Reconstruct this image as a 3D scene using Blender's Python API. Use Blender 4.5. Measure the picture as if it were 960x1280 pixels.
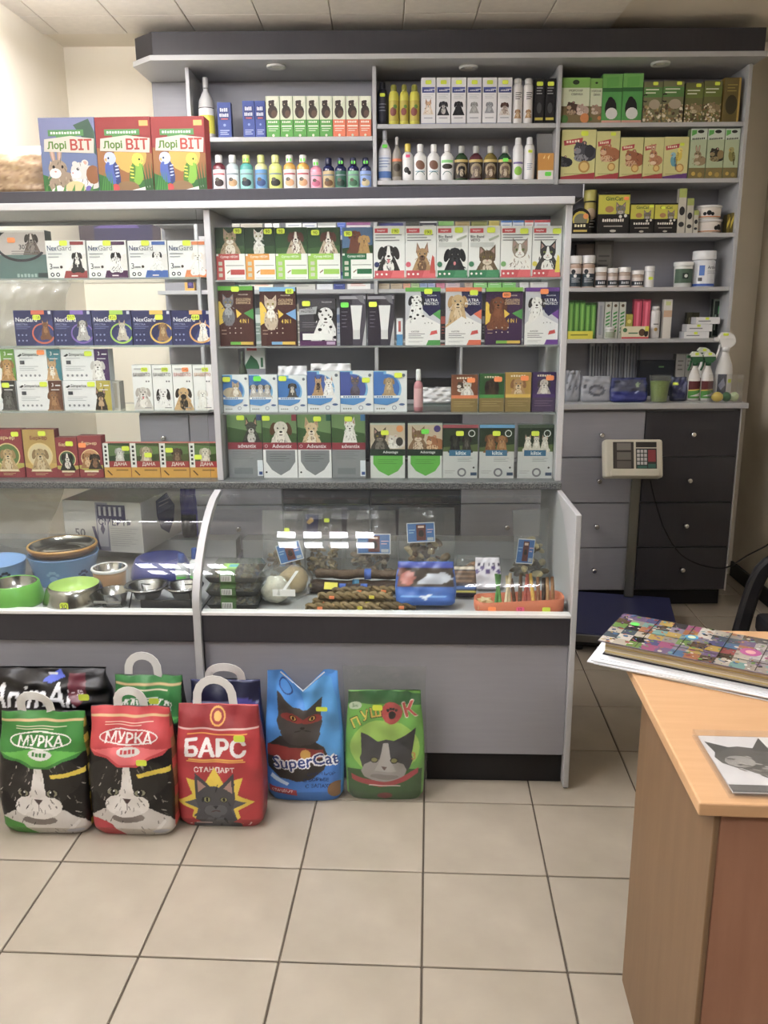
import bpy, bmesh, math, random
import numpy as np
from mathutils import Matrix, Vector
random.seed(7)
for o in list(bpy.data.objects): bpy.data.objects.remove(o)
SC = bpy.context.scene
COL = SC.collection
# ------------------------------------------------------------------ camera
PITCH, YAW, ROLL, FPX, CAMH = -.2352, .0440, .0069, 1035.0, 1.4546
def _rot():
    cp, sp = math.cos(PITCH), math.sin(PITCH); cy, sy = math.cos(YAW), math.sin(YAW); cr, sr = math.cos(ROLL), math.sin(ROLL)
    Rz = np.array([[cy, -sy, 0], [sy, cy, 0], [0, 0, 1]]); Rx = np.array([[1, 0, 0], [0, cp, -sp], [0, sp, cp]]); Ry = np.array([[cr, 0, sr], [0, 1, 0], [-sr, 0, cr]])
    return Rz @ Rx @ Ry
RM = _rot()                       # columns: right, forward, up
CAM = np.array([0, 0, CAMH])
cd = bpy.data.cameras.new('camera'); co = bpy.data.objects.new('camera', cd); COL.objects.link(co)
r_, f_, u_ = RM[:, 0], RM[:, 1], RM[:, 2]
co.matrix_world = Matrix(((r_[0], u_[0], -f_[0], 0), (r_[1], u_[1], -f_[1], 0), (r_[2], u_[2], -f_[2], CAMH), (0, 0, 0, 1)))
cd.sensor_fit = 'HORIZONTAL'; cd.sensor_width = 36; cd.lens = FPX * 36 / 960; cd.clip_start = .05
SC.camera = co
# ------------------------------------------------------------------ world and exposure
W = bpy.data.worlds.new('world'); SC.world = W; W.use_nodes = True
W.node_tree.nodes['Background'].inputs[0].default_value = (.9, .95, 1, 1)
W.node_tree.nodes['Background'].inputs[1].default_value = .35
SC.view_settings.view_transform = 'Standard'; SC.view_settings.look = 'None'
SC.view_settings.gamma = 1; SC.view_settings.use_curve_mapping = False
SC.view_settings.exposure = 0.0
TUBE_POWER = 48.0
# ------------------------------------------------------------------ pixel / plane helpers (photo is 960 x 1280)
def ray(x, y): return RM @ np.array([(x - 480) / FPX, 1, -(y - 640) / FPX])
class Frame:                      # u along the furniture, v away from the camera
    def __init__(s, a): s.a = a; s.c, s.s = math.cos(a), math.sin(a)
    def w(s, u, v, z): return (u * s.c - v * s.s, u * s.s + v * s.c, z)
    def at(s, px, py, v):         # point on the upright plane v
        d = ray(px, py); t = v / (-s.s * d[0] + s.c * d[1]); p = CAM + d * t
        return p[0] * s.c + p[1] * s.s, p[2]
    def onz(s, px, py, z):
        d = ray(px, py); p = CAM + d * ((z - CAMH) / d[2])
        return p[0] * s.c + p[1] * s.s, -p[0] * s.s + p[1] * s.c
    def yp(s, u, v, z):           # pixel of a point
        d = (np.array(s.w(u, v, z)) - CAM) @ RM
        return 480 + FPX * d[0] / d[1], 640 - FPX * d[2] / d[1]
FA = Frame(0.0); FB = Frame(.0436)
# ------------------------------------------------------------------ colours
def lin(c):
    if isinstance(c, str):
        c = c.lstrip('#')
        if len(c) == 3: c = ''.join(k * 2 for k in c)
        c = tuple(int(c[i:i + 2], 16) for i in (0, 2, 4))
    return tuple(((k / 255) / 12.92 if k / 255 <= .04045 else ((k / 255 + .055) / 1.055) ** 2.4) for k in c[:3]) + (1.0,)
# ------------------------------------------------------------------ materials
MATS = {}
def nmat(name):
    m = bpy.data.materials.new(name); m.use_nodes = True; MATS[name] = m
    nt = m.node_tree; b = nt.nodes['Principled BSDF']
    return m, nt, b
def vc(name, rough=.5, spec=.4, metal=0., grain=.06, gscale=60., bump=0., bscale=80., coat=0., trans=0., alpha=1., sat=.9):
    """material that takes its colour from the mesh colour attribute, with a little grain"""
    m, nt, b = nmat(name); N, L = nt.nodes, nt.links
    at = N.new('ShaderNodeAttribute'); at.attribute_name = 'Col'
    tc = N.new('ShaderNodeTexCoord'); no = N.new('ShaderNodeTexNoise'); no.inputs['Scale'].default_value = gscale; no.inputs['Detail'].default_value = 3
    L.new(tc.outputs['Object'], no.inputs['Vector'])
    mr = N.new('ShaderNodeMapRange'); mr.inputs[3].default_value = 1 - grain; mr.inputs[4].default_value = 1 + grain
    L.new(no.outputs['Fac'], mr.inputs[0])
    mx = N.new('ShaderNodeVectorMath'); mx.operation = 'SCALE'
    L.new(at.outputs['Color'], mx.inputs[0]); L.new(mr.outputs[0], mx.inputs['Scale'])
    hs = N.new('ShaderNodeHueSaturation'); hs.inputs['Saturation'].default_value = sat; L.new(mx.outputs[0], hs.inputs['Color'])
    L.new(hs.outputs[0], b.inputs['Base Color'])
    b.inputs['Roughness'].default_value = rough; b.inputs['Specular IOR Level'].default_value = spec
    b.inputs['Metallic'].default_value = metal; b.inputs['Coat Weight'].default_value = coat
    b.inputs['Transmission Weight'].default_value = trans; b.inputs['Alpha'].default_value = alpha
    if bump:
        n2 = N.new('ShaderNodeTexNoise'); n2.inputs['Scale'].default_value = bscale; L.new(tc.outputs['Object'], n2.inputs['Vector'])
        bp = N.new('ShaderNodeBump'); bp.inputs['Strength'].default_value = bump; bp.inputs['Distance'].default_value = .004
        L.new(n2.outputs['Fac'], bp.inputs['Height']); L.new(bp.outputs[0], b.inputs['Normal'])
    return m
vc('carton', .5, .35, grain=.04)
vc('paper', .8, .2, grain=.04)
vc('plastic', .3, .45, grain=.03)
vc('satin', .45, .4, grain=.03)
vc('bagfilm', .36, .45, grain=.05, bump=.5, bscale=28.)
vc('steel', .2, .5, metal=1., grain=.02)
vc('brushed', .38, .5, metal=1., grain=.05)
vc('chew', .6, .35, grain=.3, gscale=90., bump=.7, bscale=120.)
vc('rubber', .55, .3, grain=.05)
vc('liquid', .15, .5, grain=.02, coat=.4)
def film(name, tint, opacity, rough=.12, fres=1.45, bump=0., bscale=30., gl=1.0):
    """clear sheet: mostly see-through, mirror-like where the angle says so, slightly milky"""
    m, nt, b = nmat(name); N, L = nt.nodes, nt.links; N.remove(b); out = N['Material Output']
    tr = N.new('ShaderNodeBsdfTransparent'); tr.inputs[0].default_value = lin(tint)
    gs = N.new('ShaderNodeBsdfGlossy'); gs.inputs['Roughness'].default_value = rough; gs.inputs[0].default_value = (gl, gl, gl, 1)
    df = N.new('ShaderNodeBsdfDiffuse'); df.inputs[0].default_value = (.75, .76, .76, 1)
    fr = N.new('ShaderNodeFresnel'); fr.inputs[0].default_value = fres
    m1 = N.new('ShaderNodeMixShader'); m1.inputs[0].default_value = opacity; m2 = N.new('ShaderNodeMixShader')
    ge = N.new('ShaderNodeNewGeometry'); iv = N.new('ShaderNodeMath'); iv.operation = 'SUBTRACT'; iv.inputs[0].default_value = 1; L.new(ge.outputs['Backfacing'], iv.inputs[1])
    mu = N.new('ShaderNodeMath'); mu.operation = 'MULTIPLY'; L.new(fr.outputs[0], mu.inputs[0]); L.new(iv.outputs[0], mu.inputs[1])   # the outer skin mirrors, the way out does not
    L.new(tr.outputs[0], m1.inputs[1]); L.new(df.outputs[0], m1.inputs[2])
    L.new(mu.outputs[0], m2.inputs[0]); L.new(m1.outputs[0], m2.inputs[1]); L.new(gs.outputs[0], m2.inputs[2])
    L.new(m2.outputs[0], out.inputs[0])
    if bump:
        tc = N.new('ShaderNodeTexCoord'); no = N.new('ShaderNodeTexNoise'); no.inputs['Scale'].default_value = bscale; no.inputs['Detail'].default_value = 2
        L.new(tc.outputs['Object'], no.inputs['Vector'])
        bp = N.new('ShaderNodeBump'); bp.inputs['Strength'].default_value = bump; bp.inputs['Distance'].default_value = .01
        L.new(no.outputs['Fac'], bp.inputs['Height']); L.new(bp.outputs[0], gs.inputs['Normal']); L.new(bp.outputs[0], fr.inputs['Normal'])
    return m
film('glass', '#fbfdfc', .008, .0, 1.38)
film('glass_shelf', '#f3f8f5', .02, .02, 1.3)
film('glass_edge', '#8fb0a2', .35, .05, 1.5)
film('clear_bag', '#f0f2f0', .09, .12, 1.5, 1.0, 22.)
film('clear_wrap', '#f6f7f6', .035, .1, 1.5, 1.0, 18.)
film('acrylic', '#fafafa', .03, .03, 1.45)
film('milky_bag', '#f6f6f4', .17, .25, 1.4, .9, 14.)
film('clear_plastic', '#dfe6dc', .10, .06, 1.5)
def surf(name, c, rough=.5, spec=.4, noise=.05, scale=8., bump=0., bscale=200., stretch=None, c2=None, detail=4, thr=None):
    """procedural room surface: two tones mixed by noise"""
    m, nt, b = nmat(name); N, L = nt.nodes, nt.links
    tc = N.new('ShaderNodeTexCoord'); mp = N.new('ShaderNodeMapping'); L.new(tc.outputs['Object'], mp.inputs[0])
    if stretch: mp.inputs['Scale'].default_value = stretch
    no = N.new('ShaderNodeTexNoise'); no.inputs['Scale'].default_value = scale; no.inputs['Detail'].default_value = detail
    L.new(mp.outputs[0], no.inputs['Vector'])
    cr = N.new('ShaderNodeValToRGB'); a = lin(c); bb = lin(c2) if c2 else tuple(k * (1 - noise) for k in a[:3]) + (1,)
    lo, hi = thr or (.3, .7)
    cr.color_ramp.elements[0].position = lo; cr.color_ramp.elements[1].position = hi
    cr.color_ramp.elements[0].color = bb; cr.color_ramp.elements[1].color = a
    L.new(no.outputs['Fac'], cr.inputs[0]); L.new(cr.outputs[0], b.inputs['Base Color'])
    b.inputs['Roughness'].default_value = rough; b.inputs['Specular IOR Level'].default_value = spec
    if bump:
        n2 = N.new('ShaderNodeTexNoise'); n2.inputs['Scale'].default_value = bscale; n2.inputs['Detail'].default_value = 3; L.new(mp.outputs[0], n2.inputs['Vector'])
        bp = N.new('ShaderNodeBump'); bp.inputs['Strength'].default_value = bump; bp.inputs['Distance'].default_value = .003
        L.new(n2.outputs['Fac'], bp.inputs['Height']); L.new(bp.outputs[0], b.inputs['Normal'])
    return m
surf('wall_paint', '#f6eedb', .85, .15, .05, 3., .15, 60.)
surf('wall_front_paint', '#5c544b', .8, .2, .06, 3.)
surf('wall_right_paint', '#dfd4be', .85, .15, .25, 2.2, .35, 45., c2='#c2b6a0')
surf('ceiling_paint', '#ece3d2', .85, .15, .05, 4.)
surf('ceiling_tile', '#efe8dc', .9, .1, .06, 30., .3, 300.)
surf('grout', '#5b5348', .8, .2, .1, 20.)
surf('tile', '#aaa192', .33, .42, .10, 5., .05, 90., c2='#9b9283')
surf('laminate_grey', '#98989e', .38, .35, .05, 6., stretch=(1, 1, 12))
surf('laminate_light', '#b9babb', .35, .4, .04, 8.)
surf('laminate_dark', '#3a393d', .4, .3, .08, 6., stretch=(12, 1, 1))
surf('plinth_black', '#1d1c1d', .5, .3, .1, 6.)
surf('edge_white', '#eeeeec', .3, .4, .02, 6.)
surf('granite', '#6f7271', .3, .5, 0, 260., c2='#2b2d2e', detail=6, thr=(.38, .6))
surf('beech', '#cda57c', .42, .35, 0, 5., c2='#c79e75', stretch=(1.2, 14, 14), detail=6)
surf('beech_side_shaded', '#7d644b', .5, .3, 0, 5., c2='#735b43', stretch=(6, 6, .8), detail=6)  # shade on the desk side put into the colour, darker than the desktop
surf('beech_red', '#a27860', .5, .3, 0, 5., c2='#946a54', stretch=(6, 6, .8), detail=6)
surf('sawdust', '#d2b48c', .95, .1, 0, 70., .8, 140., c2='#a9855c')
def emis(name, c, s):
    m, nt, b = nmat(name); b.inputs['Base Color'].default_value = lin(c)
    b.inputs['Emission Color'].default_value = lin(c); b.inputs['Emission Strength'].default_value = s
emis('tube_light', '#f7f7ff', TUBE_POWER)
# ------------------------------------------------------------------ mesh builder
class MB:
    def __init__(s): s.v = []; s.f = []; s.c = []; s.s = []; s.m = []; s.vcol = None
    def face(s, pts, col='#888', smooth=False, mi=0):
        k = len(s.v); s.v += [tuple(p) for p in pts]; s.f.append(tuple(range(k, k + len(pts)))); s.c.append(col); s.s.append(smooth); s.m.append(mi); return s
    def mesh(s, vs, fs, col='#888', smooth=True, mi=0):
        k = len(s.v); s.v += [tuple(p) for p in vs]
        for f in fs: s.f.append(tuple(i + k for i in f)); s.c.append(col); s.s.append(smooth); s.m.append(mi)
        return s
    def box(s, x0, x1, y0, y1, z0, z1, col='#888', cols=None, mi=0, mis=None):
        P = [(x0, y0, z0), (x1, y0, z0), (x1, y1, z0), (x0, y1, z0), (x0, y0, z1), (x1, y0, z1), (x1, y1, z1), (x0, y1, z1)]
        F = dict(front=(0, 1, 5, 4), right=(1, 2, 6, 5), back=(2, 3, 7, 6), left=(3, 0, 4, 7), top=(4, 5, 6, 7), bottom=(3, 2, 1, 0))
        k = len(s.v); s.v += P
        for n, f in F.items():
            s.f.append(tuple(i + k for i in f)); s.c.append((cols or {}).get(n, col)); s.s.append(False); s.m.append((mis or {}).get(n, mi))
        return s
    def bbox(s, x0, x1, y0, y1, z0, z1, col='#888', r=.004, mi=0):
        """box with chamfered edges"""
        bm = bmesh.new(); bmesh.ops.create_cube(bm, size=1)
        for v in bm.verts: v.co = (x0 + (v.co.x + .5) * (x1 - x0), y0 + (v.co.y + .5) * (y1 - y0), z0 + (v.co.z + .5) * (z1 - z0))
        r = min(r, .45 * min(x1 - x0, y1 - y0, z1 - z0))
        bmesh.ops.bevel(bm, geom=bm.edges[:], offset=r, segments=2, profile=.5, affect='EDGES')
        bm.verts.index_update(); s.mesh([v.co[:] for v in bm.verts], [[v.index for v in f.verts] for f in bm.faces], col, False, mi); bm.free(); return s
    def lathe(s, prof, n=20, col='#888', cx=0, cy=0, sx=1, sy=1, smooth=True, cap0=True, cap1=True, arc=None, mi=0):
        """prof: list of (r, z) or (r, z, colour of the band above)"""
        k = len(s.v); a0, a1 = arc or (0, 2 * math.pi); m = n if not arc else n + 1
        for p in prof:
            for i in range(m):
                t = a0 + (a1 - a0) * i / n; s.v.append((cx + sx * p[0] * math.cos(t), cy + sy * p[0] * math.sin(t), p[1]))
        for j in range(len(prof) - 1):
            c = prof[j][2] if len(prof[j]) > 2 else col
            for i in range(n):
                a, b = i, (i + 1) % m
                s.f.append((k + j * m + a, k + j * m + b, k + (j + 1) * m + b, k + (j + 1) * m + a)); s.c.append(c); s.s.append(smooth); s.m.append(mi)
        if not arc:
            if cap0 and prof[0][0] > 1e-5: s.f.append(tuple(k + i for i in reversed(range(m)))); s.c.append(prof[0][2] if len(prof[0]) > 2 else col); s.s.append(False); s.m.append(mi)
            if cap1 and prof[-1][0] > 1e-5: s.f.append(tuple(k + (len(prof) - 1) * m + i for i in range(m))); s.c.append(prof[-1][2] if len(prof[-1]) > 2 else col); s.s.append(False); s.m.append(mi)
        return s
    def tube(s, path, r, n=8, col='#888', closed=False, flat=None, caps=True, mi=0):
        """tube along a path; r number or list; flat=(width, thickness, updir) makes a strap"""
        P = [Vector(p) for p in path]; k = len(s.v); L = len(P); up = Vector((0, 0, 1))
        if flat: up = Vector(flat[2])
        for i, p in enumerate(P):
            t = (P[(i + 1) % L] - P[i - 1]) if closed else (P[min(i + 1, L - 1)] - P[max(i - 1, 0)])
            t.normalize(); a = t.cross(up)
            if a.length < 1e-4: a = t.cross(Vector((1, 0, 0)))
            a.normalize(); b = a.cross(t)
            rr = r[i] if isinstance(r, (list, tuple)) else r
            for q in range(n):
                th = 2 * math.pi * q / n
                if flat:
                    ca, sa = math.cos(th), math.sin(th); sq = max(abs(ca), abs(sa))
                    s.v.append(tuple(p + a * (ca / sq * flat[0] / 2) + b * (sa / sq * flat[1] / 2)))
                else: s.v.append(tuple(p + a * (rr * math.cos(th)) + b * (rr * math.sin(th))))
        for i in range(L if closed else L - 1):
            for q in range(n):
                j = (i + 1) % L
                s.f.append((k + i * n + q, k + i * n + (q + 1) % n, k + j * n + (q + 1) % n, k + j * n + q)); s.c.append(col); s.s.append(not flat); s.m.append(mi)
        if caps and not closed:
            s.f.append(tuple(k + q for q in range(n))); s.c.append(col); s.s.append(False); s.m.append(mi)
            s.f.append(tuple(k + (L - 1) * n + q for q in reversed(range(n)))); s.c.append(col); s.s.append(False); s.m.append(mi)
        return s
    def prism(s, poly, y0, y1, col='#888', axis='y', mi=0, smooth=False):
        """extrude a 2-D outline; axis y: outline in (x,z); axis x: outline in (y,z); axis z: outline in (x,y)"""
        f = {'y': lambda p, t: (p[0], t, p[1]), 'x': lambda p, t: (t, p[0], p[1]), 'z': lambda p, t: (p[0], p[1], t)}[axis]
        k = len(s.v); n = len(poly); s.v += [f(p, y0) for p in poly] + [f(p, y1) for p in poly]
        s.f.append(tuple(k + i for i in range(n))); s.f.append(tuple(k + n + i for i in reversed(range(n)))); s.c += [col, col]; s.s += [False, False]; s.m += [mi, mi]
        for i in range(n): s.f.append((k + i, k + n + i, k + n + (i + 1) % n, k + (i + 1) % n)); s.c.append(col); s.s.append(smooth); s.m.append(mi)
        return s
    def data(s, name, mats):
        me = bpy.data.meshes.new(name); me.from_pydata(s.v, [], s.f)
        if isinstance(mats, str): mats = [mats]
        for m in mats: me.materials.append(MATS[m])
        n = len(me.polygons)
        me.polygons.foreach_set('use_smooth', np.array(s.s, dtype=bool)); me.polygons.foreach_set('material_index', np.array(s.m, dtype=np.int32))
        at = me.color_attributes.new('Col', 'FLOAT_COLOR', 'CORNER')
        if s.vcol is not None:
            li = np.empty(len(me.loops), dtype=np.int32); me.loops.foreach_get('vertex_index', li)
            at.data.foreach_set('color', np.asarray(s.vcol, dtype=np.float32)[li].ravel())
        else:
            tot = np.empty(n, dtype=np.int32); me.polygons.foreach_get('loop_total', tot)
            cache = {}; arr = np.array([cache.setdefault(c, lin(c)) for c in s.c], dtype=np.float32)
            at.data.foreach_set('color', np.repeat(arr, tot, axis=0).ravel())
        me.update(); return me
    def build(s, name, mats, parent=None, loc=(0, 0, 0), rz=0, rot=None, **props):
        o = bpy.data.objects.new(name, s.data(name, mats)); COL.objects.link(o)
        o.location = loc; o.rotation_euler = rot or (0, 0, rz)
        if parent: o.parent = parent
        for k, v in props.items(): o[k] = v
        return o
def empty(name, loc=(0, 0, 0), rz=0, parent=None, **props):
    o = bpy.data.objects.new(name, None); COL.objects.link(o); o.location = loc; o.rotation_euler = (0, 0, rz); o.empty_display_size = .02
    if parent: o.parent = parent
    for k, v in props.items(): o[k] = v
    return o
def dup(o, parent=None, loc=None, **props):
    c = o.copy(); COL.objects.link(c); c.parent = parent
    if loc is not None: c.location = loc
    for k, v in props.items(): c[k] = v
    return c
# ------------------------------------------------------------------ flat print: a canvas of coloured shapes
TXT = {}
def text_mesh(t, bold=0.0):
    if (t, bold) in TXT: return TXT[(t, bold)]
    cu = bpy.data.curves.new('t', 'FONT'); cu.body = t; cu.size = 1; cu.resolution_u = 2; cu.offset = bold; cu.fill_mode = 'FRONT'
    ob = bpy.data.objects.new('t', cu); COL.objects.link(ob)
    dg = bpy.context.evaluated_depsgraph_get(); me = bpy.data.meshes.new_from_object(ob.evaluated_get(dg))
    v = np.array([q.co[:2] for q in me.vertices]) if len(me.vertices) else np.zeros((0, 2)); f = [tuple(p.vertices) for p in me.polygons]
    bpy.data.objects.remove(ob); bpy.data.curves.remove(cu); bpy.data.meshes.remove(me)
    if len(v): v = (v - v.min(0)) / max(1e-6, np.ptp(v[:, 1]))
    TXT[(t, bold)] = (v, f); return v, f
def clip(poly, w, h):
    for ax, lim, sg in ((0, 0, 1), (0, w, -1), (1, 0, 1), (1, h, -1)):
        out = []; n = len(poly)
        for i in range(n):
            a, b = poly[i], poly[(i + 1) % n]; ia = sg * (a[ax] - lim) >= 0; ib = sg * (b[ax] - lim) >= 0
            if ia: out.append(a)
            if ia != ib:
                t = (lim - a[ax]) / (b[ax] - a[ax]); out.append((a[0] + t * (b[0] - a[0]), a[1] + t * (b[1] - a[1])))
        poly = out
        if len(poly) < 3: return []
    return poly
class Cv:
    def __init__(s, w, h): s.w, s.h = w, h; s.sh = []
    def add(s, polys, c):
        q = [p for p in (clip([tuple(map(float, k)) for k in pl], s.w, s.h) for pl in polys) if len(p) > 2]
        if q: s.sh.append((q, c))
        return s
    # fractions of the face
    def rect(s, x0, y0, x1, y1, c): return s.add([[(x0 * s.w, y0 * s.h), (x1 * s.w, y0 * s.h), (x1 * s.w, y1 * s.h), (x0 * s.w, y1 * s.h)]], c)
    def poly(s, pts, c): return s.add([[(x * s.w, y * s.h) for x, y in pts]], c)
    def circ(s, x, y, r, c, ry=None, n=14, rot=0): return s.ell(x * s.w, y * s.h, r * s.w, (ry if ry else r) * s.w, c, n, rot)
    def ell(s, x, y, rx, ry, c, n=14, rot=0):       # metres
        cr, sr = math.cos(rot), math.sin(rot); P = []
        for i in range(n):
            a = 2 * math.pi * i / n; dx, dy = rx * math.cos(a), ry * math.sin(a); P.append((x + cr * dx - sr * dy, y + sr * dx + cr * dy))
        return s.add([P], c)
    def pm(s, pts, c): return s.add([pts], c)        # metres
    def ring(s, x, y, r, t, c, a0=0, a1=360, ry=None, n=20):
        ry = ry or r; q = []
        for i in range(n):
            b0, b1 = (math.radians(a0 + (a1 - a0) * (i + k) / n) for k in (0, 1))
            q.append([(x * s.w + math.cos(b) * (r - d) * s.w, y * s.h + math.sin(b) * (ry - d) * s.w) for b, d in ((b0, 0), (b1, 0), (b1, t), (b0, t))])
        return s.add(q, c)
    def lines(s, x0, x1, y1, y0, n, c, t=.25):
        dy = (y1 - y0) / n
        for i in range(n):
            e = x1 - (x1 - x0) * ((i * 37 % 23) / 60.); s.rect(x0, y1 - dy * i - dy * t, e, y1 - dy * i, c)
        return s
    def text(s, t, x, y, h, c, w=None, bold=.01, rot=0, al='c', sk=0):
        """x,y centre (fractions), h cap height as a fraction of the face height, w most width"""
        if bold > .018:                          # heavy strokes: overlay shifted copies, a wide outline offset would break the letters
            e = (bold - .012) * h * s.h
            for dx, dy in ((-e, 0), (e, 0), (0, e * .8), (0, -e * .8)): s.text(t, x + dx / s.w, y + dy / s.h, h * .95, c, w, .012, rot, al, sk)
            return s
        v, f = text_mesh(t, bold)
        if not len(v): return s
        k = h * s.h; tw = v[:, 0].max() * k; sx = k
        if w and tw > w * s.w: sx = k * w * s.w / tw
        q = v * np.array([sx, k]); q[:, 0] += sk * q[:, 1]; wd = q[:, 0].max()
        q[:, 0] -= {'c': wd / 2, 'l': 0, 'r': wd}[al]; q[:, 1] -= k / 2
        cr, sr = math.cos(rot), math.sin(rot); q = q @ np.array([[cr, sr], [-sr, cr]]) + np.array([x * s.w, y * s.h])
        return s.add([[tuple(q[i]) for i in ff] for ff in f], c)
    def word(s, n, x, y, h, c, w, rot=0):
        """a row of n letter-like blocks where the photo shows print too small to read"""
        cr, sr = math.cos(rot), math.sin(rot); q = []
        for k in range(n):
            a, b = (k / n - .5) * w * s.w, ((k + .68) / n - .5) * w * s.w; hh = h * s.h * (.5 if (k * 5 + n) % 3 else .36)
            q.append([(x * s.w + cr * u - sr * v, y * s.h + sr * u + cr * v) for u, v in ((a, -h * s.h / 2), (b, -h * s.h / 2), (b, hh), (a, hh))])
        return s.add(q, c)
    # put the shapes on a mesh: fn(x, y, lift) -> point
    def put(s, mb, fn, lift=.0003, step=.00007, mi=0, cols=0):
        step = min(step, .0012 / max(1, len(s.sh)))
        for k, (polys, c) in enumerate(s.sh):
            for p in polys:
                if cols:                     # split at column lines so that the print follows a curved wall
                    xs = [q[0] for q in p]; dx = s.w / cols; i0, i1 = int(min(xs) / dx), int(max(xs) / dx)
                    for i in range(i0, i1 + 1):
                        q = clip([(x - i * dx, y) for x, y in p], dx, s.h + 1)
                        if len(q) > 2: mb.face([fn(x + i * dx, y, lift + step * k) for x, y in q], c, False, mi)
                else: mb.face([fn(x, y, lift + step * k) for x, y in p], c, False, mi)
    def raster(s, nx, ny, base):
        """colours sampled at the corners of an nx x ny grid"""
        X = np.linspace(0, s.w, nx + 1); Y = np.linspace(0, s.h, ny + 1); A = np.zeros((ny + 1, nx + 1, 4), dtype=np.float32); A[:] = lin(base)
        for polys, c in s.sh:
            cc = lin(c)
            for p in polys:
                p = np.array(p); lo, hi = p.min(0), p.max(0)
                i0, i1 = np.searchsorted(X, (lo[0], hi[0])); j0, j1 = np.searchsorted(Y, (lo[1], hi[1]))
                if i1 <= i0 or j1 <= j0: continue
                gx, gy = np.meshgrid(X[i0:i1], Y[j0:j1]); ins = np.zeros(gx.shape, bool); n = len(p)
                for a in range(n):
                    x1, y1 = p[a]; x2, y2 = p[(a + 1) % n]
                    if y1 == y2: continue
                    ins ^= ((y1 > gy) != (y2 > gy)) & (gx < (x2 - x1) * (gy - y1) / (y2 - y1) + x1)
                A[j0:j1, i0:i1][ins] = cc
        return A
# ------------------------------------------------------------------ animal portraits for the prints
def _loc(cv, cx, cy, s, flip=1):
    X, Y = cx * cv.w, cy * cv.h
    E = lambda x, y, rx, ry, c, rot=0, n=12: cv.ell(X + flip * x * s, Y + y * s, rx * s, ry * s, c, n, flip * rot)
    Q = lambda pts, c: cv.pm([(X + flip * x * s, Y + y * s) for x, y in pts], c)
    return E, Q
def fur_strokes(cv, cx, cy, s, cols, flip, n=46, lo=-1.35):
    r = random.Random(int(cx * 977 + cy * 613 + s * 1e5)); X, Y = cx * cv.w, cy * cv.h
    for k in range(n):
        x = r.uniform(-.62, .62); y = r.uniform(lo, .5)
        if y > -.3 and (x / .42) ** 2 + ((y - .05) / .42) ** 2 > 1: continue
        if abs(x) < .27 and -.42 < y < .22: continue
        c = [int(q, 16) for q in (cols[1:3], cols[3:5], cols[5:7])]; g = r.uniform(.55, 1.25); c = tuple(max(0, min(255, int(q * g))) for q in c)
        cv.ell(X + flip * x * s, Y + y * s, r.uniform(.02, .045) * s, r.uniform(.07, .16) * s, '#%02x%02x%02x' % c, 5, r.uniform(-.5, .5) + x)
def dog(cv, cx, cy, hw, fur='#8a5a34', ear=None, muz=None, body=None, ears='flop', blaze=None, tongue=0, sit=0, spots=None, flip=1, eye='#1a1208', nose='#15100e'):
    s = hw * cv.w; E, Q = _loc(cv, cx, cy, s, flip); ear = ear or fur; muz = muz or fur; body = body or fur
    if sit:
        Q([(-.42, -.2), (-.62, -1.1), (-.78, -2.0), (.78, -2.0), (.6, -1.1), (.42, -.2)], body); E(-.55, -1.75, .36, .36, body); E(.55, -1.75, .36, .36, body)
        E(0, -.85, .3, .5, muz); Q([(-.34, -1.0), (-.34, -2.02), (-.08, -2.02), (-.06, -1.0)], muz if spots else body); Q([(.34, -1.0), (.34, -2.02), (.08, -2.02), (.06, -1.0)], muz if spots else body)
    else:
        Q([(-.38, -.2), (-.6, -.7), (-.95, -1.5), (.95, -1.5), (.6, -.7), (.38, -.2)], body); E(0, -.85, .36, .5, muz)
    if ears == 'flop': E(-.5, .06, .19, .42, ear, -.25); E(.5, .06, .19, .42, ear, .25)
    elif ears == 'long': E(-.5, -.2, .22, .62, ear, -.12); E(.5, -.2, .22, .62, ear, .12)
    else: Q([(-.12, .38), (-.42, 1.0), (-.52, .15)], ear); Q([(.12, .38), (.42, 1.0), (.52, .15)], ear); Q([(-.24, .42), (-.4, .8), (-.46, .28)], '#b58a74'); Q([(.24, .42), (.4, .8), (.46, .28)], '#b58a74')
    E(0, .12, .44, .42, fur); E(0, -.12, .36, .36, fur)
    fur_strokes(cv, cx, cy, s, fur, flip, lo=-1.9 if sit else -1.35)
    if blaze: Q([(-.07, .5), (.07, .5), (.14, 0), (.2, -.25), (-.2, -.25), (-.14, 0)], blaze)
    E(0, -.24, .25, .23, muz); E(0, -.13, .1, .07, nose); E(0, -.33, .13, .035, '#3a1d18')
    if tongue: E(0, -.43, .08, .12, '#d8737a')
    E(-.19, .1, .06, .06, eye); E(.19, .1, .06, .06, eye); E(-.175, .12, .018, .018, '#ffffff'); E(.205, .12, .018, .018, '#ffffff')
    if spots:
        for x, y, r in ((-.3, .3, .1), (.3, -.02, .08), (-.35, -.75, .12), (.3, -.6, .1), (.1, -1.1, .12), (-.5, -1.25, .13), (.55, -1.2, .12), (-.15, -1.4, .1), (.05, .35, .07)): E(x, y, r, r * .8, spots)
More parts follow.
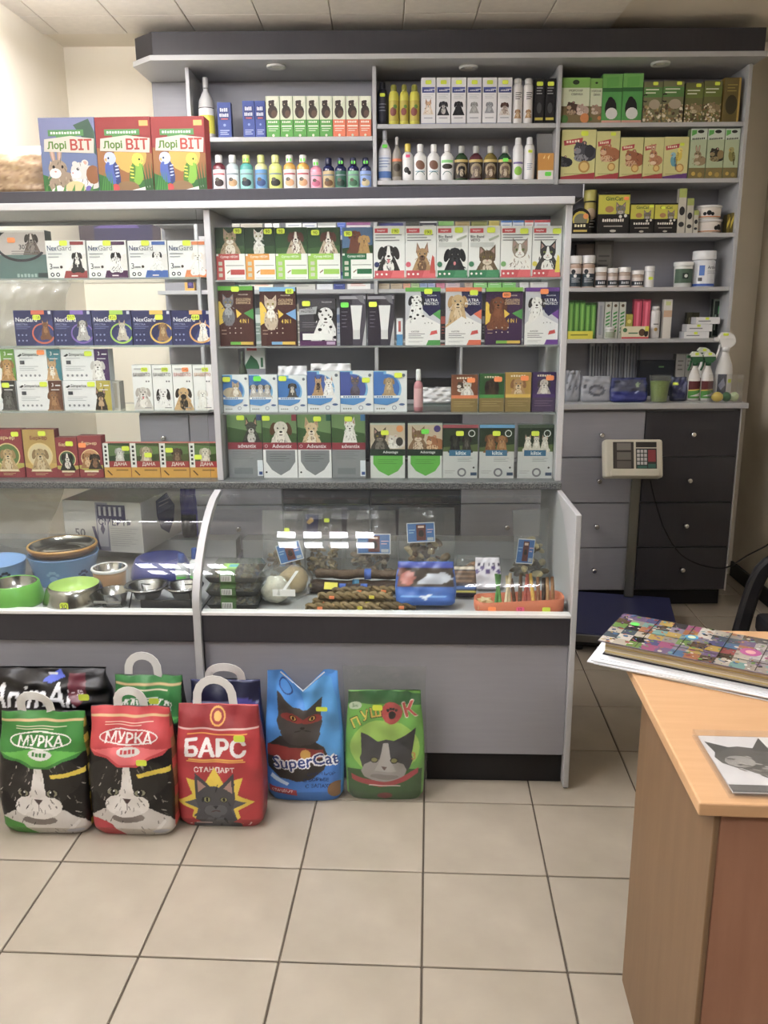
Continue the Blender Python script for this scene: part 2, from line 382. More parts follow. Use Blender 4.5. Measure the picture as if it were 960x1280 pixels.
def cat(cv, cx, cy, hw, fur='#8d8478', muz='#efe9df', body=None, stripe=None, eye='#b8a03c', blaze=None, chest=None, flip=1, sit=0, ear=None, nose='#c98781', mask=None):
    s = hw * cv.w; E, Q = _loc(cv, cx, cy, s, flip); body = body or fur; chest = chest or muz; ear = ear or fur
    if sit:
        E(0, -1.3, .62, .85, body); E(0, -.85, .36, .55, chest); Q([(-.3, -1.1), (-.32, -2.1), (-.05, -2.1), (-.05, -1.1)], body); Q([(.3, -1.1), (.32, -2.1), (.05, -2.1), (.05, -1.1)], body)
    else:
        Q([(-.4, -.2), (-.75, -.8), (-.95, -1.5), (.95, -1.5), (.75, -.8), (.4, -.2)], body); E(0, -.9, .42, .55, chest)
    Q([(-.52, .1), (-.5, .85), (-.08, .42)], ear); Q([(.52, .1), (.5, .85), (.08, .42)], ear); Q([(-.45, .25), (-.44, .66), (-.2, .4)], '#b08a80'); Q([(.45, .25), (.44, .66), (.2, .4)], '#b08a80')
    E(0, .06, .52, .43, fur); E(0, -.16, .42, .3, fur)
    if stripe:
        for x in (-.22, 0, .22): Q([(x - .03, .48 - abs(x) * .3), (x + .03, .48 - abs(x) * .3), (x * .8, .2)], stripe)
        for q in (-1, 1): Q([(q * .5, .0), (q * .5, .06), (q * .3, .0)], stripe); Q([(q * .48, -.14), (q * .5, -.08), (q * .28, -.1)], stripe)
    fur_strokes(cv, cx, cy, s, fur, flip, lo=-1.9 if sit else -1.35)
    if blaze: Q([(-.05, .44), (.05, .44), (.12, .05), (.26, -.22), (-.26, -.22), (-.12, .05)], blaze)
    E(-.12, -.22, .18, .15, muz); E(.12, -.22, .18, .15, muz); E(0, -.34, .14, .1, muz)
    if mask: E(-.22, .1, .27, .15, mask); E(.22, .1, .27, .15, mask)
    for q in (-1, 1): E(q * .22, .08, .1, .085, '#191611'); E(q * .22, .08, .085, .07, eye); E(q * .22, .08, .03, .065, '#0c0a08')
    Q([(-.07, -.1), (.07, -.1), (0, -.19)], nose); E(-.06, -.24, .07, .015, '#4a2f2a', .3); E(.06, -.24, .07, .015, '#4a2f2a', -.3)
def bunny(cv, cx, cy, hw, fur='#9c8468', muz='#e8dfd2', flip=1):
    s = hw * cv.w; E, Q = _loc(cv, cx, cy, s, flip)
    E(.35, -.75, .85, .62, fur); E(-.22, .72, .13, .5, fur, .15); E(.14, .74, .13, .5, fur, -.12); E(-.22, .7, .06, .36, '#c9a08e', .15); E(.14, .72, .06, .36, '#c9a08e', -.12)
    E(0, .02, .48, .42, fur); fur_strokes(cv, cx, cy, s, fur, flip, 60); E(-.14, -.2, .3, .24, muz); E(-.2, .1, .07, .08, '#1a1310'); E(.24, .1, .06, .08, '#1a1310'); E(-.12, -.12, .06, .04, '#c08078'); E(0, -1.05, .4, .22, muz)
def rodent(cv, cx, cy, hw, fur='#a36b35', muz='#f0e6d6', patch=None, flip=1):
    s = hw * cv.w; E, Q = _loc(cv, cx, cy, s, flip)
    E(.25, -.35, .95, .65, fur); E(-.1, -.7, .6, .3, muz); E(.12, .42, .2, .17, fur); E(.12, .42, .12, .1, '#c99a88'); E(-.45, .38, .16, .14, fur)
    E(-.2, 0, .52, .46, fur); fur_strokes(cv, cx + .1 * s / cv.w, cy, s, fur, flip, 60, -.9)
    if patch: E(.55, -.2, .4, .5, patch)
    E(-.42, -.16, .3, .24, muz); E(-.3, .1, .08, .08, '#120e0c'); E(-.28, .12, .025, .025, '#ffffff'); E(-.6, -.1, .06, .045, '#c98880')
def bird(cv, cx, cy, hw, body='#5b78c8', head='#eef0ea', wing='#3a4c86', beak='#d9a441', flip=1):
    s = hw * cv.w; E, Q = _loc(cv, cx, cy, s, flip)
    E(.05, -.75, .5, .85, body, .12); E(.38, -.8, .2, .75, wing, .2); Q([(.25, -1.3), (.5, -1.3), (.55, -2.1), (.4, -2.1)], wing)
    for k in range(4): E(.4, -.4 - .22 * k, .15, .05, head, .2)
    E(-.05, .1, .42, .42, head); E(-.05, .32, .34, .2, head); E(-.16, .12, .065, .075, '#141414'); Q([(-.44, .1), (-.26, .14), (-.28, -.12), (-.4, -.06)], beak); E(-.2, -.22, .1, .1, body)
# ================================================================== ROOM
S = dict(kind='structure')
T = .33; TA = -.0127; ZC = 2.73
XL, XR, YF, VB = -1.76, 1.74, -4.2, 4.5
floor = MB().box(-2.2, 2.2, YF - .1, 4.9, -.06, -.004).build('floor', 'grout', **S)
tile_me = MB().bbox(.0025, T - .0025, .0025, T - .0025, -.012, 0, r=.002).data('tile', 'tile')
ct, st = math.cos(TA), math.sin(TA)
for j in range(-3, 11):
    for i in range(-3, 10):
        x, y = ((ct * i - st * j) - 2.9723) * T, ((st * i + ct * j) + 4.8946) * T
        if x < XL - T or x > XR + .02 or y > 4.75: continue
        o = bpy.data.objects.new('floor_tile', tile_me); COL.objects.link(o); o.parent = floor; o.location = (x, y, 0); o.rotation_euler.z = TA
# walls
MB().box(-2.3, 2.4, VB, VB + .1, -.06, ZC + .1).build('wall_back', 'wall_paint', rz=FB.a, **S)
MB().box(XL - .1, XL, YF, 4.75, -.06, ZC + .1).build('wall_left', 'wall_paint', **S)
wr = MB().box(XR + .03, XR + .13, YF, 4.8, -.06, ZC + .1).build('wall_right', 'wall_right_paint', **S)
MB().box(XL - .1, XR + .2, YF - .1, YF, -.06, ZC + .1).build('wall_front', 'wall_front_paint', **S)
MB().bbox(XR + .016, XR + .03, YF + .02, 4.56, 0, .085, r=.003).build('baseboard_right', 'plinth_black', **S)
# ceiling: plain slab, tiled field
ceil = MB().box(-2.4, 2.5, YF - .2, 4.75, ZC + .012, ZC + .06).build('ceiling', 'ceiling_paint', rz=FB.a, **S)
us = [-1.18 + .32 * k for k in range(-2, 8)]; vs = [4.275, 4.03] + [4.03 - .32 * k for k in range(1, 26)]
tm = {}
for iu in range(len(us) - 1):
    for iv in range(len(vs) - 1):
        dv = round(vs[iv] - vs[iv + 1], 3)
        if dv not in tm: tm[dv] = MB().bbox(.002, .318, .002, dv - .002, 0, .012, r=.003).data('ceiling_tile', 'ceiling_tile')
        o = bpy.data.objects.new('ceiling_tile', tm[dv]); COL.objects.link(o); o.parent = ceil; o.location = (us[iu], vs[iv + 1], ZC)
# fluorescent ceiling luminaires with four tubes
def luminaire(x, y, label):
    t = empty('ceiling_luminaire', (x, y, ZC - .13), 0, label=label, category='ceiling light', group='fluorescent ceiling luminaires behind the viewer')
    h = MB(); h.bbox(-.3, .3, -.04, .04, .09, .1298, '#e8e8e6', .004); h.bbox(-.285, .285, -.02, .02, .031, .0895, '#e8e8e6', .004)
    h.build('housing', 'satin', t)
    for k in range(4):
        cx = -.21 + .14 * k
        for (a, b) in ((-.29, -.075), (.075, .29)):
            m = MB(); m.bbox(cx - .048, cx + .048, a, b, .012, .03, '#ffffff', .006); m.build('fluorescent_tube', 'tube_light', t)
    return t
luminaire(-.5, 2.2, 'square four tube fluorescent luminaire in front of the glass cabinets')
luminaire(-1.4, .9, 'square four tube fluorescent luminaire near the left cream wall')
luminaire(-1.4, 3.1, 'square four tube fluorescent luminaire in the rear left corner above the cabinets')
luminaire(.6, -.7, 'square four tube fluorescent luminaire toward the rear wall')  # added out of view as fill light from the right
# ================================================================== FRONT DISPLAY COUNTER (frame A)
PROF = [(2.347, .60), (2.352, .634), (2.376, .68), (2.41, .727), (2.45, .769), (2.498, .807), (2.554, .842), (2.615, .869), (2.69, .886)]
def strip_prof(off):
    out = []
    for i, p in enumerate(PROF):
        a, b = PROF[max(i - 1, 0)], PROF[min(i + 1, len(PROF) - 1)]; d = Vector((b[0] - a[0], b[1] - a[1])).normalized(); out.append((p[0] - d[1] * off * -1, p[1] - d[0] * off))
    return out
def curved(mb, x0, x1, inner, outer, col='#fff', mi=0):
    n = len(inner); vs_ = [(x, p[0], p[1]) for x in (x0, x1) for L in (outer, inner) for p in L]
    o0, i0, o1, i1 = 0, n, 2 * n, 3 * n; fs = []
    for k in range(n - 1):
        fs += [(o0 + k, o1 + k, o1 + k + 1, o0 + k + 1), (i0 + k + 1, i1 + k + 1, i1 + k, i0 + k)]
    mb.mesh(vs_, fs, col, True, mi)
    ed = [(o0 + k + 1, i0 + k + 1, i0 + k, o0 + k) for k in range(n - 1)] + [(o1 + k, i1 + k, i1 + k + 1, o1 + k + 1) for k in range(n - 1)] + [(o0, i0, i1, o1), (o1 + n - 1, i1 + n - 1, i0 + n - 1, o0 + n - 1)]
    mb.mesh(vs_, ed, col, False, mi)
    return mb
def display_counter(x0, x1, label):
    t = empty('display_counter', ((x0 + x1) / 2, 2.36, 0), 0, label=label, category='display counter', group='curved glass display counters')
    cx, cy = (x0 + x1) / 2, 2.36
    B = lambda a, b, c, d, e, f: MB().bbox(a - cx, b - cx, c - cy, d - cy, e, f, r=.002)
    B(x0, x1, 2.388, 2.41, 0, .106).build('plinth', 'plinth_black', t)
    B(x0, x1, 2.362, 2.38, .108, .478).build('front_panel', 'laminate_grey', t)
    B(x0, x1, 2.349, 2.378, .480, .566).build('fascia', 'laminate_dark', t)
    B(x0, x1, 2.345, 2.378, .5665, .578).build('edge_trim', 'edge_white', t)
    B(x0, x1, 2.379, 2.99, .552, .5655).build('deck', 'laminate_light', t)
    B(x0, x1, 2.96, 3.04, .5665, .635).build('rear_ledge', 'laminate_light', t)
    B(x0, x1, 2.99, 3.004, .02, .551).build('back_panel', 'laminate_grey', t)
    g = MB(); pin = [(p[0] - cy, p[1] - .021) if i == 0 else (p[0] - cy, p[1]) for i, p in enumerate(PROF)]
    nrm = []
    for i, p in enumerate(pin):
        a, b = pin[max(i - 1, 0)], pin[min(i + 1, len(pin) - 1)]; d = Vector((b[0] - a[0], b[1] - a[1])).normalized(); nrm.append((p[0] + d[1] * .005, p[1] - d[0] * .005))
    curved(g, x0 - cx + .002, x1 - cx - .002, nrm, pin); g.build('curved_glass', 'glass', t)
    return t, cx, cy
tr_, cx, cy = display_counter(-.661, .4515, 'right curved glass display counter holding chew treats, grey front with dark band')
MB().bbox(.452 - cx, .469 - cx, 2.343 - cy, 3.04 - cy, .006, .885, r=.0025).build('end_panel', 'laminate_light', tr_)
MB().bbox(.455 - cx, .466 - cx, 2.35 - cy, 2.39 - cy, 0, .0055, r=.001).build('foot_pad', 'plinth_black', tr_)
# curved divider strip between the modules
m = MB(); P2 = [(2.335, .004), (2.335, .45), (2.336, .53), (2.338, .58)] + [(p[0] - .012 if i < 5 else p[0] - .008, p[1] + (.004 if i > 4 else 0)) for i, p in enumerate(PROF[:-1])] + [(2.684, .8865)]
IN = [(2.352, .004), (2.352, .45), (2.353, .53), (2.356, .58)] + [(p[0] + .012, p[1] - .012) for p in PROF[:-1]] + [(2.684, .872)]
curved(m, -.684 - cx, -.662 - cx, [(a - cy, b) for a, b in IN], [(a - cy, b) for a, b in P2]); m.build('divider_strip', 'laminate_light', tr_)
MB().bbox(-.684 - cx, -.6625 - cx, 2.44 - cy, 3.04 - cy, .004, .55, r=.002).build('divider_panel', 'laminate_grey', tr_)
display_counter(-1.755, -.6855, 'left curved glass display counter holding pet bowls, grey front with dark band')
MB().bbox(-1.75, .4665, 2.684, 3.08, .8875, .912, r=.004).build('worktop', 'granite', label='dark speckled stone-look worktop running over both display counters', category='worktop')
# upper glass cabinets
SHL = (1.573, 1.359, 1.144); SHR = (1.563, 1.354, 1.137)
def glass_cabinet(x0, x1, shelves, label, left_side=True):
    cx, cy = (x0 + x1) / 2, 2.87
    t = empty('glass_cabinet', (cx, cy, .9125), 0, label=label, category='glass cabinet', group='upper glass cabinets')
    z = lambda k: k - .9125
    if left_side: MB().bbox(x0 - cx, x0 + .02 - cx, 2.708 - cy, 3.03 - cy, 0, z(1.7755), r=.002).build('side_panel', 'laminate_light', t)
    if left_side: MB().bbox(x1 - .02 - cx, x1 - cx, 2.708 - cy, 3.03 - cy, 0, z(1.7755), r=.002).build('side_panel', 'laminate_light', t)
    a = x0 + .022 if left_side else x0; b = x1 - .022
    for q in shelves:
        MB().box(a - cx, b - cx, 2.728 - cy, 3.01 - cy, z(q - .006), z(q), mis=dict(front=1, back=1, left=1, right=1)).build('glass_shelf', ['glass_shelf', 'glass_edge'], t)
    MB().box(a - cx, b - cx, 2.714 - cy, 2.718 - cy, 0, z(1.7755), mis=dict(top=1, bottom=1, left=1, right=1)).build('front_glass', ['glass', 'glass_edge'], t)
    MB().bbox(a - cx, b - cx, 3.012 - cy, 3.03 - cy, z(1.764), z(1.7755), r=.002).build('rear_rail', 'laminate_grey', t)
    return t
glass_cabinet(-.679, .467, SHR, 'right upper glass cabinet, four levels of parasite medicine boxes')
glass_cabinet(-1.75, -.681, SHL, 'left upper glass cabinet by the cream wall', left_side=False)
t = empty('cabinet_top', (-.64, 2.87, 1.776), 0, label='long top board of the glass cabinets, pale edge under a dark band', category='cabinet top')
MB().bbox(-1.11, 1.11, -.178, .18, 0, .022, r=.002).build('top_board', 'laminate_light', t)
MB().bbox(-1.11, 1.140, -.135, .18, .0222, .062, r=.002).build('dark_band', 'laminate_dark', t)
MB().bbox(1.1405, 1.144, -.135, .18, .0222, .062, r=.001).build('band_end', 'laminate_light', t)
ZTOP = 1.776 + .062
# ================================================================== BACK SHELVING (frame B)
UP = [-.9, -.033, .83, 1.711]
SV, BV = 4.2, 4.45
def bt(name, u0, u1, v0, v1, z0, z1, mat, parent, r=.002):
    return MB().bbox(u0, u1, v0, v1, z0, z1, r=r).build(name, mat, parent)
su = empty('wall_shelving', (0, 0, 0), FB.a, label='tall grey wall shelving with dark canopy, full of pet products', category='shelving')
bt('back_panel', -1.13, 1.72, BV, BV + .018, 1.032, 2.567, 'laminate_grey', su)
for u in UP: bt('upright', u - .009, u + .009, SV, BV - .0005, 1.032, 2.5675, 'laminate_light', su)
bt('upright', .385, .397, SV + .02, BV - .0005, 1.032, 1.3, 'laminate_light', su)
SHELF = [(0, (2.268, 2.03, 1.824, 1.572, 1.324)), (1, (2.32, 2.072, 1.824, 1.572, 1.324)), (2, (2.32, 2.072, 1.824, 1.572, 1.324))]
for k, zs in SHELF:
    for z in zs: bt('shelf', UP[k] + .0095, UP[k + 1] - .0095, SV + .006, BV - .001, z - .02, z, 'laminate_light', su)
for z in (1.9, 1.572, 1.324): bt('end_shelf', -1.12, UP[0] - .0095, SV + .06, BV - .001, z - .018, z, 'laminate_light', su)
cp = [(-1.039, 4.094), (1.735, 4.094), (1.735, 4.468), (-1.134, 4.468), (-1.145, 4.194)]
cano = MB().prism(cp, 2.5685, 2.59, axis='z').build('canopy_board', 'laminate_light', su)
ci = [(-1.028, 4.104), (1.725, 4.104), (1.725, 4.46), (-1.12, 4.46), (-1.13, 4.2)]
MB().prism(ci, 2.5905, 2.688, axis='z').build('canopy_fascia', 'laminate_dark', su)
for u, v in ((-.485, 4.19), (.405, 4.225), (1.285, 4.185)):
    MB().lathe([(.02, -.002), (.03, -.008), (.042, -.01), (.044, -.004), (.044, 0)], 20, '#d9d9d6', u, v).lathe([(.0, -.0045), (.02, -.0045)], 16, '#f4f2e8', u, v, cap0=False, cap1=False).build('spotlight', 'satin', cano, loc=(0, 0, 2.568))
# drawer cabinets
DR = [(-1.17, -.932, 'grey'), (-.93, -.498, 'grey'), (-.496, -.071, 'dark'), (-.069, .372, 'dark'), (.374, .828, 'grey'), (.83, 1.251, 'grey'), (1.253, 1.703, 'dark')]
DV = 3.95
DL = ['narrow grey drawer cabinet at the left end of the back counter', 'grey drawer cabinet behind the chew treat counter, left of two dark ones', 'left one of the two adjoining dark drawer cabinets behind the glass counter', 'right one of the two adjoining dark drawer cabinets behind the glass counter', 'grey drawer cabinet seen through the right end of the glass counter', 'grey drawer cabinet with chrome knobs behind the weighing scale', 'charcoal drawer cabinet with chrome knobs at the right end']
ZD = (.994, .772, .546, .318, .096)
for (a, b, c), lb in zip(DR, DL):
    t = empty('drawer_cabinet', FB.w((a + b) / 2, DV, 0), FB.a, label=lb, category='drawers', group='drawer cabinets along the back wall')
    w = (b - a) / 2; mt = 'laminate_grey' if c == 'grey' else 'laminate_dark'
    MB().bbox(-w, w, .019, .49, .09, 1.003, r=.002).build('body', 'laminate_grey', t)
    MB().bbox(-w, w, .06, .49, 0, .0895, r=.002).build('plinth', 'plinth_black', t)
    for k in range(4):
        d = MB().bbox(-w + .002, w - .002, 0, .0185, ZD[k + 1] + .003, ZD[k] - .003, r=.0015).build('drawer', mt, t)
        zc = (ZD[k] + ZD[k + 1]) / 2
        MB().lathe([(.008, 0), (.006, .014), (.013, .024), (.013, .032), (.008, .037)], 12, '#d8d8d8').build('knob', 'steel', d, loc=(0, 0, zc), rot=(math.pi / 2, 0, 0))
    if b > 1.7: MB().bbox(w + .0005, w + .008, .002, .49, .09, 1.003, r=.001).build('side_panel', 'laminate_light', t)
MB().bbox(-1.18, 1.732, 3.932, 4.448, 1.0045, 1.031, r=.003).build('counter_top', 'laminate_light', rz=FB.a, label='pale grey counter top along the back wall above the drawers', category='counter top')
# ================================================================== builders for packaged goods
TAGC = dict(Y='#dff02c', G='#63df3c', O='#ff8a3a', K='#f0407c', W='#f4f4ee')
def sticker(parent, x, y, z, w, h, code, t=None, rx=0):
    """price sticker: thin plate on the face (faces -y)"""
    m = MB(); c = Cv(w, h); e = min(w, h) * .28
    P = []
    for qx, qz, a0 in ((1, -1, -90), (1, 1, 0), (-1, 1, 90), (-1, -1, 180)):
        for k in range(4):
            a = math.radians(a0 + 30 * k); P.append((qx * (w / 2 - e) + e * math.cos(a), qz * (h / 2 - e) + e * math.sin(a)))
    m.prism(P, -.0004, 0, TAGC[code])
    if t: c.text(t, .5, .5, .62, '#26331a', .8, .0); c.put(m, lambda a, b, l: (a - w / 2, -.0004 - l, b - h / 2), .0001)
    return m.build('price_sticker', 'paper', parent, loc=(x, y, z))
def span(R, x0, x1, yt, yb=None, dv=0, zb=None):
    fr, v = R['fr'], R['v'] + dv; yb = yb if yb is not None else R['yb']; zb = zb if zb is not None else R['zb']
    ym = (yt + yb) / 2; u0, _ = fr.at(x0, ym, v); u1, _ = fr.at(x1, ym, v); _, zt = fr.at((x0 + x1) / 2, yt, v)
    if R.get('lim'): u0, u1 = max(u0, R['lim'][0]), min(u1, R['lim'][1])
    return u0, u1, zb, zt - zb, v
def carton(R, x0, x1, yt, name, desc, base, draw=None, tags=(), side=None, d=None, dv=0, zb=None, yb=None, rz=0, cat=None, group=None, mat='carton', top=None, full=None):
    u0, u1, zb, h, v = span(R, x0, x1, yt, yb, dv, zb); w = u1 - u0 - .0012; d = d or R['d']
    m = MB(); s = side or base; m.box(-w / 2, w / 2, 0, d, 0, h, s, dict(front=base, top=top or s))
    if draw:
        c = Cv(w, h); draw(c); c.put(m, lambda a, b, l: (a - w / 2, -l, b))
    o = m.build(name, mat, None, R['fr'].w((u0 + u1) / 2, v, zb + .0002), R['fr'].a + rz, label=full or (desc + ' ' + R['where']), category=cat or R['cat'])
    g = group if group is not None else R.get('group')
    if g: o['group'] = g
    for tg in tags:
        fx, fy, code = tg[:3]; t = tg[3] if len(tg) > 3 else None; tw = tg[4] if len(tg) > 4 else R.get('tw', .026)
        sticker(o, (fx - .5) * w, -.0022, fy * h, tw, tw * .62, code, t)
    return o
PROFS = dict(
    shampoo=([(.9, 0), (1, .025), (1, .60), (.93, .67), (.66, .745), (.4, .775), (.4, .8)], [(.44, .795), (.46, .81), (.46, .97), (.4, 1)]),
    pump=([(.9, 0), (1, .02), (1, .62), (.8, .68), (.36, .71), (.36, .74)], [(.4, .735), (.42, .75), (.36, .82), (.3, .97), (.22, 1)]),
    flat=([(.92, 0), (1, .02), (1, .64), (.97, .70), (.6, .765), (.42, .79)], [(.55, .785), (.57, .80), (.57, .97), (.5, 1)]),
    can=([(.95, 0), (1, .012), (1, .82), (.9, .855), (.8, .87)], [(.78, .865), (.78, .97), (.66, 1)]),
    slimcan=([(.95, 0), (1, .012), (1, .72), (.86, .80), (.6, .84)], [(.6, .835), (.62, .85), (.56, .97), (.45, 1)]),
    spray=([(.9, 0), (1, .02), (1, .52), (.9, .62), (.55, .72), (.32, .78), (.3, .82)], [(.34, .815), (.36, .84), (.34, .98), (.26, 1)]),
    jar=([(.96, 0), (1, .02), (1, .70), (.92, .74), (.86, .76)], [(1.03, .755), (1.05, .77), (1.05, .985), (1.0, 1)]),
    tub=([(.9, 0), (.92, .02), (1, .82), (.97, .84)], [(1.06, .835), (1.08, .85), (1.08, .985), (1.02, 1)]),
    dropper=([(.9, 0), (1, .03), (1, .6), (.8, .68), (.5, .71), (.5, .74)], [(.55, .735), (.58, .76), (.5, .98), (.4, 1)]))
def bottle(R, x0, x1, yt, name, desc, prof, body, cap, lab=None, draw=None, tags=(), sy=.75, dv=0, zb=None, yb=None, cat=None, group=None, mat='plastic', capmat='plastic', labarc=75, liquid=None, full=None):
    u0, u1, zb, h, v = span(R, x0, x1, yt, yb, dv, zb); r = (u1 - u0) / 2 * .97; B, K = PROFS[prof]
    m = MB(); m.lathe([(a * r, b * h) for a, b in B], 20, body, sy=sy)
    o = m.build(name, mat, None, R['fr'].w((u0 + u1) / 2, v + r * sy, zb + .0002), R['fr'].a, label=full or (desc + ' ' + R['where']), category=cat or R['cat'])
    g = group if group is not None else R.get('group')
    if g: o['group'] = g
    MB().lathe([(a * r, b * h) for a, b in K], 16, cap, sy=max(sy, .85) if prof in ('jar', 'tub') else 1).build('cap' if prof not in ('jar', 'tub') else 'lid', capmat, o)
    if lab:
        z0, z1, lc = lab[:3]; rr = r * 1.012; A = math.radians(labarc); lw = 2 * A * rr; lh = (z1 - z0) * h
        f = lambda a, b, l: (math.sin((a - lw / 2) / rr) * (rr + l), -math.cos((a - lw / 2) / rr) * (rr + l) * sy, z0 * h + b)
        q = MB(); n = 10
        for i in range(n): q.face([f(lw * i / n, 0, 0), f(lw * (i + 1) / n, 0, 0), f(lw * (i + 1) / n, lh, 0), f(lw * i / n, lh, 0)], lc, False)
        if draw: c = Cv(lw, lh); draw(c); c.put(q, f, .0003, .00012, cols=10)
        q.build('label', 'carton', o)
    for tg in tags:
        fy, code = tg[:2]; tw = tg[2] if len(tg) > 2 else .02
        sticker(o, 0, -r * sy * 1.03 - .001 if fy < .75 else -r * .5 - .001, fy * h, tw, tw * .62, code)
    return o
ZP = '#dff02c'
# ------------------------------------------------------------------ carton designs
def d_neon(animal, band, sky='#27402a', sky2='#3c5a34'):
    def f(c):
        c.rect(0, .5, 1, 1, sky); c.poly([(0, .5), (1, .5), (1, .66), (0, .6)], sky2); animal(c)
        c.rect(0, 0, 1, .5, '#eeeee8'); c.rect(0, 0, .28, .46, band); c.rect(.08, .38, .8, .5, band); c.text('Супер НЕОН', .45, .44, .055, '#f6f6ee', .62, .01)
        for k in range(3): c.rect(.07, .06 + .11 * k, .2, .13 + .11 * k, '#c9c9b4')
        c.rect(.32, .27, .95, .285, '#9a9a94'); c.rect(.48, .1, .97, .2, band); c.rect(.32, .03, .95, .04, '#a4a4a0'); c.poly([(.35, .14), (.45, .19), (.47, .17), (.37, .12)], '#8a6a50')
    return f
def d_beaph(animal, band, title=None, dot='#2c3566', item=None):
    def f(c):
        animal(c); c.rect(0, .0, 1, .03, band); c.rect(.03, .02, .98, .155, band); c.poly([(.55, .02), (.98, .02), (.98, .155), (.62, .155)], '#d8545c' if band.startswith('#c') else '#3f8a5e')
        for k in range(3): c.circ(.11 + .15 * k, .085, .035, '#f4e9e6')
        c.rect(.04, .87, .46, .955, '#c8303c'); c.text('beaphar', .25, .912, .045, '#ffffff', .38)
        if title: c.text(title[0], .06, .8, .055, '#3a3d3a', .6, .012, al='l'); c.text(title[1], .06, .73, .055, '#3a3d3a', .6, .012, al='l'); c.rect(.06, .6, .8, .69, '#cfd2cf'); c.poly([(.62, .75), (.95, .83), (.95, .79), (.66, .71)], '#b0b8a4')
        else: c.lines(.06, .9, .84, .69, 3, '#7c7f84', .35)
        c.circ(.1, .27, .085, dot)
        if item: c.poly([(.8, .1), (.97, .1), (.94, .4), (.88, .45), (.83, .3)], item)
    return f
def d_golden(animal, flap, base, accent):
    def f(c):
        c.poly([(0, .35), (.18, .42), (.18, .62), (.05, .75), (0, .75)], '#e8c02c'); animal(c)
        c.rect(0, .93, 1, 1, flap); c.text('PALLADIUM', .72, .86, .022, '#d8c8b8', .3); c.text('GOLDEN', .72, .78, .045, '#e0bf94', .42, .006); c.text('DEFENCE', .72, .725, .045, '#e0bf94', .42, .006)
        c.poly([(.5, .62), (.66, .54), (.52, .47)], '#e8c02c'); c.poly([(.72, .55), (1, .63), (1, .44)], accent)
        c.text('4 IN 1', .72, .42, .07, '#f0c838', .26, .012)
        for k in range(3):
            for j in range(2): c.circ(.3 + .16 * k, .3 - .08 * j, .018, '#d9cbb8')
        c.rect(.3, .02, .96, .07, '#d9b23c'); c.rect(.3, .02, .6, .07, flap); c.rect(.06, .2, .2, .21, '#c9a890'); c.rect(.06, .26, .2, .27, '#c9a890')
    return f
def d_ultra(animal, flap, acc):
    def f(c):
        c.poly([(0, .36), (.5, .52), (1, .36), (1, 1), (0, 1)], '#c9c9cf'); c.poly([(.42, 1), (1, 1), (1, .62), (.7, .5), (.5, .62)], '#272450'); animal(c)
        c.poly([(0, .3), (.45, .5), (1, .3), (1, 0), (0, 0)], '#eceae8'); c.poly([(.78, .54), (1, .62), (1, .44)], acc); c.rect(0, .93, 1, 1, flap)
        c.text('PALLADIUM', .75, .86, .022, '#d8d8e8', .34); c.text('ULTRA', .75, .78, .05, '#ffffff', .4, .01); c.text('PROTECT', .75, .72, .045, '#ffffff', .42, .01)
        c.text('КАПЛИ', .28, .235, .03, '#2a2a2e', .4, .01); c.lines(.09, .56, .2, .1, 3, '#6d6c70', .3); c.poly([(.6, .0), (1, .0), (1, .085), (.66, .085)], acc)
        c.poly([(.7, .17), (.92, .2), (.9, .26), (.74, .24)], '#c23a34'); c.circ(.56, .38, .015, '#555555'); c.circ(.66, .39, .015, '#555555'); c.circ(.76, .38, .015, '#555555'); c.lines(.09, .5, .07, .03, 2, '#9d9ca0')
    return f
def d_disc(animal, w2=None, bg='#2a6db4', ring='#6fb0dc'):
    def f(c):
        c.circ(.38, .56, .46, ring, n=26); c.poly([(0, .3), (.38, .3), (.38, 1), (0, 1)], ring); c.circ(.36, .58, .42, bg, n=26); c.poly([(0, .36), (.3, .36), (.3, .98), (0, .98)], bg)
        animal(c); c.poly([(0, .36), (.8, .36), (.72, .26), (.4, .16), (0, .2)], '#3f86c8'); c.rect(.0, .34, .8, .4, '#e8eef2'); c.word(7, .34, .37, .035, '#3a6ea4', .5)
        for k in range(4): c.circ(.1 + .07 * k, .075, .025, '#8c9088')
        c.ring(.62, .1, .07, .02, '#8a93a4'); c.circ(.85, .18, .09, '#4a6494', .035); c.circ(.9, .9, .05, '#6f7884')
    return f
def d_advx(animal, deep=True, title='advantix', tab='#3a4a80'):
    def f(c):
        c.rect(0, .56, 1, 1, '#3d5c34'); c.poly([(0, .8), (1, .7), (1, 1), (0, 1)], '#6d8c5c'); animal(c)
        c.rect(0, 0, 1, .56, '#8d9194' if deep else '#e9eaea'); c.rect(0, .45, 1, .56, '#8c2436'); c.text(title, .56, .505, .06, '#f4eef0', .72, .008); c.rect(.86, .9, 1, 1, tab)
        if deep: c.lines(.12, .84, .42, .28, 5, '#6f7478', .25); c.rect(.16, .06, .7, .16, '#7b8084'); c.rect(.84, .03, 1, .28, '#dfe6ee'); c.rect(.88, .05, .98, .1, '#2c4a86')
        else:
            c.poly([(.08, .44), (.94, .44), (.94, .26), (.78, .13), (.5, .04), (.24, .13), (.08, .26)], '#84888c'); c.lines(.2, .82, .38, .24, 4, '#5f6468', .25); c.circ(.08, .09, .03, '#333333'); c.ring(.1, .505, .045, .012, '#e8c8cc')
    return f
